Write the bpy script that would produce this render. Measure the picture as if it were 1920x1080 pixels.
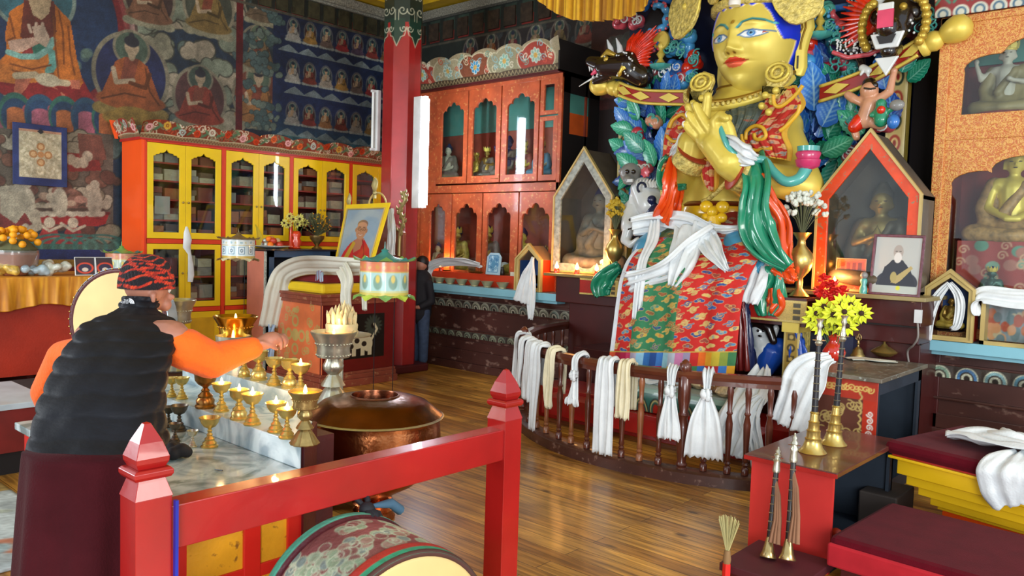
import bpy,bmesh,math,random
import numpy as np
from mathutils import Vector,Matrix
for o in list(bpy.data.objects):bpy.data.objects.remove(o)
S=bpy.context.scene;COL=S.collection;PI=math.pi
random.seed(7);RNG=np.random.default_rng(7)

# ------------------------------------------------------------------ camera
EYE=1.7;FPX=1500.0
_yaw,_pit,_rol=[math.radians(a) for a in (42.1,3.49,1.75)]
CF=Vector((-math.sin(_yaw)*math.cos(_pit),math.cos(_yaw)*math.cos(_pit),-math.sin(_pit)))
_r0=Vector((math.cos(_yaw),math.sin(_yaw),0));_u0=_r0.cross(CF)
CR=_r0*math.cos(_rol)+_u0*math.sin(_rol);CU=_u0*math.cos(_rol)-_r0*math.sin(_rol)
cd=bpy.data.cameras.new('camera');cd.sensor_width=36;cd.lens=36*FPX/1920
cam=bpy.data.objects.new('camera',cd);COL.objects.link(cam)
cam.matrix_world=Matrix(((CR.x,CU.x,-CF.x,0),(CR.y,CU.y,-CF.y,0),(CR.z,CU.z,-CF.z,EYE),(0,0,0,1)))
S.camera=cam
S.view_settings.view_transform='Standard';S.view_settings.look='None'
S.view_settings.gamma=1;S.view_settings.use_curve_mapping=False
S.view_settings.exposure=0.5

# ------------------------------------------------------------------ daylight
W=bpy.data.worlds.new('world');S.world=W;W.use_nodes=True
W.node_tree.nodes['Background'].inputs[0].default_value=(.80,.90,1.0,1)
W.node_tree.nodes['Background'].inputs[1].default_value=.68
def area(name,loc,target,sx,sy,power,col):
    l=bpy.data.lights.new(name,'AREA');l.shape='RECTANGLE';l.size=sx;l.size_y=sy;l.energy=power;l.color=col
    o=bpy.data.objects.new(name,l);COL.objects.link(o);o.location=loc
    o.rotation_euler=(Vector(target)-Vector(loc)).to_track_quat('-Z','Y').to_euler();return o
# the hall's door and windows behind and beside the viewer
area('door_daylight',(3.0,-3.5,2.1),(-3.5,5.5,1.2),2.6,2.6,330,(.93,.97,1.0))
area('window_daylight_left',(-7.5,-1.8,2.3),(-6,6,1.2),2.4,1.8,150,(.88,.95,1.0))
area('window_daylight_right',(3.6,3.2,2.6),(-5,6.5,1.6),2.2,1.6,150,(1.0,.96,.88))

# ------------------------------------------------------------------ helpers: picking points on known planes
def ray(x,y):return CF*FPX+CR*(x-960)-CU*(y-540)
def atz(x,y,z):d=ray(x,y);t=(z-EYE)/d.z;return Vector((d.x*t,d.y*t,z))
def aty(x,y,Y):d=ray(x,y);t=Y/d.y;return Vector((d.x*t,Y,EYE+d.z*t))
def atx(x,y,X):d=ray(x,y);t=X/d.x;return Vector((X,d.y*t,EYE+d.z*t))

# ------------------------------------------------------------------ colours and materials
def rgb(h):
    if isinstance(h,str):return tuple(int(h[i:i+2],16)/255 for i in (0,2,4))
    return tuple(h[:3])
def lin(h):
    c=np.asarray(rgb(h));return tuple(np.where(c<=.04045,c/12.92,((c+.055)/1.055)**2.4))
_mats={}
def mat(name,col=None,rough=.5,metal=0,var=.14,sc=5,bump=0,bsc=60,emit=None,es=0,attr=False,coat=0,sheen=0,spec=.5,wear=None,stretch=(1,1,1),trans=0,alpha=1,sss=0):
    if name in _mats:return _mats[name]
    m=bpy.data.materials.new(name);m.use_nodes=True;nt=m.node_tree;N=nt.nodes;L=nt.links
    b=N['Principled BSDF'];b.inputs['Roughness'].default_value=rough;b.inputs['Metallic'].default_value=metal
    b.inputs['Specular IOR Level'].default_value=spec;b.inputs['Coat Weight'].default_value=coat;b.inputs['Sheen Weight'].default_value=sheen*.12
    b.inputs['Transmission Weight'].default_value=trans;b.inputs['Alpha'].default_value=alpha
    tc=N.new('ShaderNodeTexCoord');mp=N.new('ShaderNodeMapping');mp.inputs['Scale'].default_value=stretch;L.new(tc.outputs['Object'],mp.inputs['Vector'])
    ns=N.new('ShaderNodeTexNoise');ns.inputs['Scale'].default_value=sc;ns.inputs['Detail'].default_value=5;L.new(mp.outputs[0],ns.inputs['Vector'])
    if attr:
        a=N.new('ShaderNodeAttribute');a.attribute_name='paint'
        mx=N.new('ShaderNodeMix');mx.data_type='RGBA';mx.blend_type='MULTIPLY';mx.inputs[0].default_value=1
        rr=N.new('ShaderNodeMapRange');rr.inputs[1].default_value=.3;rr.inputs[2].default_value=.7;rr.inputs[3].default_value=1-var;rr.inputs[4].default_value=1+var
        L.new(ns.outputs[0],rr.inputs[0]);L.new(a.outputs['Color'],mx.inputs[6]);L.new(rr.outputs[0],mx.inputs[7]);L.new(mx.outputs[2],b.inputs['Base Color'])
    else:
        c=np.array(lin(col));r=N.new('ShaderNodeValToRGB')
        r.color_ramp.elements[0].position=.32;r.color_ramp.elements[1].position=.68
        r.color_ramp.elements[0].color=(*np.clip(c*(1-var),0,1),1);r.color_ramp.elements[1].color=(*np.clip(c*(1+var),0,1),1)
        L.new(ns.outputs[0],r.inputs[0]);out=r.outputs[0]
        if wear:
            n2=N.new('ShaderNodeTexNoise');n2.inputs['Scale'].default_value=sc*4;n2.inputs['Detail'].default_value=8;L.new(mp.outputs[0],n2.inputs['Vector'])
            r2=N.new('ShaderNodeMapRange');r2.inputs[1].default_value=.60;r2.inputs[2].default_value=.68;L.new(n2.outputs[0],r2.inputs[0])
            mx=N.new('ShaderNodeMix');mx.data_type='RGBA';L.new(r2.outputs[0],mx.inputs[0]);L.new(out,mx.inputs[6]);mx.inputs[7].default_value=(*lin(wear),1);out=mx.outputs[2]
        L.new(out,b.inputs['Base Color'])
    if bump:
        n3=N.new('ShaderNodeTexNoise');n3.inputs['Scale'].default_value=bsc;n3.inputs['Detail'].default_value=4;L.new(mp.outputs[0],n3.inputs['Vector'])
        bp=N.new('ShaderNodeBump');bp.inputs['Strength'].default_value=bump;bp.inputs['Distance'].default_value=.02
        L.new(n3.outputs[0],bp.inputs['Height']);L.new(bp.outputs[0],b.inputs['Normal'])
    if emit:b.inputs['Emission Color'].default_value=(*lin(emit),1);b.inputs['Emission Strength'].default_value=es
    _mats[name]=m;return m
def glassmat(name='pane_glass',tint=(.93,.97,.96),amount=.02):
    if name in _mats:return _mats[name]
    m=bpy.data.materials.new(name);m.use_nodes=True;nt=m.node_tree;N=nt.nodes;L=nt.links;N.remove(N['Principled BSDF'])
    t=N.new('ShaderNodeBsdfTransparent');t.inputs[0].default_value=(*tint,1);g=N.new('ShaderNodeBsdfGlossy');g.inputs['Roughness'].default_value=.04
    f=N.new('ShaderNodeLayerWeight');pw=N.new('ShaderNodeMath');pw.operation='POWER';pw.inputs[1].default_value=4;L.new(f.outputs['Facing'],pw.inputs[0]);ad=N.new('ShaderNodeMath');ad.operation='MULTIPLY_ADD';ad.inputs[1].default_value=.5;ad.inputs[2].default_value=.03+amount
    L.new(pw.outputs[0],ad.inputs[0]);mx=N.new('ShaderNodeMixShader');L.new(ad.outputs[0],mx.inputs[0]);L.new(t.outputs[0],mx.inputs[1]);L.new(g.outputs[0],mx.inputs[2])
    L.new(mx.outputs[0],N['Material Output'].inputs[0]);_mats[name]=m;return m
PAINT=mat('painted_surface',attr=True,rough=.65,var=.12,sc=9)
PAINTG=mat('glossy_painted_surface',attr=True,rough=.3,var=.08,sc=9,coat=.3)
CLOTHP=mat('patterned_cloth',attr=True,rough=.75,var=.08,sc=20,sheen=.3,bump=.15,bsc=250)

# ------------------------------------------------------------------ objects
def finish(o,label=None,cat=None,group=None,kind=None):
    if label:o['label']=label
    if cat:o['category']=cat
    if group:o['group']=group
    if kind:o['kind']=kind
    return o
tag=finish
def thing(name,label,cat,loc=(0,0,0),rz=0,group=None,s=1):
    o=bpy.data.objects.new(name,None);o.empty_display_size=.05;COL.objects.link(o)
    o.location=loc;o.rotation_euler=(0,0,rz);o.scale=(s,s,s);return finish(o,label,cat,group)
def copy_tree(o,parent=None):
    c=o.copy();COL.objects.link(c);c.parent=parent
    for ch in list(o.children):copy_tree(ch,c)
    return c
def dup(o,loc,rz=None,label=None,group=None,s=None):
    c=copy_tree(o);c.location=loc
    if rz is not None:c.rotation_euler=(0,0,rz)
    if label:c['label']=label
    if group:c['group']=group
    if s:c.scale=(s,s,s) if not isinstance(s,tuple) else s
    return c
def basis(d,up=None):
    d=Vector(d).normalized();up=Vector(up) if up else (Vector((0,0,1)) if abs(d.z)<.95 else Vector((1,0,0)))
    a=up.cross(d).normalized();return a,d.cross(a)
class B:
    def __init__(s):s.v=[];s.f=[];s.mi=[];s.m=0
    def add(s,vs,fs):
        n=len(s.v);s.v+=[tuple(v) for v in vs];s.f+=[tuple(i+n for i in f) for f in fs];s.mi+=[s.m]*len(fs);return s
    def box(s,x0,x1,y0,y1,z0,z1):
        v=[(x,y,z) for z in (z0,z1) for y in (y0,y1) for x in (x0,x1)]
        return s.add(v,[(0,2,3,1),(4,5,7,6),(0,1,5,4),(2,6,7,3),(0,4,6,2),(1,3,7,5)])
    def obox(s,c,ax,ay,az):
        c,ax,ay,az=map(Vector,(c,ax,ay,az))
        v=[c+ax*i+ay*j+az*k for k in (-1,1) for j in (-1,1) for i in (-1,1)]
        return s.add(v,[(0,2,3,1),(4,5,7,6),(0,1,5,4),(2,6,7,3),(0,4,6,2),(1,3,7,5)])
    def loft(s,rings,cap=True,close=True):
        n=len(rings[0]);v=[p for r in rings for p in r];f=[]
        for i in range(len(rings)-1):
            for j in range(n if close else n-1):
                k=(j+1) % n;f.append((i*n+j,i*n+k,(i+1)*n+k,(i+1)*n+j))
        if cap:f.append(tuple(range(n-1,-1,-1)));f.append(tuple((len(rings)-1)*n+j for j in range(n)))
        return s.add(v,f)
    def lathe(s,prof,c=(0,0,0),n=20,axis=(0,0,1),ph=0,flute=None):
        c=Vector(c);ax=Vector(axis).normalized();a,b=basis(ax) if abs(ax.z)<.999 else (Vector((1,0,0)),Vector((0,1,0)))
        R=[]
        for r,h in prof:
            r=max(r,1e-4);R.append([c+ax*h+(a*math.cos(t)+b*math.sin(t))*r*(1+(flute[1]*math.cos(flute[0]*t) if flute else 0)) for t in [ph+2*PI*k/n for k in range(n)]])
        return s.loft(R)
    def tube(s,pts,r,n=8,up=None):
        pts=[Vector(p) for p in pts];k=len(pts);rs=r if isinstance(r,(list,tuple)) else [r]*k;R=[];pa=None
        for i,p in enumerate(pts):
            d=(pts[min(i+1,k-1)]-pts[max(i-1,0)])
            if d.length<1e-9:d=Vector((0,0,1))
            d.normalize()
            if pa is None:a,b=basis(d,up)
            else:
                a=pa-d*pa.dot(d)
                if a.length<1e-6:a,b=basis(d)
                a.normalize();b=d.cross(a)
            pa=a;R.append([p+(a*math.cos(2*PI*j/n)+b*math.sin(2*PI*j/n))*rs[i] for j in range(n)])
        return s.loft(R)
    def ball(s,c,r,n=12,m=8):
        rx,ry,rz=(r,r,r) if not isinstance(r,(tuple,list)) else r;c=Vector(c);R=[]
        for i in range(m+1):
            t=PI*i/m;q=max(math.sin(t),.001);R.append([c+Vector((rx*q*math.cos(2*PI*j/n),ry*q*math.sin(2*PI*j/n),-rz*math.cos(t))) for j in range(n)])
        return s.loft(R)
    def prism(s,pts,o,ax,ay,th):
        """outline pts (2D) in the plane o+ax*u+ay*v, extruded by vector th"""
        o,ax,ay,th=map(Vector,(o,ax,ay,th));n=len(pts)
        v=[o+ax*p[0]+ay*p[1] for p in pts];v+=[p+th for p in v]
        f=[tuple(range(n-1,-1,-1)),tuple(range(n,2*n))]+[(i,(i+1) % n,(i+1) % n+n,i+n) for i in range(n)]
        return s.add(v,f)
    def ringprism(s,outer,inner,o,ax,ay,th):
        """frame between two outlines of equal count"""
        o,ax,ay,th=map(Vector,(o,ax,ay,th));n=len(outer)
        P=[o+ax*p[0]+ay*p[1] for p in outer]+[o+ax*p[0]+ay*p[1] for p in inner];v=P+[p+th for p in P];f=[]
        for i in range(n):
            j=(i+1) % n
            f+=[(i,n+i,n+j,j),(2*n+i,2*n+j,3*n+j,3*n+i),(i,j,2*n+j,2*n+i),(n+i,3*n+i,3*n+j,n+j)]
        return s.add(v,f)
    def build(s,name,m,parent=None,smooth=None,bevel=0,rec=True,sub=0):
        me=bpy.data.meshes.new(name);me.from_pydata(s.v,[],s.f)
        for x in (m if isinstance(m,(list,tuple)) else [m]):me.materials.append(x)
        if isinstance(m,(list,tuple)):me.polygons.foreach_set('material_index',s.mi)
        if rec:
            bm=bmesh.new();bm.from_mesh(me);bmesh.ops.recalc_face_normals(bm,faces=bm.faces);bm.to_mesh(me);bm.free()
        if smooth:
            me.polygons.foreach_set('use_smooth',[True]*len(me.polygons))
            if smooth<180:me.set_sharp_from_angle(angle=math.radians(smooth))
        o=bpy.data.objects.new(name,me);COL.objects.link(o);o.parent=parent
        if bevel:
            md=o.modifiers.new('bevel','BEVEL');md.width=bevel;md.segments=2;md.limit_method='ANGLE'
        if sub:md=o.modifiers.new('sub','SUBSURF');md.levels=sub;md.render_levels=sub
        return o
def blob(name,caps,m,parent=None,vox=.01,smooth=6,fac=.6,extra=None,weights=None):
    """one continuous body grown from overlapping tapered capsules: (p, q, r0, r1)"""
    b=B()
    for c in caps:
        if len(c)==2:b.ball(c[0],c[1],14,10);continue
        p,q,r0,r1=c;p,q=Vector(p),Vector(q);d=q-p
        if d.length<1e-5:b.ball(p,r0,12,8);continue
        d.normalize();prof=[(r0*math.sin(t),-r0*math.cos(t)) for t in (0.05,.5,1.0,1.45)]
        L_=(q-p).length;prof+=[(r1*math.cos(t),L_+r1*math.sin(t)) for t in (0.05,.5,1.0,1.5)]
        a,bb=basis(d);R=[[p+d*h+(a*math.cos(2*PI*k/12)+bb*math.sin(2*PI*k/12))*r for k in range(12)] for r,h in prof];b.loft(R)
    if extra:extra(b)
    o=b.build(name,m,parent,smooth=180)
    md=o.modifiers.new('remesh','REMESH');md.mode='VOXEL';md.voxel_size=vox;md.use_smooth_shade=True
    if smooth:md=o.modifiers.new('smooth','SMOOTH');md.iterations=smooth;md.factor=fac
    return o
def chain(pts,rs):
    return [(pts[i],pts[i+1],rs[i],rs[i+1]) for i in range(len(pts)-1)]

# ------------------------------------------------------------------ paint canvas laid on grids
def vnoise(h,w,cell,rng=RNG):
    gh,gw=int(h/cell)+3,int(w/cell)+3;g=rng.random((gh,gw));y=np.arange(h)/cell;x=np.arange(w)/cell
    y0,x0=y.astype(int),x.astype(int);fy,fx=y-y0,x-x0;fy=fy*fy*(3-2*fy);fx=fx*fx*(3-2*fx)
    a=g[y0][:,x0]*(1-fx)+g[y0][:,x0+1]*fx;b_=g[y0+1][:,x0]*(1-fx)+g[y0+1][:,x0+1]*fx
    return a*(1-fy[:,None])+b_*fy[:,None]
class Cv:
    def __init__(s,x0,x1,y0,y1,d,bg):
        s.x0,s.y0,s.d=x0,y0,d;s.w=max(2,int(round((x1-x0)/d))+1);s.h=max(2,int(round((y1-y0)/d))+1)
        s.xs=np.linspace(x0,x1,s.w);s.ys=np.linspace(y0,y1,s.h);s.dx=s.xs[1]-s.xs[0];s.dy=s.ys[1]-s.ys[0]
        s.c=np.ones((s.h,s.w,3))*np.array(rgb(bg))
    def win(s,x0,x1,y0,y1):
        i0=max(0,int((x0-s.x0)/s.dx)-1);i1=min(s.w,int((x1-s.x0)/s.dx)+3);j0=max(0,int((y0-s.y0)/s.dy)-1);j1=min(s.h,int((y1-s.y0)/s.dy)+3)
        if i1<=i0 or j1<=j0:return None
        X,Y=np.meshgrid(s.xs[i0:i1],s.ys[j0:j1]);return slice(j0,j1),slice(i0,i1),X,Y
    def put(s,w,k,col,a=1):
        k=np.clip(k,0,1)[...,None]*a;s.c[w[0],w[1]]=s.c[w[0],w[1]]*(1-k)+np.array(rgb(col))*k
    def ell(s,cx,cy,rx,ry=None,col='000000',rot=0,a=1,inner=0,soft=None):
        ry=ry or rx;R=max(rx,ry);w=s.win(cx-R,cx+R,cy-R,cy+R)
        if w is None:return
        X,Y=w[2]-cx,w[3]-cy;c,n=math.cos(rot),math.sin(rot);q=np.hypot((X*c+Y*n)/rx,(-X*n+Y*c)/ry)
        e=soft or s.dx/min(rx,ry);k=np.clip((1-q)/e+.5,0,1)
        if inner:k=k*np.clip((q-inner)/e+.5,0,1)
        s.put(w,k,col,a)
    def rect(s,x0,x1,y0,y1,col,a=1):
        w=s.win(x0,x1,y0,y1)
        if w is None:return
        s.put(w,((w[2]>=x0) & (w[2]<=x1) & (w[3]>=y0) & (w[3]<=y1)).astype(float),col,a)
    def poly(s,pts,col,a=1):
        px=[p[0] for p in pts];py=[p[1] for p in pts];w=s.win(min(px),max(px),min(py),max(py))
        if w is None:return
        X,Y=w[2],w[3];k=np.zeros(X.shape,bool);n=len(pts)
        for i in range(n):
            x1,y1=pts[i];x2,y2=pts[(i+1) % n]
            if y1==y2:continue
            k ^=((Y>min(y1,y2)) & (Y<=max(y1,y2)) & (X<(Y-y1)*(x2-x1)/(y2-y1)+x1))
        s.put(w,k.astype(float),col,a)
    def line(s,pts,wd,col,a=1):
        px=[p[0] for p in pts];py=[p[1] for p in pts];w=s.win(min(px)-wd,max(px)+wd,min(py)-wd,max(py)+wd)
        if w is None:return
        X,Y=w[2],w[3];D=np.full(X.shape,1e9)
        for (x1,y1),(x2,y2) in zip(pts[:-1],pts[1:]):
            vx,vy=x2-x1,y2-y1;q=vx*vx+vy*vy+1e-12;t=np.clip(((X-x1)*vx+(Y-y1)*vy)/q,0,1);D=np.minimum(D,np.hypot(X-x1-t*vx,Y-y1-t*vy))
        s.put(w,(wd/2-D)/s.dx+.5,col,a)
    def curl(s,cx,cy,r,wd,col,turns=1.3,ph=0,sg=1):
        s.line([(cx+r*(1-.8*k/18)*math.cos(ph+sg*turns*2*PI*k/18),cy+r*(1-.8*k/18)*math.sin(ph+sg*turns*2*PI*k/18)) for k in range(19)],wd,col)
    def cloud(s,cx,cy,w_,h_,col,edge=None,n=6,a=1,rng=random):
        L_=[(cx+(rng.random()-.5)*w_*.8,cy+(rng.random()-.5)*h_*.6,h_*(.25+.25*rng.random())) for _ in range(n)]
        if edge:
            for q in L_:s.ell(q[0],q[1],q[2]*1.15,q[2]*1.1,edge,a=a)
        for q in L_:s.ell(q[0],q[1],q[2],q[2]*.95,col,a=a)
    def noise(s,amp,cell,per=False):
        n=vnoise(s.h,s.w,max(1.01,cell/s.dx));s.c*=(1+amp*(n[...,None]-.5)*2)
    def grain(s,amp):s.c*=1+amp*(RNG.random((s.h,s.w,1))-.5)*2
def sheet(name,cv,pos,m=None,parent=None,thick=0,close_u=False):
    X,Y=np.meshgrid(cv.xs,cv.ys);P=pos(X,Y);P=[np.broadcast_to(np.asarray(p,float),X.shape) for p in P]
    V=np.stack(P,-1).reshape(-1,3);h,w=X.shape
    i=np.arange(h*w).reshape(h,w);F=np.stack([i[:-1,:-1],i[:-1,1:],i[1:,1:],i[1:,:-1]],-1).reshape(-1,4)
    me=bpy.data.meshes.new(name);me.vertices.add(len(V));me.vertices.foreach_set('co',V.ravel())
    me.loops.add(F.size);me.loops.foreach_set('vertex_index',F.ravel().astype(np.int32));me.polygons.add(len(F))
    me.polygons.foreach_set('loop_start',np.arange(0,F.size,4,dtype=np.int32));me.polygons.foreach_set('loop_total',np.full(len(F),4,np.int32));me.update(calc_edges=True)
    c=np.clip(cv.c,0,1);c=np.where(c<=.04045,c/12.92,((c+.055)/1.055)**2.4).reshape(-1,3)
    at=me.color_attributes.new('paint','FLOAT_COLOR','POINT');at.data.foreach_set('color',np.concatenate([c,np.ones((len(c),1))],1).astype(np.float32).ravel())
    me.polygons.foreach_set('use_smooth',np.ones(len(F),bool));me.materials.append(m or PAINT)
    o=bpy.data.objects.new(name,me);COL.objects.link(o);o.parent=parent
    if thick:md=o.modifiers.new('thickness','SOLIDIFY');md.thickness=thick;md.offset=0
    return o
def seated(cv,x,y,h,robe,skin='b99a7c',halo=None,body_halo=None,hair='2a2a33',seat='a89a86',rim='8a8577',dim=1,lines=True):
    """a seated painted figure, y = foot of the seat, h = height without the seat"""
    w=h*.5;D=lambda c:tuple(np.array(rgb(c))*dim)
    if body_halo:cv.ell(x,y+h*.50,h*.56,h*.62,D(rim));cv.ell(x,y+h*.50,h*.50,h*.56,D(body_halo))
    if halo:cv.ell(x,y+h*.88,h*.27,h*.27,D(rim));cv.ell(x,y+h*.88,h*.23,h*.23,D(halo))
    for k in (-2,-1,0,1,2):cv.ell(x+k*h*.2,y-.03*h,h*.15,h*.09,D(seat))
    cv.ell(x,y+h*.12,h*.50,h*.14,D(robe));cv.poly([(x-h*.46,y+.08*h),(x-h*.23,y+h*.66),(x-.1*h,y+.74*h),(x+.1*h,y+.74*h),(x+h*.23,y+h*.66),(x+h*.46,y+.08*h)],D(robe))
    r2=tuple(np.array(rgb(robe))*.6)
    cv.poly([(x-.1*h,y+.74*h),(x+.1*h,y+.74*h),(x+.02*h,y+.38*h),(x-.16*h,y+.42*h)],D(skin if h<.4 else '6e3a2c'))
    cv.line([(x-.26*h,y+.55*h),(x-.22*h,y+.36*h),(x+.02*h,y+.42*h)],.07*h,D(skin));cv.line([(x+.26*h,y+.55*h),(x+.2*h,y+.34*h),(x-.02*h,y+.38*h)],.06*h,D(r2))
    if lines:
        cv.line([(x-.42*h,y+.1*h),(x-.1*h,y+.22*h),(x+.2*h,y+.2*h)],.025*h,D(r2));cv.line([(x+.2*h,y+.62*h),(x+.26*h,y+.3*h),(x+.4*h,y+.12*h)],.025*h,D(r2))
    cv.ell(x,y+h*.8,h*.055,h*.1,D(skin));cv.ell(x,y+h*.90,h*.105,h*.125,D(skin));cv.ell(x,y+h*.98,h*.11,h*.08,D(hair));cv.ell(x,y+1.06*h,h*.04,h*.05,D(hair))
# common stock
RED=mat('red_paint','a8201c',rough=.38,var=.18,sc=3,wear=None,bump=.08,coat=.2)
REDL=mat('bright_red_paint','c22a22',rough=.32,var=.14,sc=3,bump=.08,coat=.3)
MAROON=mat('maroon_paint','4c1012',rough=.5,var=.2,sc=3,bump=.1)
DKWOOD=mat('dark_wood','3c1a14',rough=.35,var=.3,sc=5,coat=.3)
BLACKW=mat('near_black_wood','120c0c',rough=.7,var=.2)  # near-black, shared by boards, joints, hollows and openings
BRASS=mat('brass','d6ba6c',rough=.32,metal=.85,var=.12,sc=20,bump=.05)
BRASSD=mat('aged_brass','a8905a',rough=.36,metal=.85,var=.25,sc=20,bump=.1)
SILVER=mat('silver_metal','cfccb8',rough=.3,metal=.85,var=.12,sc=20,bump=.05)
WHITE=mat('white_silk','dfe4e6',rough=.55,var=.05,sc=12,sheen=.3,bump=.15,bsc=90)
CREAM=mat('cream_silk','e2d9b8',rough=.55,var=.08,sc=12,sheen=.3,bump=.15,bsc=90)
GOLD=mat('gold_leaf','dcc256',rough=.38,metal=.25,var=.08,sc=6)
GLASS=glassmat()
FLAME=mat('candle_flame','ffb050',emit='ffb45a',es=22,var=0)
# ================================================================== THE ROOM
XL,YB,ZC=-9.5,8.0,5.25
def wood_floor():
    m=bpy.data.materials.new('wood_floor');m.use_nodes=True;nt=m.node_tree;N,L=nt.nodes,nt.links;b=N['Principled BSDF']
    tc=N.new('ShaderNodeTexCoord');br=N.new('ShaderNodeTexBrick');br.inputs['Scale'].default_value=1
    br.inputs['Brick Width'].default_value=2.6;br.inputs['Row Height'].default_value=.125;br.inputs['Mortar Size'].default_value=.0022;br.inputs['Mortar Smooth'].default_value=.3
    br.inputs['Color1'].default_value=(*lin('dcae58'),1);br.inputs['Color2'].default_value=(*lin('ac7c36'),1);br.inputs['Mortar'].default_value=(*lin('2c1809'),1)
    L.new(tc.outputs['Object'],br.inputs['Vector'])
    mp=N.new('ShaderNodeMapping');mp.inputs['Scale'].default_value=(1.1,16,1);L.new(tc.outputs['Object'],mp.inputs[0])
    n1=N.new('ShaderNodeTexNoise');n1.inputs['Scale'].default_value=2.2;n1.inputs['Detail'].default_value=8;n1.inputs['Distortion'].default_value=.6;L.new(mp.outputs[0],n1.inputs['Vector'])
    r1=N.new('ShaderNodeValToRGB');r1.color_ramp.elements[0].position=.3;r1.color_ramp.elements[0].color=(.42,.36,.33,1);r1.color_ramp.elements[1].position=.7;r1.color_ramp.elements[1].color=(1.35,1.3,1.2,1)
    L.new(n1.outputs[0],r1.inputs[0]);mu=N.new('ShaderNodeMix');mu.data_type='RGBA';mu.blend_type='MULTIPLY';mu.inputs[0].default_value=1;L.new(br.outputs[0],mu.inputs[6]);L.new(r1.outputs[0],mu.inputs[7])
    n2=N.new('ShaderNodeTexNoise');n2.inputs['Scale'].default_value=.9;n2.inputs['Detail'].default_value=3;L.new(tc.outputs['Object'],n2.inputs['Vector'])
    r2=N.new('ShaderNodeValToRGB');r2.color_ramp.elements[0].position=.38;r2.color_ramp.elements[0].color=(.62,.56,.55,1);r2.color_ramp.elements[1].position=.62;r2.color_ramp.elements[1].color=(1.25,1.15,.95,1)
    L.new(n2.outputs[0],r2.inputs[0]);m2=N.new('ShaderNodeMix');m2.data_type='RGBA';m2.blend_type='MULTIPLY';m2.inputs[0].default_value=1;L.new(mu.outputs[2],m2.inputs[6]);L.new(r2.outputs[0],m2.inputs[7])
    vm=N.new('ShaderNodeMapping');vm.inputs['Scale'].default_value=(2.2,5,1);L.new(tc.outputs['Object'],vm.inputs[0])
    vo=N.new('ShaderNodeTexVoronoi');vo.inputs['Scale'].default_value=1;L.new(vm.outputs[0],vo.inputs['Vector'])
    kr=N.new('ShaderNodeMapRange');kr.inputs[1].default_value=.05;kr.inputs[2].default_value=.13;kr.inputs[3].default_value=.8;kr.inputs[4].default_value=0;L.new(vo.outputs['Distance'],kr.inputs[0])
    m3=N.new('ShaderNodeMix');m3.data_type='RGBA';L.new(kr.outputs[0],m3.inputs[0]);L.new(m2.outputs[2],m3.inputs[6]);m3.inputs[7].default_value=(*lin('2a1608'),1)
    L.new(m3.outputs[2],b.inputs['Base Color'])
    rr=N.new('ShaderNodeMapRange');rr.inputs[3].default_value=.2;rr.inputs[4].default_value=.42;L.new(n2.outputs[0],rr.inputs[0]);L.new(rr.outputs[0],b.inputs['Roughness'])
    bp=N.new('ShaderNodeBump');bp.inputs['Strength'].default_value=.25;bp.inputs['Distance'].default_value=.004;L.new(br.outputs['Fac'],bp.inputs['Height']);bp.invert=True;L.new(bp.outputs[0],b.inputs['Normal'])
    return m
def struct(name,b,m,**k):return finish(b.build(name,m,**k),kind='structure')
struct('floor',B().box(-9.6,1.2,-2.2,8.1,-.1,0),wood_floor())
struct('ceiling',B().box(-9.7,-.4,.2,8.2,ZC,ZC+.1),mat('ceiling_cloth','b8a020',rough=.7,bump=.1))
# --- left wall with its mural
def MU(x,y,X=XL):p=atx(x,y,X);return (p.y,p.z)
cv=Cv(2.0,8.0,.95,5.0,.0085,'1f2c3c')
r_=random.Random(3)
for k in range(70):# cloud banks
    cx=2.2+r_.random()*3.0;cz=2.6+r_.random()*2.2
    cv.cloud(cx,cz,.5,.22,r_.choice(['6f6a5c','5e6658','4f5c58','7a6e5e','59504a']),'2f3430',6,rng=r_)
for k in range(26):
    p=MU(r_.uniform(225,440),r_.uniform(0,240));cv.cloud(p[0],p[1],.34,.24,r_.choice(['86806e','7d7a68','6d7566','8e8472']),'3c3d36',7,rng=r_)
c0=MU(58,30)
for q,col in ((1.0,'4a3a36'),(.97,'8d6f6a'),(.92,'7a3a3a'),(.86,'6d2026'),(.80,'1d2f4d')):cv.ell(c0[0],c0[1],1.10*q,1.16*q,col)
for k in range(16):
    a=r_.uniform(0,6.28);cv.cloud(c0[0]+.62*math.cos(a),c0[1]+.62*math.sin(a),.12,.1,'5c7268',None,5,a=.6,rng=r_)
# the large seated teacher
def MP(L_):return [MU(*p) for p in L_]
cv.ell(*MU(62,-12),.42,.42,'6f7f78');cv.ell(*MU(62,-12),.38,.38,'2f5560')
cv.poly(MP([(-60,140),(0,128),(150,138),(185,205),(100,190),(0,185),(-60,170)]),'7c1f22')
cv.poly(MP([(10,60),(18,22),(45,4),(100,5),(132,40),(144,110),(156,155),(150,165),(100,150),(20,145),(-20,135),(12,100)]),'a85f24')
cv.poly(MP([(-30,125),(20,118),(92,102),(100,150),(40,158),(-30,150)]),'b0682c')
cv.poly(MP([(45,0),(102,2),(106,60),(90,82),(50,75),(38,70)]),'5d2a22');cv.poly(MP([(40,88),(90,78),(92,100),(42,102)]),'7a2a2a')
cv.poly(MP([(60,84),(85,80),(86,98),(62,102)]),'2f6656')
cv.poly(MP([(50,-10),(98,-10),(92,25),(78,38),(62,28)]),'ab9474')
cv.poly(MP([(14,76),(62,70),(82,74),(72,82),(40,98),(20,96)]),'a88a78');cv.poly(MP([(60,50),(82,46),(96,78),(90,92),(66,76)]),'b09a86');cv.line(MP([(66,62),(68,44)]),.03,'b09a86');cv.line(MP([(76,60),(80,44)]),.03,'b09a86');cv.line(MP([(58,60),(54,47)]),.03,'b09a86')
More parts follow.
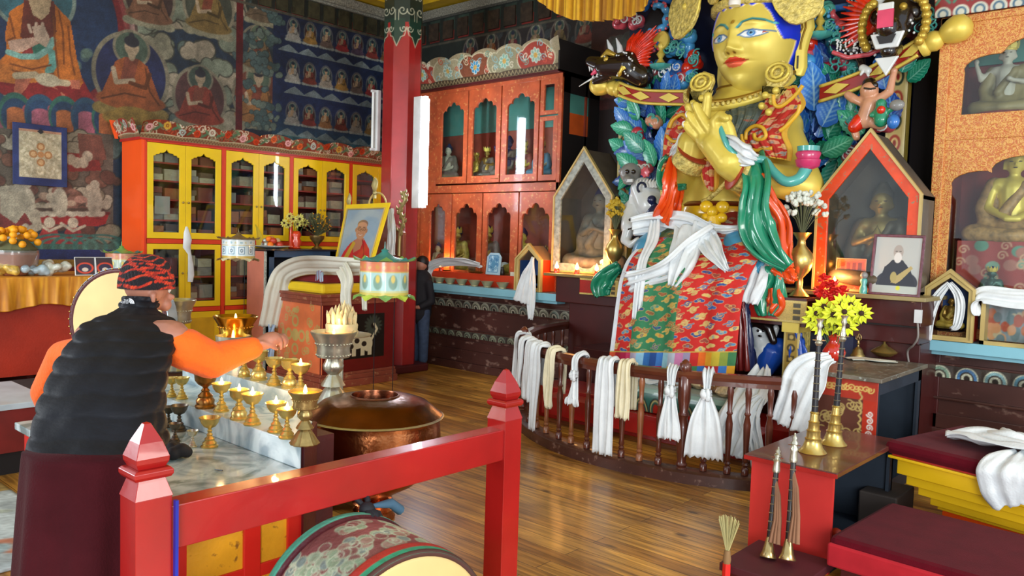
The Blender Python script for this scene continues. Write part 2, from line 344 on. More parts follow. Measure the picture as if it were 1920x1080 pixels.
cv.line(MP([(16,98),(40,106),(70,106),(92,92),(100,75)]),.06,'6f9a92');cv.line(MP([(98,100),(100,120),(92,134)]),.08,'5f948c')
for L_ in ([(18,30),(28,70),(14,76)],[(110,20),(118,60),(120,120)],[(128,50),(132,100),(140,140)],[(100,30),(104,90),(110,145)],[(20,120),(60,130),(95,122)],[(24,132),(60,142),(100,138)]):cv.line(MP(L_),.018,'6e3a18')
for P_ in ([(30,145),(60,145),(50,165),(32,186),(24,184)],[(68,150),(90,146),(98,160),(122,178),(126,200),(112,170)],[(130,150),(150,150),(150,168),(134,166)]):cv.poly(MP(P_),'a8604a')
cv.line(MP([(30,142),(66,140),(80,152),(126,156)]),.07,'a8997c');cv.ell(*MU(90,150),.12,.07,'a59c84')
cv.line(MP([(-20,178),(30,184),(90,198),(185,208)]),.035,'a8a690');
# lotus / jewel band
cv.poly(MP([(-40,186),(200,205),(200,250),(-40,235)]),'24405a')
cv.line(MP([(-40,188),(200,212)]),.03,'5a7d78')
for i,x in enumerate((-10,30,77,121,162,200)):
    c=MU(x,221+x*.05);cv.ell(c[0],c[1]+.05,.16,.22,'2c5a50' if i % 2 else '28465e');cv.ell(c[0],c[1]+.03,.135,.18,'203a58');cv.rect(c[0]-.085,c[0]+.085,c[1]-.12,c[1]+.08,'9a5a34' if i % 2 else '8a4e5e');cv.ell(c[0],c[1]+.07,.085,.05,'9a5a34' if i % 2 else '8a4e5e')
    c=MU(x+22,205);cv.ell(c[0],c[1],.05,.05,'9a4a50')
cv.poly(MP([(-60,237),(212,252),(212,420),(-60,420)]),'5b5247');cv.rect(2,3.8,MU(100,492)[1],MU(100,440)[1],'3c5a50')
for k in range(46):p=MU(r_.uniform(-20,212),r_.uniform(250,440));cv.cloud(p[0],p[1],.22,.16,r_.choice(['8d8672','7b735e','9a927e','6c4a3c','5a3a30']),'3a332a',6,rng=r_)
# red lacquer altar painted on the lower wall, with its bowls and dancers
cv.poly(MP([(120,285),(185,290),(190,320),(130,322)]),'7c2a26');cv.poly(MP([(145,250),(190,255),(200,300),(150,300)]),'704438')
for x in (133,144,156,164):c=MU(x,305-(x % 3)*6);cv.ell(c[0],c[1],.055,.06,'ada08a')
for k in range(30):c=MU(r_.uniform(60,190),r_.uniform(352,395));cv.ell(c[0],c[1],r_.uniform(.03,.07),r_.uniform(.03,.06),r_.choice(['a39a84','96806c','b0a690','7a5548','a07868']))
cv.poly(MP([(62,402),(205,400),(198,420),(185,424),(85,420),(70,414)]),'8a2324');cv.line(MP([(64,402),(204,400)]),.03,'5c1c1c')
for x in (78,98,116,135,153,170,187):c=MU(x,400);cv.ell(c[0],c[1],.06,.04,'b0a894');cv.ell(c[0],c[1]+.04,.065,.02,'4a3a30')
for x in (36,50,112,178):c=MU(x,380);cv.ell(c[0],c[1],.08,.16,'a39c88');cv.ell(c[0],c[1]+.2,.05,.05,'a39c88')
for x,col in ((93,'943232'),(137,'8c2c30')):
    c=MU(x,440);cv.poly([(c[0]-.14,c[1]-.1),(c[0]-.06,c[1]+.08),(c[0]+.06,c[1]+.08),(c[0]+.14,c[1]-.1)],col);cv.ell(c[0],c[1]+.13,.055,.06,'b5aa94');cv.line([(c[0]-.12,c[1]+.12),(c[0],c[1]+.04),(c[0]+.12,c[1]+.1)],.03,'b5aa94')
for x in (110,150,190):c=MU(x,462);cv.ell(c[0],c[1],.3,.14,'35625a',inner=.85);cv.ell(c[0],c[1],.2,.1,'4a7468',inner=.8)
for P_ in ([(-40,360),(30,370),(60,420),(50,470),(-40,470)],):cv.poly(MP(P_),'6b2a28')
cv.poly(MP([(0,350),(40,345),(60,380),(30,420),(0,400)]),'8f8a78');cv.line(MP([(8,440),(30,450),(48,425)]),.07,'a39c88');cv.line(MP([(40,440),(70,425),(66,400)]),.09,'9c9480')
z1=MU(100,467)[1];z2=MU(100,486)[1];cv.rect(2,8,z2,z1,'1d2c5c');cv.rect(2,8,MU(100,500)[1],z2,'9c7a2c');cv.rect(2,8,0,MU(100,500)[1],'7a2420')
# small teachers and their cloud bands
for (x,y,h,robe,bh,ha) in ((247,205,.78,'8a4a28','22284a','46564a'),(375,232,.62,'783226','4a3030','3c4a42'),(280,42,.55,'6a4a38','3a2c2c','4e4a40'),(392,60,.6,'6e5a34','3c4038','3c4a42'),(484,232,.66,'8a6038','6a3c30','4a5a4c'),(486,130,.5,'6e5a40','2e3a44','50604e'),(488,40,.42,'5e5040','2e3430','5a5040')):
    p=MU(x,y);seated(cv,p[0],p[1],h,robe,halo=ha,body_halo=bh,seat='7d6a3c' if x==247 else '7d7a66',skin='9c8a72',rim='76705f')
for (x,y) in ((250,215),(230,222),(265,220)):p=MU(x,y);cv.ell(p[0],p[1],.22,.09,'7d6430')
# blue panel with the rows of small buddhas
p0=MU(515,0);zb=MU(560,285)[1];X0=p0[0]
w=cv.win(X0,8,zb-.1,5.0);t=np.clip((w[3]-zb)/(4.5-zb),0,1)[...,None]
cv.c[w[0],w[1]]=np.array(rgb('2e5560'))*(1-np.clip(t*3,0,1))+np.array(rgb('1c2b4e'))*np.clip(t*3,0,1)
cv.c[w[0],w[1]]*=(1-.25*np.clip(t*1.4-.5,0,1))  # upper panel darkened, the light's falloff put into the colour
for k in range(34):p=MU(r_.uniform(450,520),r_.uniform(0,250));cv.cloud(p[0],p[1],.26,.10,r_.choice(['4b5e5e','5c6a62','3f5252']),'242f34',5,rng=r_)
robes=['8c8478','8a2a2e','7c5636','846432','4c3c52','6a3028','5a4a44','76302c']
for row,(za,zn) in enumerate(((4.26,0),(3.72,1),(3.16,2),(2.9,3))):
    if row==3:continue
    for i in range(8):
        yy=6.02+i*.262;pa=za-.03;rb=robes[(i*3+row*2) % 8] if i else '8c8a84'
        cv.ell(yy,pa+.17,.105,.155,'55595e');cv.ell(yy,pa+.17,.088,.135,['2c2a3c','3a2222','26333c'][i % 3])
        seated(cv,yy,pa+.03,.235,rb,skin='9c8468',halo='3c5a58',hair='1f2638',seat='8a8f88',lines=False)
    for i in range(8):
        yy=5.95+i*.30+.1*(row % 2);zz=za-.13
        cv.poly([(yy-.17,zz-.04),(yy-.08,zz+.02),(yy,zz+.06),(yy+.08,zz+.02),(yy+.17,zz-.04)],'7d8a88',a=.8)
cv.poly([(5.9,2.9),(7.9,2.9),(7.9,2.97),(5.9,3.0)],'4f7f7c',a=.4)
y1=MU(443,100)[0];y2=MU(456,100)[0];cv.rect(y1,y2,2.4,5,'541219')
# frieze of painted rafter ends
cv.rect(5.4,8,4.585,5,'20241f');cv.rect(2,8,4.56,4.60,'4a463c')
yy=5.5
while yy<8:
    cv.rect(yy,yy+.17,4.60,4.70,'8a2418');cv.rect(yy,yy+.17,4.70,4.82,'30463a');yy+=.245
cv.noise(.16,.25);cv.noise(.12,.05);cv.grain(.13);cv.c*=.92
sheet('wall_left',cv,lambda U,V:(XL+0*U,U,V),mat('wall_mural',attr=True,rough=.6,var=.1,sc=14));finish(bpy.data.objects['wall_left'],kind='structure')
struct('wall_left_plaster',B().box(XL-.15,XL-.004,-2.2,8.1,0,ZC),MAROON)
# --- back wall, dark mural over the cabinets
def MB(x,y,Y=YB):p=aty(x,y,Y);return (p.x,p.z)
cv=Cv(-9.5,-.6,3.3,5.0,.0095,'241f20')
for k in range(50):p=(r_.uniform(-9.3,-4.5),r_.uniform(3.5,4.5));cv.cloud(p[0],p[1],.5,.14,r_.choice(['3a3836','33373a','2e3230']),'1a1c1e',6,rng=r_)
p=MB(845,130);cv.ell(p[0]-.1,p[1]+.15,.62,.66,'4c4640');cv.ell(p[0]-.1,p[1]+.15,.57,.61,'1c2320')
for i in range(12):
    x=-8.15+i*.40;zz=4.10;cv.ell(x,zz+.2,.155,.21,'554e48');cv.ell(x,zz+.2,.13,.18,['2a2630','322020','243030'][i % 3])
    seated(cv,x,zz+.05,.30,['6a3028','7a4a2c','5a2028','5e5238','74603c'][i % 5],skin='7a6450',halo='3a4a40',hair='1f2638',seat='6c6a62',lines=False);cv.cloud(x+.15,zz-.04,.36,.07,'5c5a54','2a2a2a',6,rng=r_)
    if i % 2:cv.ell(x-.1,zz-.3,.2,.24,'40383a');seated(cv,x-.1,zz-.5,.3,'5a3028',skin='6a5a4a',halo='303a36',lines=False)
cv.rect(-9.5,0,4.50,5,'1a201c');cv.line([(-9.5,4.5),(0,4.5)],.03,'4a463c')
x=-9.3
while x<-1:cv.rect(x,x+.21,4.53,4.66,'6e1e16');cv.rect(x,x+.21,4.66,4.84,'2a3a30');x+=.30
p=MB(1110,50);cv.rect(p[0],-4.2,3.3,4.5,'3c1a18');
for k in range(14):cv.cloud(r_.uniform(-5.9,-5.0),r_.uniform(3.4,4.4),.3,.2,r_.choice(['5a3430','4a5048','6a2a24']),None,6,a=.7,rng=r_)
cv.noise(.2,.3);cv.noise(.12,.06);cv.grain(.12)
sheet('wall_back',cv,lambda U,V:(U,YB-.003+0*U,V),bpy.data.materials['wall_mural']);finish(bpy.data.objects['wall_back'],kind='structure')
struct('wall_back_boards',B().box(-9.6,1.2,YB,YB+.15,0,ZC),mat('dark_boards','1d0f0e',rough=.6,var=.3,sc=6,stretch=(1,1,.2)))
# --- cornices
def bead(name,b,m):return finish(b.build(name,m),kind='structure')
cg=mat('carved_grey_cornice','8b897c',rough=.7,var=.5,sc=55,bump=1,bsc=90)
bead('trim_1',B().box(XL,XL+.09,2,YB,4.86,4.98).box(XL,YB and XL+.05,2,YB,4.83,4.87),cg)
bead('trim_2',B().box(XL+.09,-1,YB-.09,YB,4.86,4.98),cg)
bead('trim_3',B().box(XL,XL+.3,2,YB,5.0,ZC).box(XL+.3,-1,YB-.3,YB,5.0,ZC),mat('yellow_ceiling_valance','c8a010',rough=.6))
b=B();ys=5.5
while ys<7.9:b.box(XL,XL+.03,ys,ys+.17,4.60,4.82);ys+=.245
bead('trim_4',b,mat('rafter_end_paint','33301f',rough=.6,var=.5,sc=14))
b=B();x=-9.3
while x<-4.4:b.box(x,x+.2,YB-.03,YB,4.55,4.80);x+=.30
bead('trim_5',b,mat('rafter_end_paint_b','33261c',rough=.6,var=.5,sc=14))
# --- the back wall's stepped wooden dado with two carved bands
def dado(x0,x1,name,yf=7.2):
    b=B();b.box(x0,x1,yf+.02,YB,.10,1.02).box(x0,x1,yf-.03,YB,0,.10).box(x0,x1,yf-.01,YB,.10,.26).box(x0,x1,yf,YB,.26,.38).box(x0,x1,yf-.01,YB,.78,.80).box(x0,x1,yf-.02,YB,.50,.52).box(x0,x1,yf-.01,yf+.1,.93,1.0)
    o=struct(name,b,mat('dado_wood','4a2a24',rough=.4,var=.25,sc=3,coat=.25,wear='86685c',stretch=(.6,1,1)),bevel=.006);return o
dado(-9.5,-5.2,'baseboard_left');dado(-2.05,1.1,'baseboard_right')
def scrollband(name,x0,x1,z0,z1,yf,c1,c2,ar):
    cv=Cv(x0,x1,z0,z1,.006,'3a3028');x=x0+.05;i=0;H=z1-z0
    while x<x1:
        col=c1[i % len(c1)];cv.ell(x,z0+H*.1,H*.75,H*.8,c2);cv.ell(x,z0+H*.1,H*.66,H*.7,col);cv.ell(x,z0+H*.1,H*.46,H*.5,'2a241f');cv.ell(x,z0+H*.1,H*.38,H*.4,c2);cv.ell(x,z0+H*.1,H*.2,H*.24,'2a241f');x+=ar;i+=1
    cv.line([(x0,z1),(x1,z1)],.01,c2);cv.grain(.15);cv.noise(.25,.1)
    n=sheet(name,cv,lambda U,V:(U,yf-.014*np.abs(np.sin(PI*(U-x0-.05+ar/2)/ar))*np.sin(PI*(V-z0)/H),V),PAINT);finish(n,kind='structure')
scrollband('trim_6',-9.4,-5.25,.80,.90,7.20,['7a7a66','6a7468','83826c'],'a39e8a',.16)
scrollband('trim_7',-9.4,-5.25,.42,.50,7.20,['5e6a5a','6a705c'],'8c8f78',.15)
scrollband('trim_8',-2.0,1.0,.68,.79,7.20,['5a8a9c','74907c','3f6a94','7aa0a4'],'b5b8a2',.20)
# --- pale blue shelves
sh=mat('pale_blue_shelf_paint','84bfd0',rough=.4,var=.06,sc=4,coat=.2)
def shelf(name,x0,x1,z,lab):
    b=B().box(x0,x1,6.98,7.45,z-.085,z).box(x0+.05,x1-.05,7.04,7.45,z-.12,z-.085)
    return finish(b.build(name,sh,bevel=.004),lab,'shelf')
shelf('wall_shelf',-8.9,-5.62,1.10,'long pale blue wooden shelf under the glass fronted red cabinets, holding a row of bowls')
shelf('wall_shelf',-2.03,.6,1.0,'pale blue wooden shelf at the right edge, under the gilded red shrine cabinet')
# --- pillar
PILC=(-7.81,6.50);RP=.245;PC_=2*PI*RP
cv=Cv(0,PC_,0,5.25,.007,'9a2222')
cv.rect(0,7,4.28,4.74,'1e2e2a');cv.rect(0,7,4.74,4.9,'8a1c18');cv.rect(0,7,4.9,5.3,'1c2a44');n=6;w_=PC_/n
for i in range(n+1):
    a=i*w_
    cv.poly([(a-.11,4.32),(a-.10,4.18),(a-.06,4.08),(a,4.0),(a+.06,4.08),(a+.10,4.18),(a+.11,4.32)],'1e3a30');cv.line([(a-.13,4.22),(a-.10,4.12),(a-.05,4.10),(a,3.99),(a+.05,4.10),(a+.10,4.12),(a+.13,4.22)],.012,'b0a890')
    for s_ in (-1,1):cv.curl(a+s_*.085,4.20,.045,.013,'b0b09a',1.1,1.5+s_*1.4,s_);cv.curl(a+s_*.07,4.42,.06,.013,'b0b09a',1.15,1.5-s_*1.4,-s_);cv.line([(a+s_*.02,4.30),(a+s_*.02,4.42)],.010,'a8a890')
    for k in range(4):cv.ell(a+k*w_/4,4.60,w_/8,.045,'b4b6a4',inner=.72);cv.ell(a+k*w_/4,4.615,w_/9,.035,'1e2e2a')
cv.noise(.08,.3)
def pilpos(U,V):
    U=U/RP;s_=PI/4;k=RP*math.cos(PI/8)/np.cos(((U+PI/8) % s_)-s_/2);return (PILC[0]+k*np.cos(U),PILC[1]+k*np.sin(U),V)
pil=thing('pillar','tall octagonal red wooden pillar with a dark green scroll painted capital','pillar',(0,0,0))
sheet('shaft',cv,pilpos,PAINTG,pil)
B().box(PILC[0]-.29,PILC[0]+.29,PILC[1]-.29,PILC[1]+.29,0,.1).build('base_block',MAROON,pil,bevel=.02)
B().lathe([(.26,0),(.31,.06),(.36,.1),(.36,.3)],(PILC[0],PILC[1],4.95),8,ph=PI/8).build('capital',MAROON,pil)
# --- fluorescent lamps on the pillar
t0=aty(799,186,6.42);t1=aty(796,384,6.42)
lt=thing('fluorescent_lamp','lit white fluorescent tube standing upright on the right side of the red pillar','lamp',(0,0,0))
x_,y_=t0.x,t0.y
B().box(x_-.19,x_-.055,y_-.03,y_+.05,t1.z-.04,t0.z+.04).build('fitting',mat('white_enamel','d8dadc',rough=.35),lt,bevel=.004)
B().box(x_-.055,x_+.02,y_-.02,y_+.02,t1.z-.035,t1.z-.01).box(x_-.055,x_+.02,y_-.02,y_+.02,t0.z+.01,t0.z+.035).build('end_cap',_mats['white_enamel'],lt)
B().lathe([(.042,t1.z),(.042,t0.z)],(x_,y_,0),14).build('tube',mat('lit_tube','eef6ff',emit='e4f2ff',es=30,var=0),lt,smooth=60)
u0,u1=aty(711,182,6.62),aty(713,290,6.62)
l2=thing('fluorescent_lamp','unlit white lamp fitting standing upright on the left side of the red pillar','lamp',(0,0,0))
x2,y2=PILC[0]-.24,PILC[1]-.16
B().box(x2-.035,x2+.03,y2-.05,y2,u1.z,u0.z).build('fitting',_mats['white_enamel'],l2,bevel=.004)
B().lathe([(.017,u1.z+.03),(.017,u0.z-.03)],(x2-.02,y2-.085,0),10).build('tube',mat('unlit_tube','e6ecec',rough=.2),l2,smooth=60)
B().box(x2-.04,x2,y2-.11,y2-.04,u1.z,u1.z+.03).box(x2-.04,x2,y2-.11,y2-.04,u0.z-.03,u0.z).build('end_cap',_mats['white_enamel'],l2)
# --- pelmet of yellow pleated cloth above the statue
def pelmet():
    bt=[aty(x,y,6.5) for x,y in ((985,-40),(1008,0),(1040,24),(1075,38),(1120,40),(1160,36),(1192,28),(1215,8),(1235,-30))];bx=np.array([p.x for p in bt]);bz=np.array([p.z for p in bt])
    cv=Cv(bx[0],bx[-1],0,1,.006,'c99414')
    for k in range(260):
        x=r_.uniform(bx[0],bx[-1]);cv.line([(x,0),(x+r_.uniform(-.03,.03),1)],r_.uniform(.006,.02),r_.choice(['a8740e','e0ac20','f0c030','946010']),a=.7)
    def pos(U,V):z0=np.interp(U,bx,bz);return (U,6.5+.025*np.sin(U*52)+.014*np.sin(U*97+1)+0*V,z0+(ZC-.02-z0)*V)
    return sheet('pelmet',cv,pos,CLOTHP,None,.012)
pm=pelmet();finish(pm,'yellow pleated cloth pelmet hanging from the ceiling left of the great statue','pelmet')
# ================================================================== CABINETS
def radial(poly,c,a):
    dx,dy=math.cos(a),math.sin(a);best=0
    for i in range(len(poly)):
        x1,y1=poly[i][0]-c[0],poly[i][1]-c[1];x2,y2=poly[(i+1) % len(poly)][0]-c[0],poly[(i+1) % len(poly)][1]-c[1]
        ex,ey=x2-x1,y2-y1;den=dx*ey-dy*ex
        if abs(den)<1e-12:continue
        t=(x1*ey-y1*ex)/den;s_=(x1*dy-y1*dx)/den
        if t>0 and-1e-6<=s_<=1+1e-6:best=max(best,t)
    return (c[0]+dx*best,c[1]+dy*best)
def between(outer,inner):
    cx=(min(p[0] for p in inner)+max(p[0] for p in inner))/2;cy=(min(p[1] for p in inner)+max(p[1] for p in inner))/2
    A=sorted([math.atan2(p[1]-cy,p[0]-cx) for p in list(outer)+list(inner)]);A=[a for i,a in enumerate(A) if i==0 or a-A[i-1]>1e-4]
    return [radial(outer,(cx,cy),a) for a in A],[radial(inner,(cx,cy),a) for a in A]
def rect(x0,x1,y0,y1):return [(x0,y0),(x1,y0),(x1,y1),(x0,y1)]
def ogee(x0,x1,y0,y1,k=.14):
    w=(x1-x0)/2;c=(x0+x1)/2;h=w*2*k;T=[(1,-.9),(.86,-.85),(.80,-.45),(.58,-.4),(.52,.0),(.3,.05),(.14,.3),(0,1)]
    R=[(c+w*a,y1-h+h*b) for a,b in T];Lf=[(2*c-p[0],p[1]) for p in reversed(R[:-1])]
    return [(x0,y0),(x1,y0)]+R+Lf
def lobed(x0,x1,y0,y1,k=.22):
    w=(x1-x0)/2;c=(x0+x1)/2;h=w*2*k;R=[]
    for (cx,cy,r,a0,a1) in ((.75,-.46,.25,-15,100),(.42,-.20,.26,-12,105),(0,0,.27,8,90)):
        for t in range(7):a=math.radians(a0+(a1-a0)*t/6);R.append((c+w*(cx+r*math.cos(a)),y1-w*.27*k/.22+w*(cy+r*math.sin(a))*k/.22))
    Lf=[(2*c-p[0],p[1]) for p in reversed(R[:-1])]
    return [(x0,y0),(x1,y0)]+R+Lf
YEL=mat('yellow_gloss_paint','f0c80c',rough=.35,var=.07,sc=3,coat=.3)
ORG=mat('orange_gloss_paint','f8560e',rough=.4,var=.05,sc=2,coat=.2)
DARKIN=mat('dark_interior','33191a',rough=.7)
# ---- scripture volumes: wrapped bundles, one kind copied
bookcols=[mat('book_wrap_brown','6b5148',rough=.7),mat('book_wrap_grey','8d8780',rough=.6),mat('book_wrap_red','7c3a34',rough=.7),mat('book_wrap_cream','b0a58c',rough=.6),mat('book_wrap_rust','a0603a',rough=.7)]
bk={}
BN=['brown','grey','dark red','cream','rust']
def book(i,loc,rz,sx,lab,group):
    if i not in bk:
        t=thing('wrapped_book',lab,'book',loc,rz,group);b=B();b.box(-.5,.5,-.5,.5,0,1)
        q=b.build('wrapping',bookcols[i],t,bevel=.02);B().box(-.08,.08,-.52,.52,-.01,1.02).build('ribbon',bookcols[(i+3) % 5],t)
        bk[i]=t
    else:t=dup(bk[i],loc,rz,lab,group)
    t.scale=sx;return t
XB=-8.9
rb=random.Random(5)
def arch_door(parent,ax_o,ax,n_,u0,u1,v0,v1,inner,mframe,th=.025,pane=True,nm='door',handle=None):
    """ax_o: origin on the front plane, ax: horizontal unit, n_: outward normal"""
    o=Vector(ax_o);ax=Vector(ax);nn=Vector(n_);up=Vector((0,0,1));O,I=between(rect(u0,u1,v0,v1),inner)
    d=B().ringprism(O,I,o,ax,up,nn*th).build(nm,mframe,parent,bevel=.0035)
    if pane:B().prism(inner,o+nn*th*.35,ax,up,nn*.003).build('pane',GLASS,d)
    if handle:c=o+ax*handle[0]+up*handle[1]+nn*(th+.012);B().ball(c,.013,10,6).build('knob',BRASSD,d,smooth=180)
    return d
ords=['nearest the painted wall','second from the left','third from the left','nearest the red pillar']
UY=[3.80,4.72,5.63,6.54,7.45]
for k in range(4):
    y0,y1=UY[k],UY[k+1];t=thing('bookcase','yellow doored scripture bookcase unit, '+('with the orange side panel, ' if k==0 else '')+ords[k],'bookcase',(XB,y0,0),0,'yellow bookcase units along the painted wall')
    W_=y1-y0;o=(0,0,0);ay=(0,1,0);nx=(1,0,0)
    b=B();b.box(-.5,-.47,0,W_,.05,2.66).box(-.47,-.01,0,.03,.05,2.66).box(-.47,-.01,W_-.03,W_,.05,2.66).box(-.47,-.01,0,W_,2.62,2.66).box(-.47,-.01,.02,W_-.02,.05,.08)
    b.build('carcass',DARKIN,t)
    if k==0:B().box(-.5,.012,-.03,0,.05,2.68).build('side_panel',ORG,t)
    b=B()
    b.box(-.02,.018,0,.026,0,2.68).box(-.02,.018,W_-.026,W_,0,2.68).box(-.02,.018,.02,W_-.02,2.645,2.68).box(-.02,.018,.02,W_-.02,1.535,1.585).box(-.02,.018,.02,W_-.02,.755,.805).box(-.02,.018,.02,W_-.02,0,.07)
    b.build('face_frame',mat('vermilion_trim','d83a12',rough=.4,var=.08),t)
    hw=(W_-.06)/2
    for j in range(2):
        u0=.03+j*hw;u1=u0+hw-.004
        d=arch_door(t,(0,0,0),ay,nx,u0,u1,1.59,2.64,ogee(u0+.065,u1-.065,1.66,2.575),YEL,handle=(u1-.03 if j==0 else u0+.03,2.0))
        d=arch_door(t,(0,0,0),ay,nx,u0,u1,.81,1.53,rect(u0+.065,u1-.065,.875,1.47),YEL,handle=(u1-.03 if j==0 else u0+.03,1.2))
        d=B().box(0,.02,u0,u1,.075,.75).build('lower_door',YEL,t,bevel=.003);B().box(.02,.026,u0+.07,u1-.07,.14,.68).build('panel',mat('ochre_panel','d9a80e',rough=.4),d,bevel=.003)
    shz=[1.80,2.03,2.24,2.44]
    for z in shz+[1.60,1.16,.90]:
        B().box(-.46,-.03,.03,W_-.03,z-.018,z).build('shelf',mat('red_shelf','9a2a22',rough=.5),t)
    for si,(z,sn) in enumerate(zip([1.60]+shz+[.90,1.16],['fifth shelf','fourth shelf','third shelf','second shelf','top shelf','bottom shelf','middle lower shelf'])):
        hh=([1.80]+shz[1:]+[2.62,1.16,1.5])
        top={1.60:1.78,1.80:2.01,2.03:2.22,2.24:2.42,2.44:2.58,.90:1.13,1.16:1.48}[z]
        n=4;
        for q in range(n):
            yy=y0+.06+(q+.5)*(W_-.12)/n;h1=(top-z)*rb.uniform(.5,.86);two=rb.random()<.5
            i=rb.randrange(5);qn=sn+', '+['left end','second from left','second from right','right end'][q]+', bookcase '+['beside the painted wall','second from left','third from left','beside the pillar'][k];book(i,(XB-.2-rb.random()*.05,yy,z+.001),rb.uniform(-.08,.08),(rb.uniform(.2,.3),(W_-.16)/n*rb.uniform(.8,.98),h1*(.5 if two else 1)),BN[i]+' scripture bundle'+(', lower' if two else '')+', '+qn,'scripture bundles in the bookcase '+ords[k])
            if two:book((i+2) % 5,(XB-.21,yy+.004,z+.003+h1*.5),rb.uniform(-.08,.08),(rb.uniform(.2,.27),(W_-.2)/n*.9,h1*.5),BN[(i+2) % 5]+' scripture bundle, upper, '+qn,'scripture bundles in the bookcase '+ords[k])
# loose sheets leaning inside and the tied scarf on the doors
tag(B().box(XB-.03,XB-.022,3.93,4.10,1.86,2.06).build('photo_card',mat('grey_card','9a9a94',rough=.4)),'pale framed card leaning behind the upper left pane of the bookcase','card')
sc=thing('silk_scarf','white silk scarf tied through the door handles of the left bookcase unit','scarf',(XB+.05,4.26,0))
b=B();b.tube([(0,0,1.73),(.005,.0,1.66),(.01,.01,1.58),(.005,.0,1.5),(.005,.035,1.42),(.0,.05,1.3),(0,.055,1.18),(0,.045,1.1)],[.012,.035,.05,.045,.02,.032,.038,.03],10)
for v_ in range(len(b.v)):b.v[v_]=(b.v[v_][0]*.5,b.v[v_][1],b.v[v_][2])
b.build('scarf_cloth',WHITE,sc,smooth=60)
# crown board of the bookcase
def flowerboard(name,x0,x1,z0,z1,base,seed,pos,lab=None,wav=None,top='9c2a20',kind=None,m=None,dens=7):
    cv=Cv(x0,x1,z0,z1,.006,base);r=random.Random(seed);H=z1-z0
    n_=int((x1-x0)/H*dens)
    for k in range(n_):
        cx=r.uniform(x0,x1);cz=r.uniform(z0+H*.35,z1);cv.curl(cx,cz,H*r.uniform(.12,.3),H*.05,r.choice(['c9bfa0','6d7a5a','b0492e','8a8a70','d0c8b0']),1.2,r.random()*6,r.choice([1,-1]))
    k=0;x=x0+H*.4
    while x<x1:
        cc=r.choice(['c8c4b0','c23c1c','d05a28','b8b49c','c49a3a','d8a0a0','9fb0a8']);cz=z0+H*(.62+.12*math.sin(k*1.7))
        for a in range(7):cv.ell(x+H*.13*math.cos(a*.9),cz+H*.13*math.sin(a*.9),H*.085,H*.085,cc)
        cv.ell(x,cz,H*.09,H*.09,'7a3020');cv.ell(x,cz,H*.05,H*.05,cc)
        cv.ell(x+H*.45,cz-H*.05,H*.22,H*.08,'4a6a4e',rot=.6);cv.ell(x+H*.6,cz+H*.12,H*.2,H*.07,'5c7a58',rot=-.6)
        x+=H*r.uniform(.85,1.15);k+=1
    cv.rect(x0,x1,z0,z0+H*.26,'8f7a58');x=x0
    while x<x1:cv.line([(x,z0+H*.04),(x+H*.09,z0+H*.2),(x+H*.18,z0+H*.04)],H*.03,'5a2a20');x+=H*.18
    cv.line([(x0,z0+H*.27),(x1,z0+H*.27)],H*.04,'c0b898');cv.grain(.1)
    return sheet(name,cv,pos,m or PAINTG)
def wavy(U,per,amp):return amp*np.abs(np.sin(PI*U/per))**.6
cb=thing('crown_board','carved and flower painted crown board running along the top of the yellow bookcases','cornice board')
o=flowerboard('painted_face',3.74,7.45,0,1,'7c3424',4,lambda U,V:(XB+.03+.10*V,U,2.68+V*(.15+.05*np.abs(np.sin(PI*(U-3.74)/.46))**.7)),dens=0)
bpy.data.objects.remove(o)
def crown(U,V):H=(.155+.05*np.abs(np.sin(PI*(U-3.74)/.46))**.7);t=(V-2.68)/.2;return (XB+.03+.09*t,U,2.68+H*t)
o=flowerboard('painted_face',3.74,7.45,2.68,2.88,'7c3424',4,crown);o.parent=cb
def crown_s(U,V):H=(.155+.06*np.abs(np.sin(PI*(U)/.42))**.7);t=(V-2.68)/.2;return (XB-.5+U*1.0,3.755-.09*t,2.68+H*t)
o=flowerboard('painted_end',0,.53,2.68,2.88,'8c3426',9,crown_s);o.parent=cb
B().box(XB-.52,XB+.03,3.75,7.45,2.66,2.69).build('cornice_strip',RED,cb)
B().prism([(0,0),(.03,0),(.0,.2),(-.06,.2)],(XB-.5,3.70,2.69),(0,1,0),(0,0,1),(-.025,0,0)).build('corner_fin',ORG,cb)
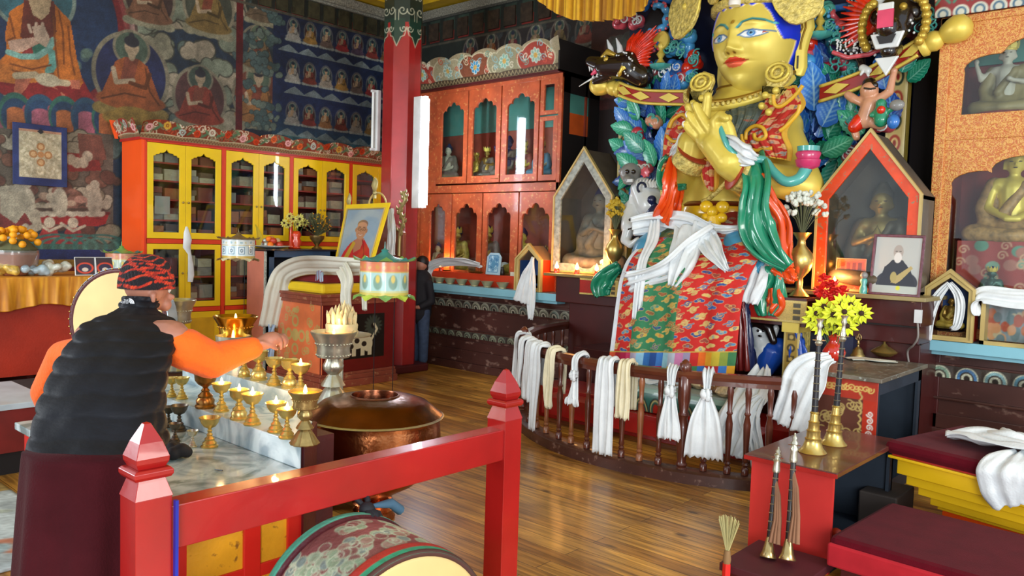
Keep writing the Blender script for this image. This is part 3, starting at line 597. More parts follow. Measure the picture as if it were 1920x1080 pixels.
# ================================================================== seated statues
def deity(name,label,loc,h,rz=0,skin=GOLD,robe=None,hair=None,crown=False,group=None,vox=None,cat='statue',lotus=None,praying=False,raised=False,face=True):
    """a cross legged statue, h = seat to crown, facing local -Y"""
    t=thing(name,label,cat,loc,rz,group);V=lambda x,y,z:(x*h,y*h,z*h);r=lambda v:v*h;vox=vox or h*.022
    body=[(V(0,.02,.10),V(0,.0,.36),r(.14),r(.13)),(V(0,0,.36),V(0,0,.56),r(.13),r(.13)),(V(-.13,0,.60),V(.13,0,.60),r(.075),r(.075)),(V(0,0,.6),V(0,-.01,.74),r(.055),r(.05)),(V(0,-.01,.80),r(.088)),(V(0,-.02,.74),V(0,-.02,.84),r(.06),r(.085))]
    if raised:body+=chain([V(-.17,0,.6),V(-.30,-.02,.5),V(-.36,-.06,.70)],[r(.05),r(.042),r(.03)])+[(V(-.36,-.07,.74),r(.04))]+chain([V(.17,0,.6),V(.26,-.05,.42),V(.08,-.2,.44)],[r(.05),r(.042),r(.03)])+[(V(.05,-.21,.46),r(.04))]
    elif praying:
        for s_ in (-1,1):body+=chain([V(s_*.17,0,.6),V(s_*.22,-.06,.42),V(s_*.02,-.2,.50)],[r(.05),r(.042),r(.03)])
        body+=[(V(0,-.21,.50),V(0,-.2,.58),r(.04),r(.02))]
    else:
        for s_ in (-1,1):body+=chain([V(s_*.17,0,.6),V(s_*.22,-.04,.36),V(s_*.05,-.20,.26)],[r(.05),r(.045),r(.035)])
        body+=[(V(-.05,-.21,.25),V(.05,-.21,.25),r(.035),r(.035))]
    for s_ in (-1,1):body+=[(V(s_*.09,-.03,.84),V(s_*.095,-.02,.76),r(.016),r(.02))]
    body+=[(V(0,-.108,.795),r(.018))]
    blob('figure',body,skin,t,vox,3,.5)
    rb_=robe or skin;legs=[(V(0,.02,.12),r(.2))]
    for s_ in (-1,1):legs+=chain([V(s_*.10,.02,.12),V(s_*.34,-.12,.10),V(s_*-.02,-.27,.08)],[r(.12),r(.10),r(.07)])
    if robe:legs+=[(V(-.17,.03,.6),V(-.25,.02,.36),r(.085),r(.09)),(V(-.25,.02,.36),V(-.2,-.04,.15),r(.085),r(.09)),(V(.1,.05,.12),V(.12,.05,.58),r(.14),r(.1)),(V(.17,.02,.6),V(.25,.0,.34),r(.09),r(.09)),(V(.25,0,.34),V(.2,-.04,.15),r(.09),r(.09)),(V(.1,-.07,.6),V(-.08,-.13,.3),r(.05),r(.06)),(V(-.06,.06,.15),V(-.1,.06,.55),r(.12),r(.08))]
    blob('robe' if robe else 'legs',legs,rb_,t,vox*1.2,4,.5)
    if hair:blob('hair',[(V(0,.025,.88),r(.100)),(V(0,.02,.975),r(.05))],hair,t,vox,2)
    if crown:
        b=B();P_=[]
        for k in range(5):
            a=math.radians(-160+k*35);c=Vector((math.cos(a)*.10*h,math.sin(a)*.10*h-.01*h,.88*h));out=Vector((math.cos(a),math.sin(a),0));sd=Vector((-out.y,out.x,0))
            b.prism([(-.035*h,0),(.035*h,0),(.04*h,.05*h),(0,.13*h),(-.04*h,.05*h)],c,sd,Vector((out.x*.2,out.y*.2,1)),out*.012*h)
        b.lathe([(.098*h,.86*h),(.105*h,.88*h),(.098*h,.895*h)],(0,-.005*h,0),20);b.build('crown',GOLD,t)
    if face:
        b=B()
        for s_ in (-1,1):b.ball(V(s_*.038,-.096,.825),(r(.018),r(.006),r(.006)),8,5)
        b.ball(V(0,-.1,.765),(r(.02),r(.008),r(.006)),8,5);b.build('face_paint',mat('face_line_paint','3a2a20',rough=.5),t,smooth=180)
    if lotus:
        b=B().lathe([(.40*h,-.09*h),(.44*h,-.06*h),(.38*h,-.03*h),(.42*h,0),(.36*h,.02*h)],(0,-.06*h,0),24,flute=(12,.03));b.build('lotus_seat',lotus,t,smooth=50)
    return t
DKGOLD=mat('dark_gilding','9a7c3a',rough=.4,metal=.7,var=.2);ROBEY=mat('yellow_brocade_robe','a8913a',rough=.6,var=.3,sc=30);ROBER=mat('red_brocade_robe','8a3a2c',rough=.6,var=.3,sc=30)
BLUEH=mat('ultramarine_paint','1c2ca8',rough=.45,var=.06);DKBLUEH=mat('dark_blue_hair_paint','1a2350',rough=.5);GREYR=mat('grey_brown_robe','6b6358',rough=.6,var=.25,sc=20);PALE=mat('pale_statue_paint','b0a890',rough=.5,var=.1)
LOTUSR=mat('lotus_red_paint','a33a38',rough=.5,var=.3,sc=18)
# ================================================================== glass fronted red cabinet, back wall
REDCAB=mat('orange_red_cabinet_paint','b5522c',rough=.45,var=.22,sc=7,wear='c98a50',coat=.15)
TEAL=mat('teal_interior_paint','4f8f84',rough=.6,var=.1)
def X73(px,py=300):return aty(px,py,7.3).x
cx0,cx1,yf,zt=-8.95,-5.88,7.3,3.64
t=thing('display_cabinet','tall orange red cabinet with lobed glass doors, holding gilded statues, right of the pillar','cabinet',(0,0,0))
zm0,zm1=2.30,2.36
b=B();b.box(cx0,cx1,yf+.42,yf+.45,1.1,zt).box(cx0,cx0+.03,yf,yf+.65,1.1,zt).box(cx0,cx1,yf,yf+.65,zt-.03,zt).box(cx0,cx1,yf,yf+.65,zm0,zm1).box(cx0,cx1,yf,yf+.65,1.1,1.14)
b.build('carcass',mat('cabinet_interior_red','8a3a28',rough=.6,var=.25),t)
B().box(cx0+.05,cx1-.03,yf+.40,yf+.415,3.1,zt-.05).build('back_cloth',TEAL,t)
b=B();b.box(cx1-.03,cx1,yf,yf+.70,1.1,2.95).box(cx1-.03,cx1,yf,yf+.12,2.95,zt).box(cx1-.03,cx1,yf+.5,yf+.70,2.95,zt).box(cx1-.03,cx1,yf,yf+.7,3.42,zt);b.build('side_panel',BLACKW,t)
B().box(cx1-.03,cx1-.02,yf+.12,yf+.5,3.0,3.2).box(cx1-.03,cx1-.02,yf+.12,yf+.5,2.95,3.0).build('side_window_card',mat('orange_card','d05a20',rough=.5),t);B().box(cx1-.035,cx1-.02,yf+.12,yf+.5,3.2,3.42).build('side_window_cloth',TEAL,t)
px_=lambda a:X73(a)
def cabdoor(u0,u1,v0,v1,inner,nm='door'):return arch_door(t,(0,yf,0),(1,0,0),(0,-1,0),u0,u1,v0,v1,inner,REDCAB,.03,nm=nm,handle=None)
ex=[X73(q,330) for q in (808,884,943,1014,1047)]   # upper divisions
ex=[-8.92,-7.92]+[X73(884,320),X73(942,320),X73(1010,320),X73(1048,320)]
gl=[(831,872),(889,933),(953,1004)]
u=[X73(q,250) for q in (820,880,942,1013,1056)]
b=B();b.box(u[0]-.95,u[0],yf-.02,yf,2.36,zt-.03).box(cx1-.05,cx1,yf-.035,yf,1.12,zt).box(cx0,cx1,yf-.035,yf,zm0-.02,zm1+.02).box(cx0,cx1,yf-.03,yf,zt-.06,zt).box(cx0,cx1,yf-.03,yf,1.1,1.16)
b.build('face_frame',REDCAB,t,bevel=.004)
for i in range(3):
    u0,u1=u[i],u[i+1];g0,g1=X73(gl[i][0],250),X73(gl[i][1],250);cabdoor(u0+.01,u1-.01,2.40,3.58,lobed(g0,g1,2.49,3.46))
u0,u1=u[3],cx1-.05;cabdoor(u0+.01,u1-.005,3.17,3.58,rect(u0+.07,u1-.07,3.22,3.52));cabdoor(u0+.01,u1-.005,2.40,3.15,rect(u0+.07,u1-.07,2.47,3.10))
ul=[X73(q,420) for q in (790,849,907,975)]+[cx1-.05];gll=[(809,837),(856,897),(916,960),(981,1033)]
for i in range(4):
    g0,g1=X73(gll[i][0],420),X73(gll[i][1],420);cabdoor(ul[i]+.01,ul[i+1]-.01,1.18,2.27,lobed(g0,g1,1.28,2.14,.26))
for j in range(1):B().box(cx0,ul[0],yf-.03,yf,1.16,2.3).build('end_panel',REDCAB,t)
def gcrown(x0,x1,z0,H,yfc,name,seed,base='93886a'):
    def pos(U,V):hh=H*(.84+.16*np.abs(np.sin(PI*(U-x0)/.42))**.6);q=(V-z0)/H;return (U,yfc-.10*q,z0+hh*q)
    cv=Cv(x0,x1,z0,z0+H,.007,base);r=random.Random(seed);x=x0+.2;k=0
    while x<x1:
        col=['8f8a6c','9a3a2c','a09878','7d4a34'][k % 4];cv.ell(x,z0+H*.5,.30,H*.46,'c0b89a');cv.ell(x,z0+H*.5,.28,H*.43,col)
        for q in range(12):cv.curl(x+r.uniform(-.28,.28),z0+H*r.uniform(.35,.95),r.uniform(.03,.06),.011,r.choice(['cfc6a4','6d9a8a','c2503a','d8d0b8','7fb0b8']),1.2,r.random()*6,r.choice([1,-1]))
        fc=['3f8fb8','7fae9c','8fb0a0'][k % 3];cz=z0+H*.56
        for q in range(8):cv.ell(x+.055*math.cos(q*.785),cz+.055*math.sin(q*.785),.034,.026,'c8d4c8',rot=q*.785);cv.ell(x+.055*math.cos(q*.785),cz+.055*math.sin(q*.785),.026,.018,fc,rot=q*.785)
        cv.ell(x,cz,.03,.03,'c8a050');x+=.5;k+=1
    cv.rect(x0,x1,z0,z0+H*.27,'4a3a28');x=x0
    while x<x1:cv.line([(x,z0+H*.10),(x+.03,z0+H*.24),(x+.06,z0+H*.10)],.010,'a89a70');x+=.06
    x=x0;cv.rect(x0,x1,z0,z0+H*.09,'b0a67e')
    while x<x1:cv.ell(x,z0+H*.04,.02,.02,'5a4a34');x+=.06
    cv.grain(.1);return sheet(name,cv,pos,PAINTG)
cbn=thing('crown_board','scalloped painted crown board with a blue flower on top of the red glass cabinet','cornice board')
o=gcrown(cx0,cx1,3.64,.40,7.26,'painted_face',3);o.parent=cbn;B().box(cx0,cx1,7.2,7.95,3.63,3.66).build('cornice_strip',MAROON,cbn)
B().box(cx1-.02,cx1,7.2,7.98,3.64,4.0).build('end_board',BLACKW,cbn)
# statues behind its panes
st=[((gll[1][0]+gll[1][1])/2-2,'gilded seated statue behind the second lower pane, between the lamp and the scarf rack',.62,DKGOLD,ROBEY,True,False),((gll[2][0]+gll[2][1])/2-6,'dark robed seated statue behind the third lower pane of the red cabinet',.64,DKGOLD,GREYR,True,False),((gll[3][0]+gll[3][1])/2-10,'gilded seated statue with yellow robe behind the rightmost lower pane',.62,GOLD,ROBEY,False,True)]
for px,lab,h,sk,rbm,cr,pr_ in st:
    p=aty(px,440,7.62);deity('seated_statue',lab.replace('between the lamp and the scarf rack','right of the bright tube'),(p.x-.04,7.50,1.27),h*.92,.2,sk,rbm,DKBLUEH,crown=cr,praying=pr_,group='statues in the lower row of the red cabinet',lotus=DKGOLD)
p=aty(825,440,7.6);deity('seated_statue','small pale seated statue behind the lower pane beside the bright tube',(p.x-.05,7.62,1.2),.42,.2,PALE,ROBER,DKBLUEH,group='statues in the lower row of the red cabinet')
up_=[(852,.48,PALE,GREYR,'pale seated statue behind the upper pane nearest the bright tube'),(905,.34,GOLD,ROBEY,'small gilded statue behind the second upper pane, on its left side'),(925,.40,DKGOLD,GREYR,'dark gilded statue behind the second upper pane, on its right side'),(965,.52,DKBLUEH,GREYR,'dark blue seated statue behind the third upper pane'),(994,.44,GOLD,ROBER,'gilded statue with a red robe behind the third upper pane, on its right'),(1027,.42,PALE,mat('blue_robe_paint','4a7f9c',rough=.5),'pale statue on a blue seat behind the narrow upper pane')]
for px,h,sk,rbm,lab in up_:
    p=aty(px,300,7.6);deity('seated_statue',lab,(p.x-.03,7.52,2.48),h,.2,sk,rbm,DKBLUEH,crown=(h<.45),raised=(px in (925,965)),group='statues in the upper row of the red cabinet',lotus=DKGOLD)
for px,hz,m_,lab in ((876,.16,CREAM,'cream cloth bundle beside the gilded statue behind the second lower pane'),(940,.26,WHITE,'white cloth bundle in the third lower pane of the red cabinet'),(1012,.24,CREAM,'pale cloth bundle in the rightmost lower pane of the red cabinet'),(886,.12,mat('gold_cloth','c8a040',rough=.5,var=.3,sc=30),'gold cloth bundle low in the second lower pane')):
    p=aty(px,470,7.5);b=B();r=random.Random(px)
    tag(blob('cloth_bundle',[((p.x+r.uniform(-.07,.07),7.50+r.uniform(-.03,.06),1.17+r.uniform(.03,hz)),r.uniform(.05,.09)) for _ in range(9)],m_,None,.012,5),lab,'cloth')
for k,px in enumerate((1020,1025,1030)):
    p=aty(px,415,7.45);
t2=thing('gilded_hand','gilded raised hand ornament standing in the rightmost lower pane of the red cabinet','ornament',(aty(1020,420,7.45).x,7.5,1.4))
blob('hand',[((0,0,0),(0,0,.12),.05,.045)]+[((x*.022,0,.12),(x*.034,0,.24-.02*abs(x)),.012,.008) for x in (-2,-1,0,1,2)],DKGOLD,t2,.007,2)
B().lathe([(.07,-.24),(.06,-.1),(.05,0)],(0,0,0),16).build('pedestal',DKGOLD,t2,smooth=60)
# ================================================================== cloth ribbons
def spl(pts,n):
    """smooth resampling of a point list"""
    P=np.array([tuple(p) for p in pts],float);k=len(P);t=np.linspace(0,k-1,n);i=np.clip(t.astype(int),0,k-2);f=(t-i)[:,None]
    p0=P[np.clip(i-1,0,k-1)];p1=P[i];p2=P[i+1];p3=P[np.clip(i+2,0,k-1)]
    return .5*((2*p1)+(-p0+p2)*f+(2*p0-5*p1+4*p2-p3)*f**2+(-p0+3*p1-3*p2+p3)*f**3)
def ribbon(name,path,width,side,m,parent=None,folds=3,amp=.02,n=44,k=22,thick=.005,seed=0,frayed=0,cols=None,twist=0):
    """a strip of cloth hanging or lying along a path; side = direction of its width (vector or list)"""
    C_=spl(path,n);Wd=spl([(w_,0,0) for w_ in width],n)[:,0] if isinstance(width,(list,tuple)) else np.full(n,width)
    sd=spl(side,n) if isinstance(side,list) else np.tile(np.array(tuple(side),float),(n,1));T=np.gradient(C_,axis=0);T/=np.linalg.norm(T,axis=1)[:,None]+1e-9
    sd=sd-T*(sd*T).sum(1)[:,None];sd/=np.linalg.norm(sd,axis=1)[:,None]+1e-9;N_=np.cross(T,sd);rg=np.random.default_rng(seed+11)
    v=np.linspace(-.5,.5,k);ph=rg.random(4)*6;t=np.linspace(0,1,n)[:,None]
    wv=amp*.62*(np.sin(v[None]*folds*6.28+ph[0]+1.5*t)+.6*np.sin(v[None]*folds*10.7+ph[1]+5*t*rg.random())+.45*np.sin(v[None]*7+t*11+ph[2])+.3*np.sin(v[None]*23+t*17+ph[3]))
    P=C_[:,None]+sd[:,None]*(v[None]*Wd[:,None])[...,None]+N_[:,None]*wv[...,None]
    if frayed:P[-1]+=T[-1]*(rg.random(k)*frayed)[:,None]
    V=P.reshape(-1,3);i=np.arange(n*k).reshape(n,k);F=np.stack([i[:-1,:-1],i[:-1,1:],i[1:,1:],i[1:,:-1]],-1).reshape(-1,4)
    me=bpy.data.meshes.new(name);me.from_pydata(V.tolist(),[],F.tolist());me.polygons.foreach_set('use_smooth',[True]*len(F))
    if cols:
        for q in cols:me.materials.append(q)
        me.polygons.foreach_set('material_index',[min(int((f % (k-1))/(k-1)*len(cols)),len(cols)-1) for f in range(len(F))])
    else:me.materials.append(m)
    o=bpy.data.objects.new(name,me);COL.objects.link(o);o.parent=parent;md=o.modifiers.new('thickness','SOLIDIFY');md.thickness=thick;md.offset=0
    return o
Q=aty
# ================================================================== sculpted heads
class Face(Cv):
    """paint laid on a head by its front coordinates"""
    def __init__(s,X,Z,bg,d=.01):s.X,s.Z=X,Z;s.h,s.w=X.shape;s.dx=d;s.c=np.ones(X.shape+(3,))*np.array(rgb(bg))
    def win(s,*a):return slice(0,s.h),slice(0,s.w),s.X,s.Z
def head(name,H,skin,m,parent,loc,rz=0,n=260,paint=None,hairline=None,hair='1530c0',width=.74,depth=.82,soft=1.0,tilt=0):
    th=np.linspace(-PI,PI,n);ph=np.linspace(-PI/2,PI/2,n);T,P=np.meshgrid(th,ph);cp=np.cos(P);z=.5*np.sin(P);jaw=1-.26*np.clip(-z/.5,0,1)**1.6
    w_=width/2;x=w_*np.abs(cp)**.86*np.sin(T)*jaw;fr=-(depth/2)*np.abs(cp)**.86*np.cos(T)*(1-.08*np.clip(-z/.5,0,1));front=np.clip(np.cos(T)*1.6,0,1)
    G=lambda cx,cz,sx,sz:np.exp(-((x-cx)/sx)**2-((z-cz)/sz)**2)
    d=.030*G(0,-.02,.035,.09)+.050*G(0,-.11,.042,.055)+.055*G(0,-.155,.048,.032)+.032*(G(.052,-.166,.026,.024)+G(-.052,-.166,.026,.024))
    d+=.028*G(0,-.222,.085,.018)+.034*G(0,-.268,.07,.026)-.018*G(0,-.245,.10,.007)-.012*G(0,-.20,.02,.02)+.028*G(0,-.42,.09,.06)-.012*G(0,-.33,.09,.03)
    for s_ in (-1,1):d+=.016*G(s_*.15,.055,.10,.022)-.026*G(s_*.145,-.035,.075,.04)+.022*G(s_*.145,-.037,.05,.026)+.02*G(s_*.19,-.13,.09,.09)
    y=fr-d*front*soft
    F=Face(x+100*(front<=0.02),z,skin,.35*H*0+.006)
    if hairline is not None:
        hl=.205-.27*np.clip((np.abs(x)-.20)/.13,0,1)**1.5+.010*np.cos(x*70);hm=(z>hl) & (z>-.07);
        hm=hm | (np.cos(T)<.1);F.c[hm]=np.array(rgb(hair));out=1+.035*hm;x,y=x*out,y*out;z=z*(1+.03*hm)
    if paint:paint(F)
    V=np.stack([x,y,z],-1)*H;c,s_=math.cos(rz),math.sin(rz);ct,st_=math.cos(tilt),math.sin(tilt)
    Y2=V[...,1]*ct-V[...,2]*st_;Z2=V[...,1]*st_+V[...,2]*ct;X2=V[...,0]*c-Y2*s_;Y3=V[...,0]*s_+Y2*c
    g=Cv(0,1,0,1,1/(n-1),skin);g.c=F.c;return sheet(name,g,lambda U,W_:(loc[0]+X2,loc[1]+Y3,loc[2]+Z2),m,parent)
def big_face(F):
    Z0=F.Y0 if hasattr(F,'Y0') else F.Z;F.Z=Z0+.065
    for s_ in (-1,1):
        F.poly([(s_*(.055),.025),(s_*.10,.050),(s_*.16,.058),(s_*.22,.045),(s_*.265,.040),(s_*.20,.012),(s_*.14,.000),(s_*.09,.005)],'eef2f4')
        F.ell(s_*.150,.032,.032,.026,'2a6ec0');F.ell(s_*.150,.034,.020,.020,'8cc4e8');F.ell(s_*.150,.034,.010,.011,'10203c');F.poly([(s_*.225,.046),(s_*.27,.041),(s_*.225,.030)],'b04a30')
        F.line([(s_*.048,.020),(s_*.10,.053),(s_*.16,.063),(s_*.22,.052),(s_*.30,.050)],.010,'2a5a9a');F.line([(s_*.055,.022),(s_*.10,.002),(s_*.15,-.004),(s_*.21,.010),(s_*.26,.036)],.007,'3a70b0')
        F.line([(s_*.04,.085),(s_*.08,.125),(s_*.15,.150),(s_*.23,.140),(s_*.30,.110)],.017,'3f9aa0');F.line([(s_*.05,.080),(s_*.09,.118),(s_*.16,.141),(s_*.24,.128)],.006,'1c3c60')
    F.ell(0,.135,.020,.018,'a8802c',inner=.5);F.ell(0,.135,.008,.008,'a8802c')
    F.Z=Z0
    F.poly([(-.115,-.236),(-.05,-.218),(-.02,-.208),(0,-.214),(.02,-.208),(.05,-.218),(.115,-.236),(.06,-.246),(-.06,-.246)],'d8442c')
    F.poly([(-.105,-.242),(-.05,-.246),(0,-.249),(.05,-.246),(.105,-.242),(.055,-.282),(0,-.292),(-.055,-.282)],'ec6a4c');F.line([(-.12,-.236),(-.06,-.244),(0,-.247),(.06,-.244),(.12,-.236)],.005,'8a2a1c')
    for s_ in (-1,1):F.ell(s_*.03,-.182,.012,.008,'7a5a1c')
GOLDP=mat('gilded_paint',attr=True,rough=.40,metal=.2,var=.05,sc=5)
ST=thing('great_statue','colossal golden faced crowned statue in brocade, seated with hands raised before its chest','statue',(0,0,0))
FH=1.06;hc=Q(1396,84,6.95);HC=(hc.x+.115,7.0,hc.z+.02)
head('face',FH,'dec85c',GOLDP,ST,HC,rz=-.10,paint=big_face,hairline=True,hair='1636d8',tilt=-.04)
GOLDS=mat('statue_gold','dcc658',rough=.40,metal=.2,var=.05,sc=5)
FIL=mat('gold_filigree','d2be68',rough=.36,metal=.15,var=.4,sc=26,bump=1.0,bsc=34)
def rot(p,a,c=HC):x,y=p[0],p[1];return Vector((c[0]+x*math.cos(a)-y*math.sin(a),c[1]+x*math.sin(a)+y*math.cos(a),c[2]+p[2]))
def ear(s_):
    b=B();out=[(.0,.13),(.05,.16),(.09,.12),(.10,.04),(.075,-.05),(.06,-.14),(.065,-.26),(.045,-.33),(.01,-.33),(-.005,-.26),(.0,-.12),(-.01,0)];out=[(p[0]*1.35,p[1]*1.15) for p in out]
    o=rot((s_*.375,-.02,.02),-.10);ax=Vector((s_*.72,.55,0)).normalized();nrm=Vector((s_*-.35,-.9,0)).normalized()
    b.prism(out,o,ax,(0,0,1),-nrm*.045);q=b.build('ear',GOLDS,ST,bevel=.014,smooth=40)
    b=B();b.tube([o+nrm*.005+ax*p[0]+Vector((0,0,p[1])) for p in spl([(.01,.10),(.05,.13),(.085,.10),(.085,.03),(.06,-.04),(.045,-.12)],16).tolist() if True] if False else [o+nrm*.006+ax*p[0]+Vector((0,0,p[1])) for p in [(.01,.10),(.035,.135),(.065,.135),(.083,.10),(.085,.04),(.065,-.03),(.05,-.10),(.05,-.15)]],.009,8)
    b.tube([o+nrm*.006+ax*p[0]+Vector((0,0,p[1])) for p in [(.05,.09),(.06,.04),(.04,0),(.02,-.03),(.03,-.07)]],.008,8);b.build('ear_fold',mat('darker_gold','a07c28',rough=.35,metal=.6),q,smooth=60)  # ear folds, neck creases and necklace rim take a darker gold
    b=B();b.box(-.006,.006,-.012,.002,-.055,.055);s2=b.build('ear_slit',mat('dark_slit','2a1c0c'),q);c_=o+nrm*.006+ax*.03+Vector((0,0,-.26));s2.location=c_;s2.rotation_euler=(0,0,math.atan2(ax.y,ax.x))
for s_ in (-1,1):ear(s_)
# neck, torso, arms: one continuous body
Yt=7.02
nk=Q(1396,190,Yt);ch=Q(1375,270,Yt-.05);wa=Q(1352,375,Yt-.05);hip=Q(1350,420,Yt-.05)
shL=Q(1288,245,Yt);shR=Q(1462,240,Yt-.05);elL=Q(1266,365,6.75);elR=Q(1508,350,6.70);wrL=Q(1292,300,6.42);wrR=Q(1388,322,6.30)
bd=[(nk+Vector((0,0,.32)),nk+Vector((0,0,-.12)),.25,.26),(nk+Vector((0,.02,-.1)),ch,.34,.50),(ch,wa,.50,.33),(wa,hip,.33,.38),(shL,shR,.21,.21),(ch+Vector((-.22,-.22,.0)),.24),(ch+Vector((.22,-.22,.0)),.24)]
bd+=chain([shL,elL,wrL],[.19,.15,.10])+chain([shR,elR,wrR],[.18,.165,.12])
blob('body',bd,GOLDS,ST,.024,8,.6)
B().lathe([(.262,0),(.268,.008),(.262,.016)],(nk.x,nk.y,nk.z+.1),40).lathe([(.268,0),(.274,.008),(.268,.016)],(nk.x,nk.y,nk.z-.02),40).build('neck_crease',_mats['darker_gold'],ST,smooth=60)
# hands
def R_(px,py,y):return Q(px,py,y)
y1=6.16
hand1=[(R_(1388,322,6.28),R_(1366,304,y1),.125,.13),(R_(1366,304,y1),R_(1340,272,y1),.13,.12),(R_(1348,290,y1),R_(1324,264,y1),.10,.085),(R_(1352,270,y1),R_(1345,246,y1-.02),.10,.075)]
def finger(L_,y,r0,r1):P_=[R_(*p,y-.02*i) for i,p in enumerate(L_)];k=len(P_)-1;return [(P_[i],P_[i+1],r0+(r1-r0)*i/k,r0+(r1-r0)*(i+1)/k) for i in range(k)]
hand1+=finger([(1326,270),(1304,252),(1293,243),(1285,233)],y1,.052,.034)
hand1+=finger([(1330,262),(1311,240),(1300,228),(1291,214)],y1-.01,.054,.034)
hand1+=finger([(1340,254),(1322,230),(1312,214),(1304,197)],y1-.02,.056,.034)
hand1+=finger([(1350,250),(1340,228),(1350,216),(1362,222)],y1-.03,.054,.032)
hand1+=finger([(1362,285),(1372,262),(1368,240),(1362,226)],y1+.05,.062,.034)
y2=6.42
hand2=[(R_(1292,302,y2),R_(1300,270,y2),.125,.14),(R_(1300,270,y2),R_(1318,245,y2),.14,.09)]
hand2+=finger([(1318,248),(1322,222),(1325,200),(1327,180)],y2-.02,.058,.038)+finger([(1306,250),(1300,225),(1294,208),(1290,200)],y2+.03,.055,.034)+finger([(1325,252),(1345,236),(1358,228),(1366,222)],y2-.08,.06,.036)
blob('hand',hand1,GOLDS,ST,.0115,4,.5);blob('hand',hand2,GOLDS,ST,.0115,4,.5)
NAIL=mat('pearl_nail','e8e4dc',rough=.2,coat=.5)
for px,py,y in ((1284,233,y1-.085),(1290,215,y1-.095),(1303,198,y1-.10)):
    c_=R_(px,py,y+.01);o=B().ball((0,0,0),(.026,.014,.032),12,8).build('fingernail',NAIL,ST,smooth=180);o.location=c_;o.rotation_euler=(0,-.5,.3)
for c_,c2,r in ((R_(1300,292,6.42),R_(1290,310,6.44),.145),(R_(1382,322,6.27),R_(1402,330,6.34),.15)):
    ax=(c2-c_).normalized();L_=(c2-c_).length
    br_=B().lathe([(r,0),(r+.012,.02),(r+.005,L_*.5),(r+.018,L_*1.0),(r+.005,L_*1.2)],c_,32,ax).build('bracelet',FIL,ST,smooth=60)
    B().lathe([(r+.004,-.03),(r+.018,-.02),(r+.004,-.005)],c_,32,ax).build('coral_ring',mat('coral_red','a83a24',rough=.35),br_,smooth=60)
# earrings
for a_,b__,px,py in ((1322,128,1312,190),(1468,108,1446,185)):
    p,q=Q(a_,b__+10,6.62),Q(px,py,6.55);L_=(p-q).length;d_=(q-p).normalized();sd=Vector((1,0,0))-d_*d_.x;sd.normalize()
    out=[(.0,-.02),(.09,.02),(.115,.09),(.10,.16),(.065,.20),(.085,.27),(.095,L_*.75),(.05,L_*1.0),(-.05,L_*1.0),(-.095,L_*.75),(-.085,.27),(-.065,.20),(-.10,.16),(-.115,.09),(-.09,.02)]
    e=B().prism(out,p+Vector((0,.02,0)),sd,d_,Vector((0,-.05,0))).build('earring',FIL,ST,bevel=.015,smooth=50)
    b=B().tube([p+sd*(.10*math.cos(t*.45))+d_*(.09+.08*math.sin(t*.45))+Vector((0,-.045,0)) for t in range(15)],.014,8);b.tube([p+sd*(.05*math.cos(t*.7))+d_*(.09+.05*math.sin(t*.7))+Vector((0,-.05,0)) for t in range(10)],.014,8)
    for k in range(5):b.ball(p+d_*(.25+k*L_*.15)+sd*(.04*(-1)**k)+Vector((0,-.045,0)),.032,8,6)
    b.build('scrollwork',GOLDS,e,smooth=60)
# necklace
b=B();pts=[];
nc=nk+Vector((0,-.04,-.02))
for k in range(33):a=PI+PI*k/32;pts.append(nc+Vector((.50*math.cos(a),.36*math.sin(a)-.08,-.24*math.sin(-a)*1.0 if False else-.26*(-math.sin(a))+.16)))
b.tube(pts,.035,10);nkl=b.build('necklace',GOLDS,ST,smooth=60);b=B()
pts2=[p+Vector((0,.03,.055)) for p in pts];b.tube(pts2,.022,8);b.build('necklace_rim',_mats['darker_gold'],nkl,smooth=60);b=B()
for p in pts[2:-2]:b.ball(p+Vector((0,-.03,.02)),.022,8,6)
b.build('necklace_beads',FIL,nkl,smooth=60)
# crown: band, two side discs and three standing leaves above
b=B();b.lathe([(.43,.0),(.455,.02),(.455,.07),(.43,.09)],(HC[0],HC[1]+.03,HC[2]+.24),44);b.build('crown_band',FIL,ST,smooth=60)
def crown_leaf(c,r,sd,up_):
    out=[];nn=sd.cross(up_).normalized()
    for k in range(26):a=2*PI*k/26;rr=r*(1+.10*abs(math.sin(2.5*a)));out.append((rr*math.cos(a)*.92,rr*math.sin(a)*1.15))
    e=B().prism(out,c,sd,up_,nn*.04).build('crown_leaf',FIL,ST,bevel=.01,smooth=40);b=B()
    for s_ in (-1,1):
        o_=nn*(.05 if nn.y>0 else-.01);f_=Vector((0,-.03,0))
        b.tube([c+f_+sd*(s_*r*.45+r*.38*(1-.06*t)*math.cos(t*.55))+up_*(r*.38*(1-.06*t)*math.sin(t*.55)) for t in range(16)],r*.055,7)
        b.tube([c+f_+sd*(s_*r*.35+r*.25*(1-.06*t)*math.cos(t*.55+2))+up_*(r*.6*s_*.8+r*.25*(1-.06*t)*math.sin(t*.55+2)) for t in range(14)],r*.05,7)
    for q in range(9):
        ca=q*2*PI/9+.3;rr_=r*.66;b.tube([c+f_+sd*(rr_*.9*math.cos(ca)+r*.15*(1-.07*t)*math.cos(t*.7+ca))+up_*(rr_*1.1*math.sin(ca)+r*.15*(1-.07*t)*math.sin(t*.7+ca)) for t in range(12)],r*.04,6)
    b.tube([c+f_+sd*(r*.9*math.cos(t*.262))+up_*(r*1.12*math.sin(t*.262)) for t in range(25)],r*.055,7)
    b.ball(c+f_,r*.14,10,8);b.build('scrollwork',GOLDS,e,smooth=60)
cL,cR_=Q(1288,14,6.75),Q(1496,-12,6.75)
crown_leaf(cL,.235,Vector((.92,-.38,0)).normalized(),Vector((.12,0,1)).normalized());crown_leaf(cR_,.22,Vector((.92,.38,0)).normalized(),Vector((-.12,0,1)).normalized())
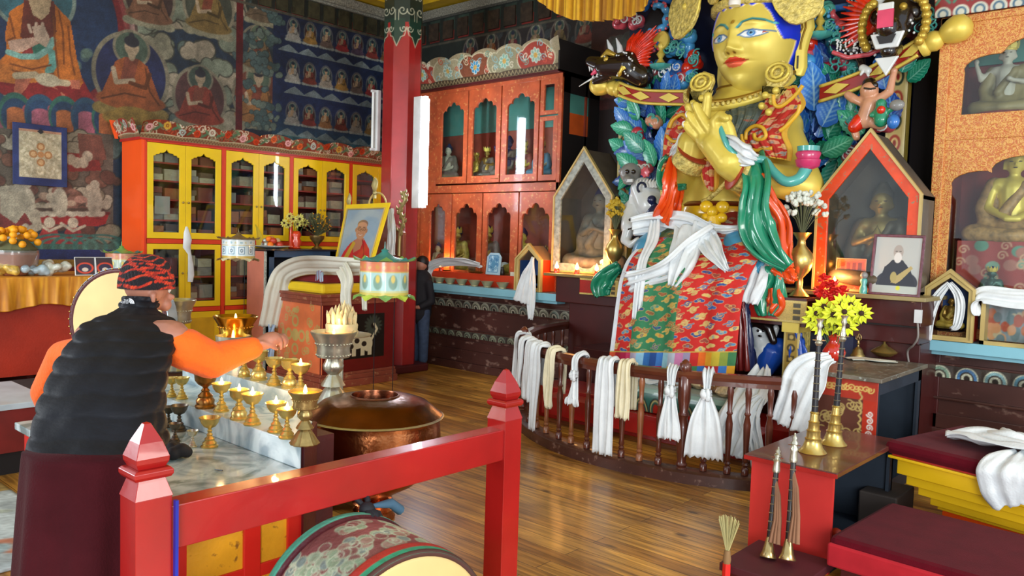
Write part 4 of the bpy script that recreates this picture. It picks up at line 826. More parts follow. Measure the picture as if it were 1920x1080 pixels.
for k,a in enumerate((-.6,0,.6)):crown_leaf(Vector((HC[0]+.48*math.sin(a),HC[1]-.44*math.cos(a)+.05,HC[2]+.56)),.2,Vector((math.cos(a),math.sin(a),0)),Vector((0,0,1)))
B().lathe([(.05,0),(.055,.03),(.04,.12),(.05,.14)],(HC[0]-.02,HC[1]-.46,HC[2]+.22),12).build('brow_jewel',NAIL,ST,smooth=60)
# ---- brocade painter
def brocade(cv,x0,x1,y0,y1,base,cols,edge,d,seed,a=1):
    cv.rect(x0,x1,y0,y1,base);r=random.Random(seed);ny=int((y1-y0)/d)+1;nx=int((x1-x0)/d)+1
    for j in range(ny):
        for i in range(nx):
            x=x0+(i+.5*(j % 2)+.35*r.random())*d;y=y0+(j+.55*((i+j) % 2)+.45*r.random())*d*.92
            if not (x0<x<x1 and y0<y<y1):continue
            c=r.choice(cols);s_=d*.46;k=r.random()
            if k<.5:
                L_=[(x+s_*q*.55,y+s_*.2*math.sin(q*2+k*9),s_*(.42 if q else .5)) for q in (-1,0,1)]
                for q in L_:cv.ell(q[0],q[1],q[2]*1.25,q[2]*.95,edge)
                for q in L_:cv.ell(q[0],q[1],q[2],q[2]*.72,c)
                cv.curl(x,y,s_*.35,s_*.12,r.choice(cols),1.1,k*12)
            else:
                cv.curl(x,y,s_*.7,s_*.42,edge,1.15,k*20,r.choice([1,-1]));cv.curl(x,y,s_*.7,s_*.22,c,1.15,k*20,1)
                cv.line([(x-s_*1.1,y-s_*.3),(x-s_*.2,y),(x+s_*.9,y+s_*.5)],s_*.34,edge);cv.line([(x-s_*1.1,y-s_*.3),(x-s_*.2,y),(x+s_*.9,y+s_*.5)],s_*.18,c)
BC=['3a5ea8','c8a85a','9a4a3a','d8b868','5a8ab0','2a4a8c'];RC=['d0a45a','a04638','7a8a98','c88a70','3a5a9c','d8b060'];GC=['c8a040','b05a38','2a4a7c','d8b455','4a8a78','8a5a34']
# cape: left and right shoulder pieces and the pendant chest piece, cut to their outlines and curved over the body
def patch(name,rows,parent,base,cols,edge,border,seed,d=.085,ncol=90,nrow=120,m=None,foldamp=.01,folds=5,bulge=.06,thick=.012,stripes=None,bw=.028):
    """cloth between a left and a right contour; rows = [(left point, right point)] top to bottom"""
    Lp=spl([r[0] for r in rows],nrow)[::-1];Rp=spl([r[1] for r in rows],nrow)[::-1];w_=np.linalg.norm(Rp-Lp,axis=1).mean();h_=np.linalg.norm(np.diff(Lp,axis=0),axis=1).sum()
    cv=Cv(0,w_,0,h_,min(w_/ncol,h_/nrow),base);
    if stripes:stripes(cv,w_,h_)
    else:brocade(cv,0,w_,0,h_,base,cols,edge,d,seed)
    if border:
        for q in ((0,bw,0,h_),(w_-bw,w_,0,h_),(0,w_,0,bw),(0,w_,h_-bw,h_)):cv.rect(*q,border)
    def pos(U,V):
        t=V/h_*(nrow-1);i=np.clip(t.astype(int),0,nrow-2);f=(t-i)[...,None];l=Lp[i]*(1-f)+Lp[i+1]*f;r=Rp[i]*(1-f)+Rp[i+1]*f;u=(U/w_)[...,None];p=l*(1-u)+r*u
        p=p.copy();p[...,1]-=bulge*np.sin(PI*u[...,0])-foldamp*np.sin(u[...,0]*folds*6.28+1.3*V/h_)-.4*foldamp*np.sin(u[...,0]*folds*14+3*V/h_);return p[...,0],p[...,1],p[...,2]
    return sheet(name,cv,pos,m or CLOTHP,parent,thick)
RB_='b8281c'
patch('cape',[(Q(1318,172,6.80),Q(1340,185,6.74)),(Q(1272,205,6.66),Q(1315,215,6.60)),(Q(1248,245,6.62),Q(1300,255,6.55)),(Q(1242,290,6.62),Q(1286,300,6.52)),(Q(1240,332,6.62),Q(1262,300,6.5))],ST,RB_,RC,'d8a878','d0a030',3)
patch('cape',[(Q(1440,178,6.72),Q(1492,160,6.85)),(Q(1420,210,6.60),Q(1510,195,6.80)),(Q(1392,245,6.52),Q(1488,225,6.6)),(Q(1385,265,6.50),Q(1475,250,6.5)),(Q(1396,282,6.50),Q(1485,280,6.48)),(Q(1420,292,6.50),Q(1482,302,6.48))],ST,RB_,RC,'d8a878','d0a030',4)
patch('chest_brocade',[(Q(1352,200,6.70),Q(1436,188,6.68)),(Q(1360,225,6.52),Q(1425,215,6.52)),(Q(1362,250,6.47),Q(1405,245,6.47)),(Q(1365,280,6.46),Q(1390,275,6.46))],ST,'4a5650',['3a4a48','6a6a54','8a4a3a'],'54605a',None,5)
patch('chest_pendant_cloth',[(Q(1318,300,6.50),Q(1350,300,6.48)),(Q(1314,322,6.48),Q(1348,325,6.47)),(Q(1322,345,6.48),Q(1346,348,6.48)),(Q(1338,360,6.50),Q(1341,360,6.50))],ST,RB_,RC,'d8a878','d0a030',6)
for L_ in ([(1398,262),(1400,246),(1415,236),(1430,240),(1436,254),(1428,262),(1416,260),(1414,250)],[(1390,252),(1396,272),(1415,282),(1448,278)],[(1500,196),(1494,215),(1472,238),(1462,245)],[(1450,178),(1452,195),(1462,200),(1478,190),(1494,175),(1505,160)],[(1255,240),(1262,225),(1278,215),(1288,222),(1284,235),(1272,240)],[(1250,255),(1262,265),(1280,262)]):
    B().tube([Vector(p) for p in spl([Q(*p,6.43 if p[0]>1380 else 6.5) for p in L_],26)],.017,8).build('cape_piping',mat('yellow_piping','d8a82c',rough=.4),ST,smooth=180)
# sash of green and orange glazed cloth over the arms
GRN=mat('green_glaze','1f8a66',rough=.25,var=.15,sc=4,coat=.6);ORGG=mat('orange_glaze','ea5014',rough=.28,var=.08,sc=4,coat=.5);TURQ=mat('turquoise_glaze','4fa8a0',rough=.25,var=.1,coat=.5);MARG=mat('dark_red_glaze','6a1414',rough=.3,coat=.4)
X_=Vector((1,0,0))
ribbon('sash',[Q(1408,292,6.35),Q(1420,340,6.15),Q(1416,390,6.1),Q(1420,430,6.1),Q(1445,470,6.1),Q(1478,500,6.15)],[.22,.22,.24,.30,.22,.10],X_,GRN,ST,2,.03,seed=1,thick=.03)
ribbon('sash',[Q(1420,330,6.2),Q(1436,375,6.2),Q(1458,420,6.25),Q(1462,470,6.22),Q(1480,502,6.2)],[.10,.16,.22,.20,.06],X_,ORGG,ST,2,.025,seed=2,thick=.03)
ribbon('sash',[Q(1405,340,6.25),Q(1402,375,6.3),Q(1408,400,6.3)],[.08,.14,.08],X_,ORGG,ST,1,.02,seed=3,thick=.02)
ribbon('sash',[Q(1262,298,6.45),Q(1258,340,6.35),Q(1252,380,6.35),Q(1240,412,6.4)],[.06,.12,.13,.18],X_,ORGG,ST,1,.03,seed=4,thick=.03)
ribbon('sash',[Q(1275,355,6.5),Q(1268,385,6.45),Q(1256,412,6.45)],[.06,.12,.16],X_,ORGG,ST,1,.03,seed=5,thick=.03)
ribbon('sash',[Q(1256,296,6.5),Q(1246,320,6.55),Q(1250,350,6.5),Q(1285,350,6.5)],[.10,.18,.12,.05],X_,GRN,ST,2,.025,seed=6,thick=.03)
b=B();b.tube([Vector(p) for p in spl([Q(1345,215,6.2),Q(1352,245,6.1),Q(1372,285,6.1),Q(1400,298,6.2),Q(1432,300,6.3),Q(1448,320,6.3),Q(1472,340,6.3),Q(1498,335,6.35),Q(1512,315,6.4)],40)],[.02+.03*(k/39) for k in range(40)],10);b.build('lotus_stem',TURQ,ST,smooth=180)
b=B();c_=Q(1515,298,6.4);b.lathe([(.03,-.09),(.09,-.06),(.10,-.01),(.085,.0),(.10,.04),(.085,.06),(.02,.06)],c_,20,flute=(8,.06));b.build('lotus_bud',mat('pink_lotus_glaze','c8386a',rough=.3,coat=.5),ST,smooth=60);B().lathe([(.085,.06),(.09,.10),(.02,.10)],c_,20).build('lotus_top',TURQ,ST,smooth=60)
# belt, buckle and blue waist cloth
wc=Vector((wa.x,wa.y,0));zb0=Q(1345,385,6.5).z;zb1=Q(1345,412,6.5).z
B().lathe([(.36,zb1-.02),(.385,zb1),(.40,(zb0+zb1)/2),(.385,zb0),(.35,zb0+.01)],wc,40).build('belt',mat('yellow_glaze','e0b41c',rough=.25,coat=.5),ST,smooth=60)
B().lathe([(.34,zb0),(.365,zb0+.02),(.34,zb0+.05)],wc,40).build('belt_edge',MARG,ST,smooth=60)
B().lathe([(.44,zb1-.22),(.42,zb1-.1),(.38,zb1-.02)],wc,40).build('waist_cloth',mat('sky_blue_glaze','6fb4cc',rough=.3,coat=.5),ST,smooth=60)
bc=Q(1345,398,6.5);b=B()
for a,r0 in ((.5,.11),(2.6,.11),(-.6,.09),(-2.5,.09),(-1.57,.12)):c_=bc+Vector((math.cos(a)*.09,-.06,math.sin(a)*.09));b.ball(c_,(r0*.6,.04,r0*.5),12,8)
b.ball(bc+Vector((0,-.09,0)),.05,12,8);b.tube([bc+Vector((0,-.06,-.05)),bc+Vector((-.05,-.09,-.2)),bc+Vector((-.07,-.09,-.3))],[.06,.05,.03],8).tube([bc+Vector((0,-.06,-.05)),bc+Vector((.05,-.09,-.2)),bc+Vector((.04,-.09,-.28))],[.06,.045,.03],8);b.build('belt_knot',_mats['yellow_glaze'],ST,smooth=60)
# crossed chest straps
b=B();b.tube([Vector(p) for p in spl([Q(1372,330,6.52),Q(1352,352,6.50),Q(1330,372,6.52),Q(1318,378,6.6)],20)],.022,8);b.build('chest_chain',FIL,ST,smooth=60)
# seat cushion / legs below the drape
hp2=hip-Vector((0,0,.22))
lp=[(hp2,Q(1230,490,6.45),.27,.24),(hp2,Q(1400,490,6.45),.27,.24),(Q(1230,480,6.45),Q(1215,640,6.4),.24,.17),(Q(1395,480,6.45),Q(1360,640,6.4),.25,.17)]
blob('legs',lp,mat('blue_leg_cloth','3f8fb4',rough=.4,coat=.3),ST,.03,6)
# brocade laid over the knees
def kneecloth():
    rows=[(398,1296,1418,6.72),(420,1262,1436,6.55),(445,1220,1436,6.36),(480,1180,1424,6.18),(520,1162,1404,6.06),(560,1155,1392,6.02),(610,1149,1386,6.0),(660,1143,1382,5.99),(712,1136,1376,5.98)]
    def st(cv,w,h):
        brocade(cv,0,w,0,h,'c82018',BC,'d8b478',.088,1);g1=.20*w;g2=.56*w
        brocade(cv,g1,g2,0,h,'2f7a50',GC,'c0a860',.088,2)
        q=np.clip((cv.xs[None,:]*0+cv.ys[:,None]-h*.74)/(.01*h),0,1)[...,None]
        t2=Cv(0,w,0,h,cv.d,'5a1418');t2.c=np.zeros_like(cv.c);t2.w,t2.h=cv.w,cv.h;t2.xs,t2.ys,t2.dx,t2.dy=cv.xs,cv.ys,cv.dx,cv.dy;brocade(t2,0,w,0,h,'8e1c1c',['a8a090','8a5a4a','b09a6a','7a8080','a04a3a'],'a89060',.085,7)
        brocade(t2,0,.5*w,0,h,'566a34',['b08a3a','c8a24a','7a4a2c','3a6a50'],'3a2a1c',.10,8);cv.c=cv.c*(1-q)+t2.c*q
        cv.rect(0,.035*w,0,h,'d8dde4');cols=['d8502c','b01c2c','b8144a','d83a6c','b0a8c0','8abcd8','2a6ab0','1c4a94','3a7ac8','9ad0e0','b8c0d0','c87aa8','9a90b0','c8201c','e86a14','e0a020','c8b030','8a9a3a','3a7a4c']
        n_=len(cols)
        for k,c in enumerate(cols):cv.rect(w*k/n_,w*(k+1)/n_,0,.125*h,c)
        for k in range(n_):cv.rect(w*k/n_,w*(k+1)/n_,0,.07*h,cols[(k*7+3) % n_])
        cv.line([(0,.127*h),(w,.127*h)],.01,'c8a84a')
    return patch('knee_cloth',[(Q(l,y,d),Q(r,y,d)) for y,l,r,d in rows],ST,'c02018',BC,'d8b478',None,1,ncol=260,nrow=260,bulge=.05,foldamp=.016,folds=3,stripes=st,thick=.015)
kneecloth()
ribbon('robe_fold',[Q(1388,540,6.12),Q(1390,600,6.1),Q(1393,695,6.1)],[.04,.07,.11],X_,MARG,ST,2,.02,seed=9,thick=.03)
ribbon('robe_fold',[Q(1392,520,6.2),Q(1398,600,6.18),Q(1406,695,6.2)],[.04,.06,.10],X_,mat('navy_glaze','14204c',rough=.3,coat=.4),ST,2,.03,seed=10,thick=.03)
ribbon('robe_fold',[Q(1425,450,6.35),Q(1412,480,6.25),Q(1400,520,6.2)],[.22,.26,.12],X_,mat('turquoise_leg_glaze','3a9cc0',rough=.3,coat=.4),ST,1,.02,seed=12,thick=.03)
# sash ends on the pedestal
for (L_,w_,m_,sd_) in (([(1160,498),(1140,515),(1128,535),(1130,555)],[.08,.16,.22,.14],GRN,3),([(1440,500),(1450,520),(1440,560),(1440,592)],[.10,.18,.30,.14],GRN,5),([(1450,505),(1475,515),(1490,525)],[.06,.12,.05],ORGG,7),([(1452,540),(1456,570),(1452,590)],[.08,.14,.06],ORGG,8)):
    ribbon('sash_end',[Q(*p,6.25 if p[0]>1300 else 6.35) for p in L_],w_,X_,m_,ST,2,.03,seed=sd_,thick=.03)
# ---- white scarves lying over the lap and arms
def scarf(label,paths,m=WHITE,name='silk_scarf',group=None,loc=None):
    t=thing(name,label,'scarf',(0,0,0),0,group)
    for i,(P_,w_,sd,am) in enumerate(paths):ribbon('cloth_end' if i else 'scarf_cloth',P_,w_,sd,m,t,3,am,seed=i*7+len(label),frayed=.02)
    return t
L2=[('white silk scarf bunched in a heap over the lap of the great statue',[([Q(1185,425,6.35),Q(1230,418,6.42),Q(1290,425,6.40),Q(1340,440,6.35),Q(1385,432,6.35)],[.18,.22,.26,.20,.08],(0,-.3,1),.035)]),
      ('white silk scarf trailing long and narrow down the left knee of the great statue',[([Q(1228,412,6.4),Q(1222,450,6.25),Q(1205,490,6.05),Q(1198,540,5.96),Q(1193,596,5.95)],[.10,.12,.09,.10,.08],X_,.012)]),
      ('white silk scarf crossing the lap of the great statue, its end at the green panel',[([Q(1345,438,6.3),Q(1300,470,6.15),Q(1255,505,6.0),Q(1215,520,5.98),Q(1178,530,5.98)],[.22,.24,.20,.16,.20],(0,-.2,1),.03)]),
      ('white silk scarf spread over the middle of the lap, below the belt knot',[([Q(1300,420,6.36),Q(1290,455,6.2),Q(1275,495,6.02),Q(1262,535,5.97)],[.34,.30,.26,.10],X_,.03)]),
      ('white silk scarf lying over the right knee of the great statue, pointing right',[([Q(1320,440,6.28),Q(1335,465,6.1),Q(1352,490,6.0),Q(1362,505,5.98)],[.20,.18,.10,.05],(1,0,.3),.02)]),
      ('white silk scarf tucked beside the right hip of the great statue above the ledge',[([Q(1425,485,6.3),Q(1410,520,6.15),Q(1398,565,6.1)],[.10,.26,.22],X_,.03)]),
      ('white silk scarf crumpled over the right forearm of the great statue',[([Q(1360,262,6.15),Q(1375,275,6.1),Q(1395,292,6.1),Q(1415,300,6.15)],[.10,.18,.18,.10],(0,-.3,1),.035)]),
      ('white silk scarf tucked under the left hand of the great statue',[([Q(1280,250,6.5),Q(1272,275,6.45),Q(1262,292,6.5)],[.04,.10,.08],X_,.02)])]
for lab,P_ in L2:scarf(lab,P_,group='white scarves laid on the great statue')
# ================================================================== throne back with its carved creatures
TB=thing('throne_back','towering carved and painted throne back of leaves, clouds, dragons and elephants behind the great statue','throne back',(0,0,0))
Yb=7.45
pl,pr_=Q(1166,300,Yb).x,Q(1700,250,Yb).x
B().box(pl,pr_,Yb+.06,Yb+.12,1.2,5.0).build('panel',mat('midnight_blue_ground','0e1634',rough=.4,var=.3),TB)
cv=Cv(0,.16,1.2,3.35,.008,'c4b070')
for k in range(11):z=1.3+k*.19;cv.ell(.08,z,.05,.075,'a03a2c' if k % 2 else '2c3a2c');cv.ell(.08,z,.03,.05,'d8c078');cv.ell(.08,z,.015,.03,'8a2a20')
cv.rect(0,.02,0,5,'d8c88c');cv.rect(.14,.16,0,5,'d8c88c')
for k,x0 in enumerate((pl-.02,pr_-.16)):
    sheet('side_pilaster',cv,lambda U,V:(x0+U,Yb-.04+0*U,V),PAINTG,TB,.03);B().box(x0,x0+.16,Yb-.02,Yb+.1,1.2,3.35).build('pilaster_core',GOLD,TB)
# bowed crossbar with gilt finials
def bar(P_,c=None):
    L_=[Vector(p) for p in spl(P_,24)];b=B();R=[]
    for p in L_:R.append([p+Vector((0,-.04,.06)),p+Vector((0,-.04,-.06)),p+Vector((0,.04,-.06)),p+Vector((0,.04,.06))])
    b.loft(R);return b.build('crossbar',mat('red_lacquer_bar','9a1c14',rough=.3,coat=.4),TB)
BL=[Q(1165,168,7.1),Q(1210,182,7.1),Q(1290,185,7.15)];BR_=[Q(1540,178,7.1),Q(1620,150,7.1),Q(1700,105,7.1),Q(1725,90,7.1)]
for P_ in (BL,BR_):
    o=bar(P_);L_=[Vector(p) for p in spl(P_,20)]
    for dz in (.065,-.065):B().tube([p+Vector((0,-.05,dz)) for p in L_],.016,8).build('gilt_edge',GOLD,o,smooth=180)
    for k in (3,9,15):p=L_[k];B().prism([(-.11,0),(0,.045),(.11,0),(0,-.045)],p+Vector((0,-.045,0)),(L_[k+1]-L_[k]).normalized(),(0,0,1),(0,-.015,0)).build('gilt_lozenge',GOLD,o)
def finial(p,d):
    d=d.normalized();B().lathe([(.08,0),(.09,.04),(.07,.06),(.085,.10),(.075,.14),(.055,.17),(.075,.19),(.10,.25),(.11,.31),(.085,.37),(.03,.40)],p,20,d).build('gilt_finial',GOLD,TB,smooth=60)
finial(BL[0],Vector((-1,0,.25)));finial(BR_[-1],Vector((1,0,.42)))
# leaves
def leafmesh(nm,c1,c2,vein):
    cv=Cv(-.5,.5,0,1,.035,c1)
    for k in range(7):y=.1+k*.12;cv.line([(0,y),(.35,y+.18)],.03,vein,.8);cv.line([(0,y),(-.35,y+.18)],.03,vein,.8)
    cv.line([(0,0),(0,1)],.06,vein);cv.c[:,:]=cv.c*.85+np.array(rgb(c2))*.15*np.linspace(0,1,cv.h)[:,None,None]
    def pos(U,V):w_=.62*np.sin(PI*np.clip(V,0,1)**.8)**.8*(1+.06*np.sin(V*40));return (U*w_,-.25*V*V-.35*(U*w_)**2*2+.05,V)
    o=sheet(nm,cv,pos,PAINTG,None,.02);o.hide_render=False;return o
LV=[leafmesh('leaf','2a78e0','8acaf8','b0e0fa'),leafmesh('leaf','1a9a74','7ae0c0','a0f0d0'),leafmesh('leaf','1a3c90','3a7ad0','6ab0e0'),leafmesh('leaf','2a9c86','9ae8d0','c8f0e0')]
used=[False]*4
def leaf(px,py,s,ang,k=0,y=None,lean=0):
    y=y if y is not None else Yb-.12;p=Q(px,py,y);me=LV[k]
    if used[k]:o=me.copy();COL.objects.link(o)
    else:o=me;used[k]=True
    o.parent=TB;o.location=p;o.scale=(s,s,s);o.rotation_euler=Matrix.Rotation(0,3,'X').to_euler();o.rotation_mode='XYZ'
    o.rotation_euler=(lean,math.radians(ang),random.uniform(-.4,.4));return o
rl=random.Random(21)
# left side sprays
for (px,py,s,a,k) in [(1200,250,.34,-50,0),(1195,225,.28,-20,1),(1215,205,.34,-15,0),(1235,205,.30,10,2),(1250,200,.34,30,0),(1262,185,.30,20,1),(1212,185,.3,-10,3),(1228,160,.26,15,1),(1240,180,.28,45,0),(1185,245,.26,-70,1),(1220,245,.3,0,2),(1235,240,.34,15,1),(1205,285,.3,-40,3),(1218,300,.34,-60,0),(1235,300,.36,10,0),(1225,310,.3,-20,1),(1240,275,.3,30,0),(1195,320,.28,-60,1),(1245,320,.28,60,3),(1188,285,.24,-100,2),(1175,235,.22,-30,0),(1182,310,.28,-150,1),(1214,345,.28,-170,3),(1238,350,.26,160,1),(1180,195,.22,-70,0),
                          (1530,145,.40,-15,0),(1548,150,.34,20,2),(1515,150,.3,-60,1),(1500,215,.26,-40,0),(1525,205,.42,0,0),(1540,235,.40,25,0),(1510,250,.36,-30,0),(1556,240,.34,50,0),(1530,195,.3,30,2),(1520,250,.38,5,2),(1545,262,.36,40,1),(1540,290,.30,70,1),(1510,290,.3,-50,1),(1575,190,.26,50,1),(1582,175,.26,20,1),(1595,210,.26,-20,1),(1560,160,.22,-20,1),(1660,165,.3,-10,0),(1655,145,.24,25,0),(1700,150,.26,50,1),(1690,135,.24,20,3),(1575,205,.3,10,0),(1550,205,.3,60,2),(1672,235,.3,0,2),(1618,250,.3,-40,1),(1590,275,.3,180,1),(1570,300,.34,200,3)]:
    leaf(px,py+rl.uniform(-3,3),s,a+rl.uniform(-8,8),k,Yb-.1-rl.random()*.22)
# more leaves, filling the ground all round
for n_ in range(96):
    left=n_ % 2;px=rl.uniform(1172,1252) if left else rl.uniform(1490,1612);py=rl.uniform(130,400) if left else rl.uniform(90,340)
    leaf(px,py,rl.uniform(.18,.30),rl.uniform(-100,100),rl.choice([0,1,2,3]),Yb-.05-rl.random()*.1)
def bl(name,caps,m,vox=.012,sm=4,parent=None,lab=None):o=blob(name,caps,m,parent or TB,vox,sm,.5);return o
PINK=mat('pink_cloud_glaze','c8505c',rough=.3,var=.35,sc=14,coat=.5);BLU=mat('blue_cloud_glaze','2a6cb8',rough=.3,var=.35,sc=14,coat=.5);SKY=mat('sky_cloud_glaze','4aa0d8',rough=.3,var=.2,sc=14,coat=.5);WHT=mat('white_glaze','d8dcdc',rough=.3,var=.06,coat=.5);DKG=mat('dark_teal_glaze','14505a',rough=.3,var=.3,coat=.5);FLESH=mat('flesh_glaze','c89070',rough=.35,var=.08,coat=.4);REDG=mat('flame_red_glaze','d02a10',rough=.25,var=.35,sc=20,coat=.6);YGL=mat('gold_scroll_glaze','c0a040',rough=.3,metal=.5,var=.3,sc=20)
def cloudrelief(px,py,w,h,m,n=9,y=None,seed=0):
    r=random.Random(px*7+py+seed);y=y or Yb-.2;caps=[]
    for k in range(n):caps.append((Q(px+r.uniform(-.5,.5)*w,py+r.uniform(-.5,.5)*h,y+r.uniform(-.05,.05)),r.uniform(.035,.07)))
    c=Q(px,py,y);caps.append((c+Vector((-w*.5/191,0,0)),c+Vector((w*.5/191,0,0)),.035,.03));o=bl('cloud_carving',caps,m,.013,2)
    b=B();
    for k in range(4):q=Q(px+r.uniform(-.4,.4)*w,py+r.uniform(-.35,.35)*h,y-.08);s0=r.random()*6;b.tube([q+Vector((.05*(1-t*.06)*math.cos(s0+t*.6),-.005,.05*(1-t*.06)*math.sin(s0+t*.6))) for t in range(12)],.009,6)
    b.build('cloud_scroll',WHT if m in (PINK,BLU) else TURQ,o,smooth=60)
for px,py,w,h,m in [(1180,35,44,26,PINK),(1205,5,50,22,BLU),(1215,130,34,22,PINK),(1275,95,40,26,SKY),(1258,85,30,20,DKG),(1255,130,40,30,BLU),(1240,75,40,22,PINK),(1272,150,28,16,PINK),(1288,62,30,24,SKY),(1300,110,22,36,REDG),(1295,145,30,24,SKY),
                        (1520,45,40,24,SKY),(1550,50,30,24,SKY),(1505,75,36,30,REDG),(1500,100,30,20,PINK),(1600,10,60,26,BLU),(1620,55,44,24,PINK),(1572,120,46,24,mat('crimson_cloud_glaze','9a2440',rough=.3,var=.4,sc=16,coat=.5)),(1500,110,40,22,SKY),(1565,60,30,40,DKG),(1600,130,30,18,TURQ),(1740,30,40,50,mat('dim_red_carving','4a1a1c',rough=.4,var=.4,sc=18)),(1725,60,40,30,_mats['dim_red_carving']),(1545,20,40,22,TURQ),(1630,30,30,26,REDG),(1580,85,40,20,DKG),(1655,230,26,18,PINK),(1600,290,30,20,PINK),(1195,255,20,20,mat('red_petal_glaze','b83040',rough=.3,coat=.4)),(1205,315,24,10,PINK),(1600,225,18,14,REDG),(1225,225,16,14,FLESH)]:
    cloudrelief(px,py,w,h,m)
# coil serpent, upper left
def coil(c,r,m,rr,a0,a1,n=30,y=0,m2=None):
    P_=[c+Vector((r*math.cos(a0+(a1-a0)*k/n),y-.03*math.sin(k),r*math.sin(a0+(a1-a0)*k/n))) for k in range(n+1)];b=B();b.tube(P_,[rr*(.5+.5*math.sin(PI*(k+1)/(n+2))) for k in range(n+1)],12)
    o=b.build('serpent_coil',m,TB,smooth=60)
    if m2:
        for p in P_[::2]:B().ball(p+(p-c).normalized()*rr*.8+Vector((0,-.02,0)),rr*.45,8,6).build('serpent_spine',m2,o,smooth=60)
c_=Q(1235,42,Yb-.25);coil(c_,.24,BLU,.055,-2.6,1.9,m2=PINK);coil(c_+Vector((.0,-.04,.03)),.13,SKY,.04,-2.2,2.0,m2=PINK)
B().lathe([(.20,0),(.001,.01)],c_+Vector((0,.05,0)),24,(0,-1,0)).build('coil_hollow',BLACKW,TB)
c_=Q(1606,8,Yb-.25);coil(c_,.2,PINK,.04,-3,0,m2=SKY)
# dragons: spotted heads, horns, tongue, flaming mane
SPOT=mat('brown_black_glaze','1c1210',rough=.25,coat=.6)
def dragon(c,s,f,lab):
    """f = facing: -1 to the left, 0 to the front"""
    D=lambda x,y,z:c+Vector((x*s,y*s,z*s))
    if f:
        g=lambda x,y,z:D(f*x,y,z);o=bl('dragon_head',[(g(-.1,0,0),g(.22,-.05,.02),.16,.11),(g(.22,-.05,.03),g(.42,-.08,.10),.10,.06),(g(.15,-.02,-.10),g(.36,-.05,-.16),.07,.04),(g(-.1,0,0),g(-.30,.05,-.15),.15,.12)],SPOT,.012,3)
        b=B();b.tube([g(.2,-.04,-.02),g(.32,-.10,-.03),g(.38,-.12,-.08)],[.04,.035,.01],8);b.build('tongue',mat('tongue_pink','d8486a',rough=.3),o,smooth=60)
        b=B()
        for x,z,h in ((.42,.04,-.07),(.38,.02,-.05),(.30,0,-.05),(.36,-.13,.05),(.30,-.12,.05)):b.tube([g(x,-.1,z),g(x,-.1,z+h)],[.018,.003],6)
        b.build('teeth',WHT,o,smooth=60)
        for hx in (0,.14):B().tube([g(-.02+hx,-.04,.12),g(-.02+hx+.02,-.04,.24),g(.06+hx,-.04,.36)],[.04,.03,.006],8).build('horn',WHT,o,smooth=60)
        b=B();r=random.Random(4)
        for k in range(16):a=1.2+k*.13;p=g(-.08,.02,.02);q=p+Vector((-f*-1*0,0,0));e=Vector((f*math.cos(a+.6),0,math.sin(a+.1)))*s;b.tube([p+e*.10,p+e*.28+Vector((0,-.03,0)),p+e*r.uniform(.36,.5)],[.05*s,.045*s,.005],6)
        b.build('mane',REDG,o,smooth=60);ey=g(.12,-.15,.08)
        b=B();b.tube([g(.36,-.06,-.10),g(.50,-.08,-.16),g(.60,-.08,-.20)],[.012,.008,.004],6);b.build('whisker',WHT,o,smooth=60)
        B().tube([g(-.0,-.13,.12),g(.10,-.15,.17),g(.22,-.12,.13)],[.02,.035,.015],8).tube([g(-.12,-.12,.08),g(-.14,-.13,-.06),g(-.05,-.12,-.14)],[.03,.045,.02],8).build('gilt_brow',YGL,o,smooth=60);e1=[ey]
    else:
        o=bl('dragon_head',[(D(0,0,.1),D(0,-.1,-.02),.17,.14),(D(0,-.1,0),D(0,-.22,-.06),.10,.09),(D(0,-.08,-.20),D(0,-.18,-.24),.08,.07),(D(-.14,0,.1),.09),(D(.14,0,.1),.09)],SPOT,.012,3)
        B().prism([(-.14,0),(.14,0),(.09,-.13),(-.09,-.13)],D(0,-.22,-.10),(s,0,0),(0,0,s),(0,-.03,0)).build('jaw',WHT,o,bevel=.01);B().prism([(-.08,0),(.08,0),(.05,-.07),(-.05,-.07)],D(0,-.265,-.125),(s,0,0),(0,0,s),(0,-.005,0)).build('mouth',SPOT,o)
        B().box(-.06,.06,-.02,0,-.07,.07).build('snout_ridges',mat('tongue_pink','d8486a',rough=.3),o).location=D(0,-.30,-.0)
        B().box(-.06,.06,-.02,0,-.03,.03).build('nose',WHT,o,bevel=.01).location=D(0,-.30,.10)
        for q in (-1,1):
            B().tube([D(q*.13,0,.18),D(q*.18,-.03,.30),D(q*.15,-.05,.42)],[.045,.035,.006],8).build('horn',WHT,o,smooth=60)
            b=B()
            for k in range(9):a=-1.0+k*.3;b.ball(D(q*(.16+.10*math.cos(a)),-.1,.0+.2*math.sin(a)),.04,8,6)
            b.build('gilt_mane',YGL,o,smooth=60)
        b=B();r=random.Random(5)
        for k in range(12):a=2.2+k*.14;b.tube([D(-.1,.02,.1)+Vector((math.cos(a)*.1,0,math.sin(a)*.1)),D(-.1,0,.1)+Vector((math.cos(a)*.38,0,math.sin(a)*.38))],[.05,.006],6)
        b.build('mane',REDG,o,smooth=60);B().prism([(-.10,0),(.10,0),(0,-.16)],D(0,-.2,-.30),(s,0,0),(0,0,s),(0,-.03,0)).build('beard',WHT,o,bevel=.01);e1=[D(-.09,-.16,.12),D(.09,-.16,.12)]
    for e in e1:B().ball(e,.032,10,8).build('eye',YGL,o,smooth=60)
    b=B();r=random.Random(8)
    for k in range(34):
        x,z=r.uniform(-.3,.35),r.uniform(-.18,.14);b.ball(D((f or 1)*x*(1 if f else .5),-.155+abs(x)*.1,z*(1 if f else .9)),.011,6,4)
    b.build('pearl_spots',WHT,o,smooth=60)
dragon(Q(1164,125,7.05),.82,-1,'');dragon(Q(1682,50,7.05),.95,0,'')
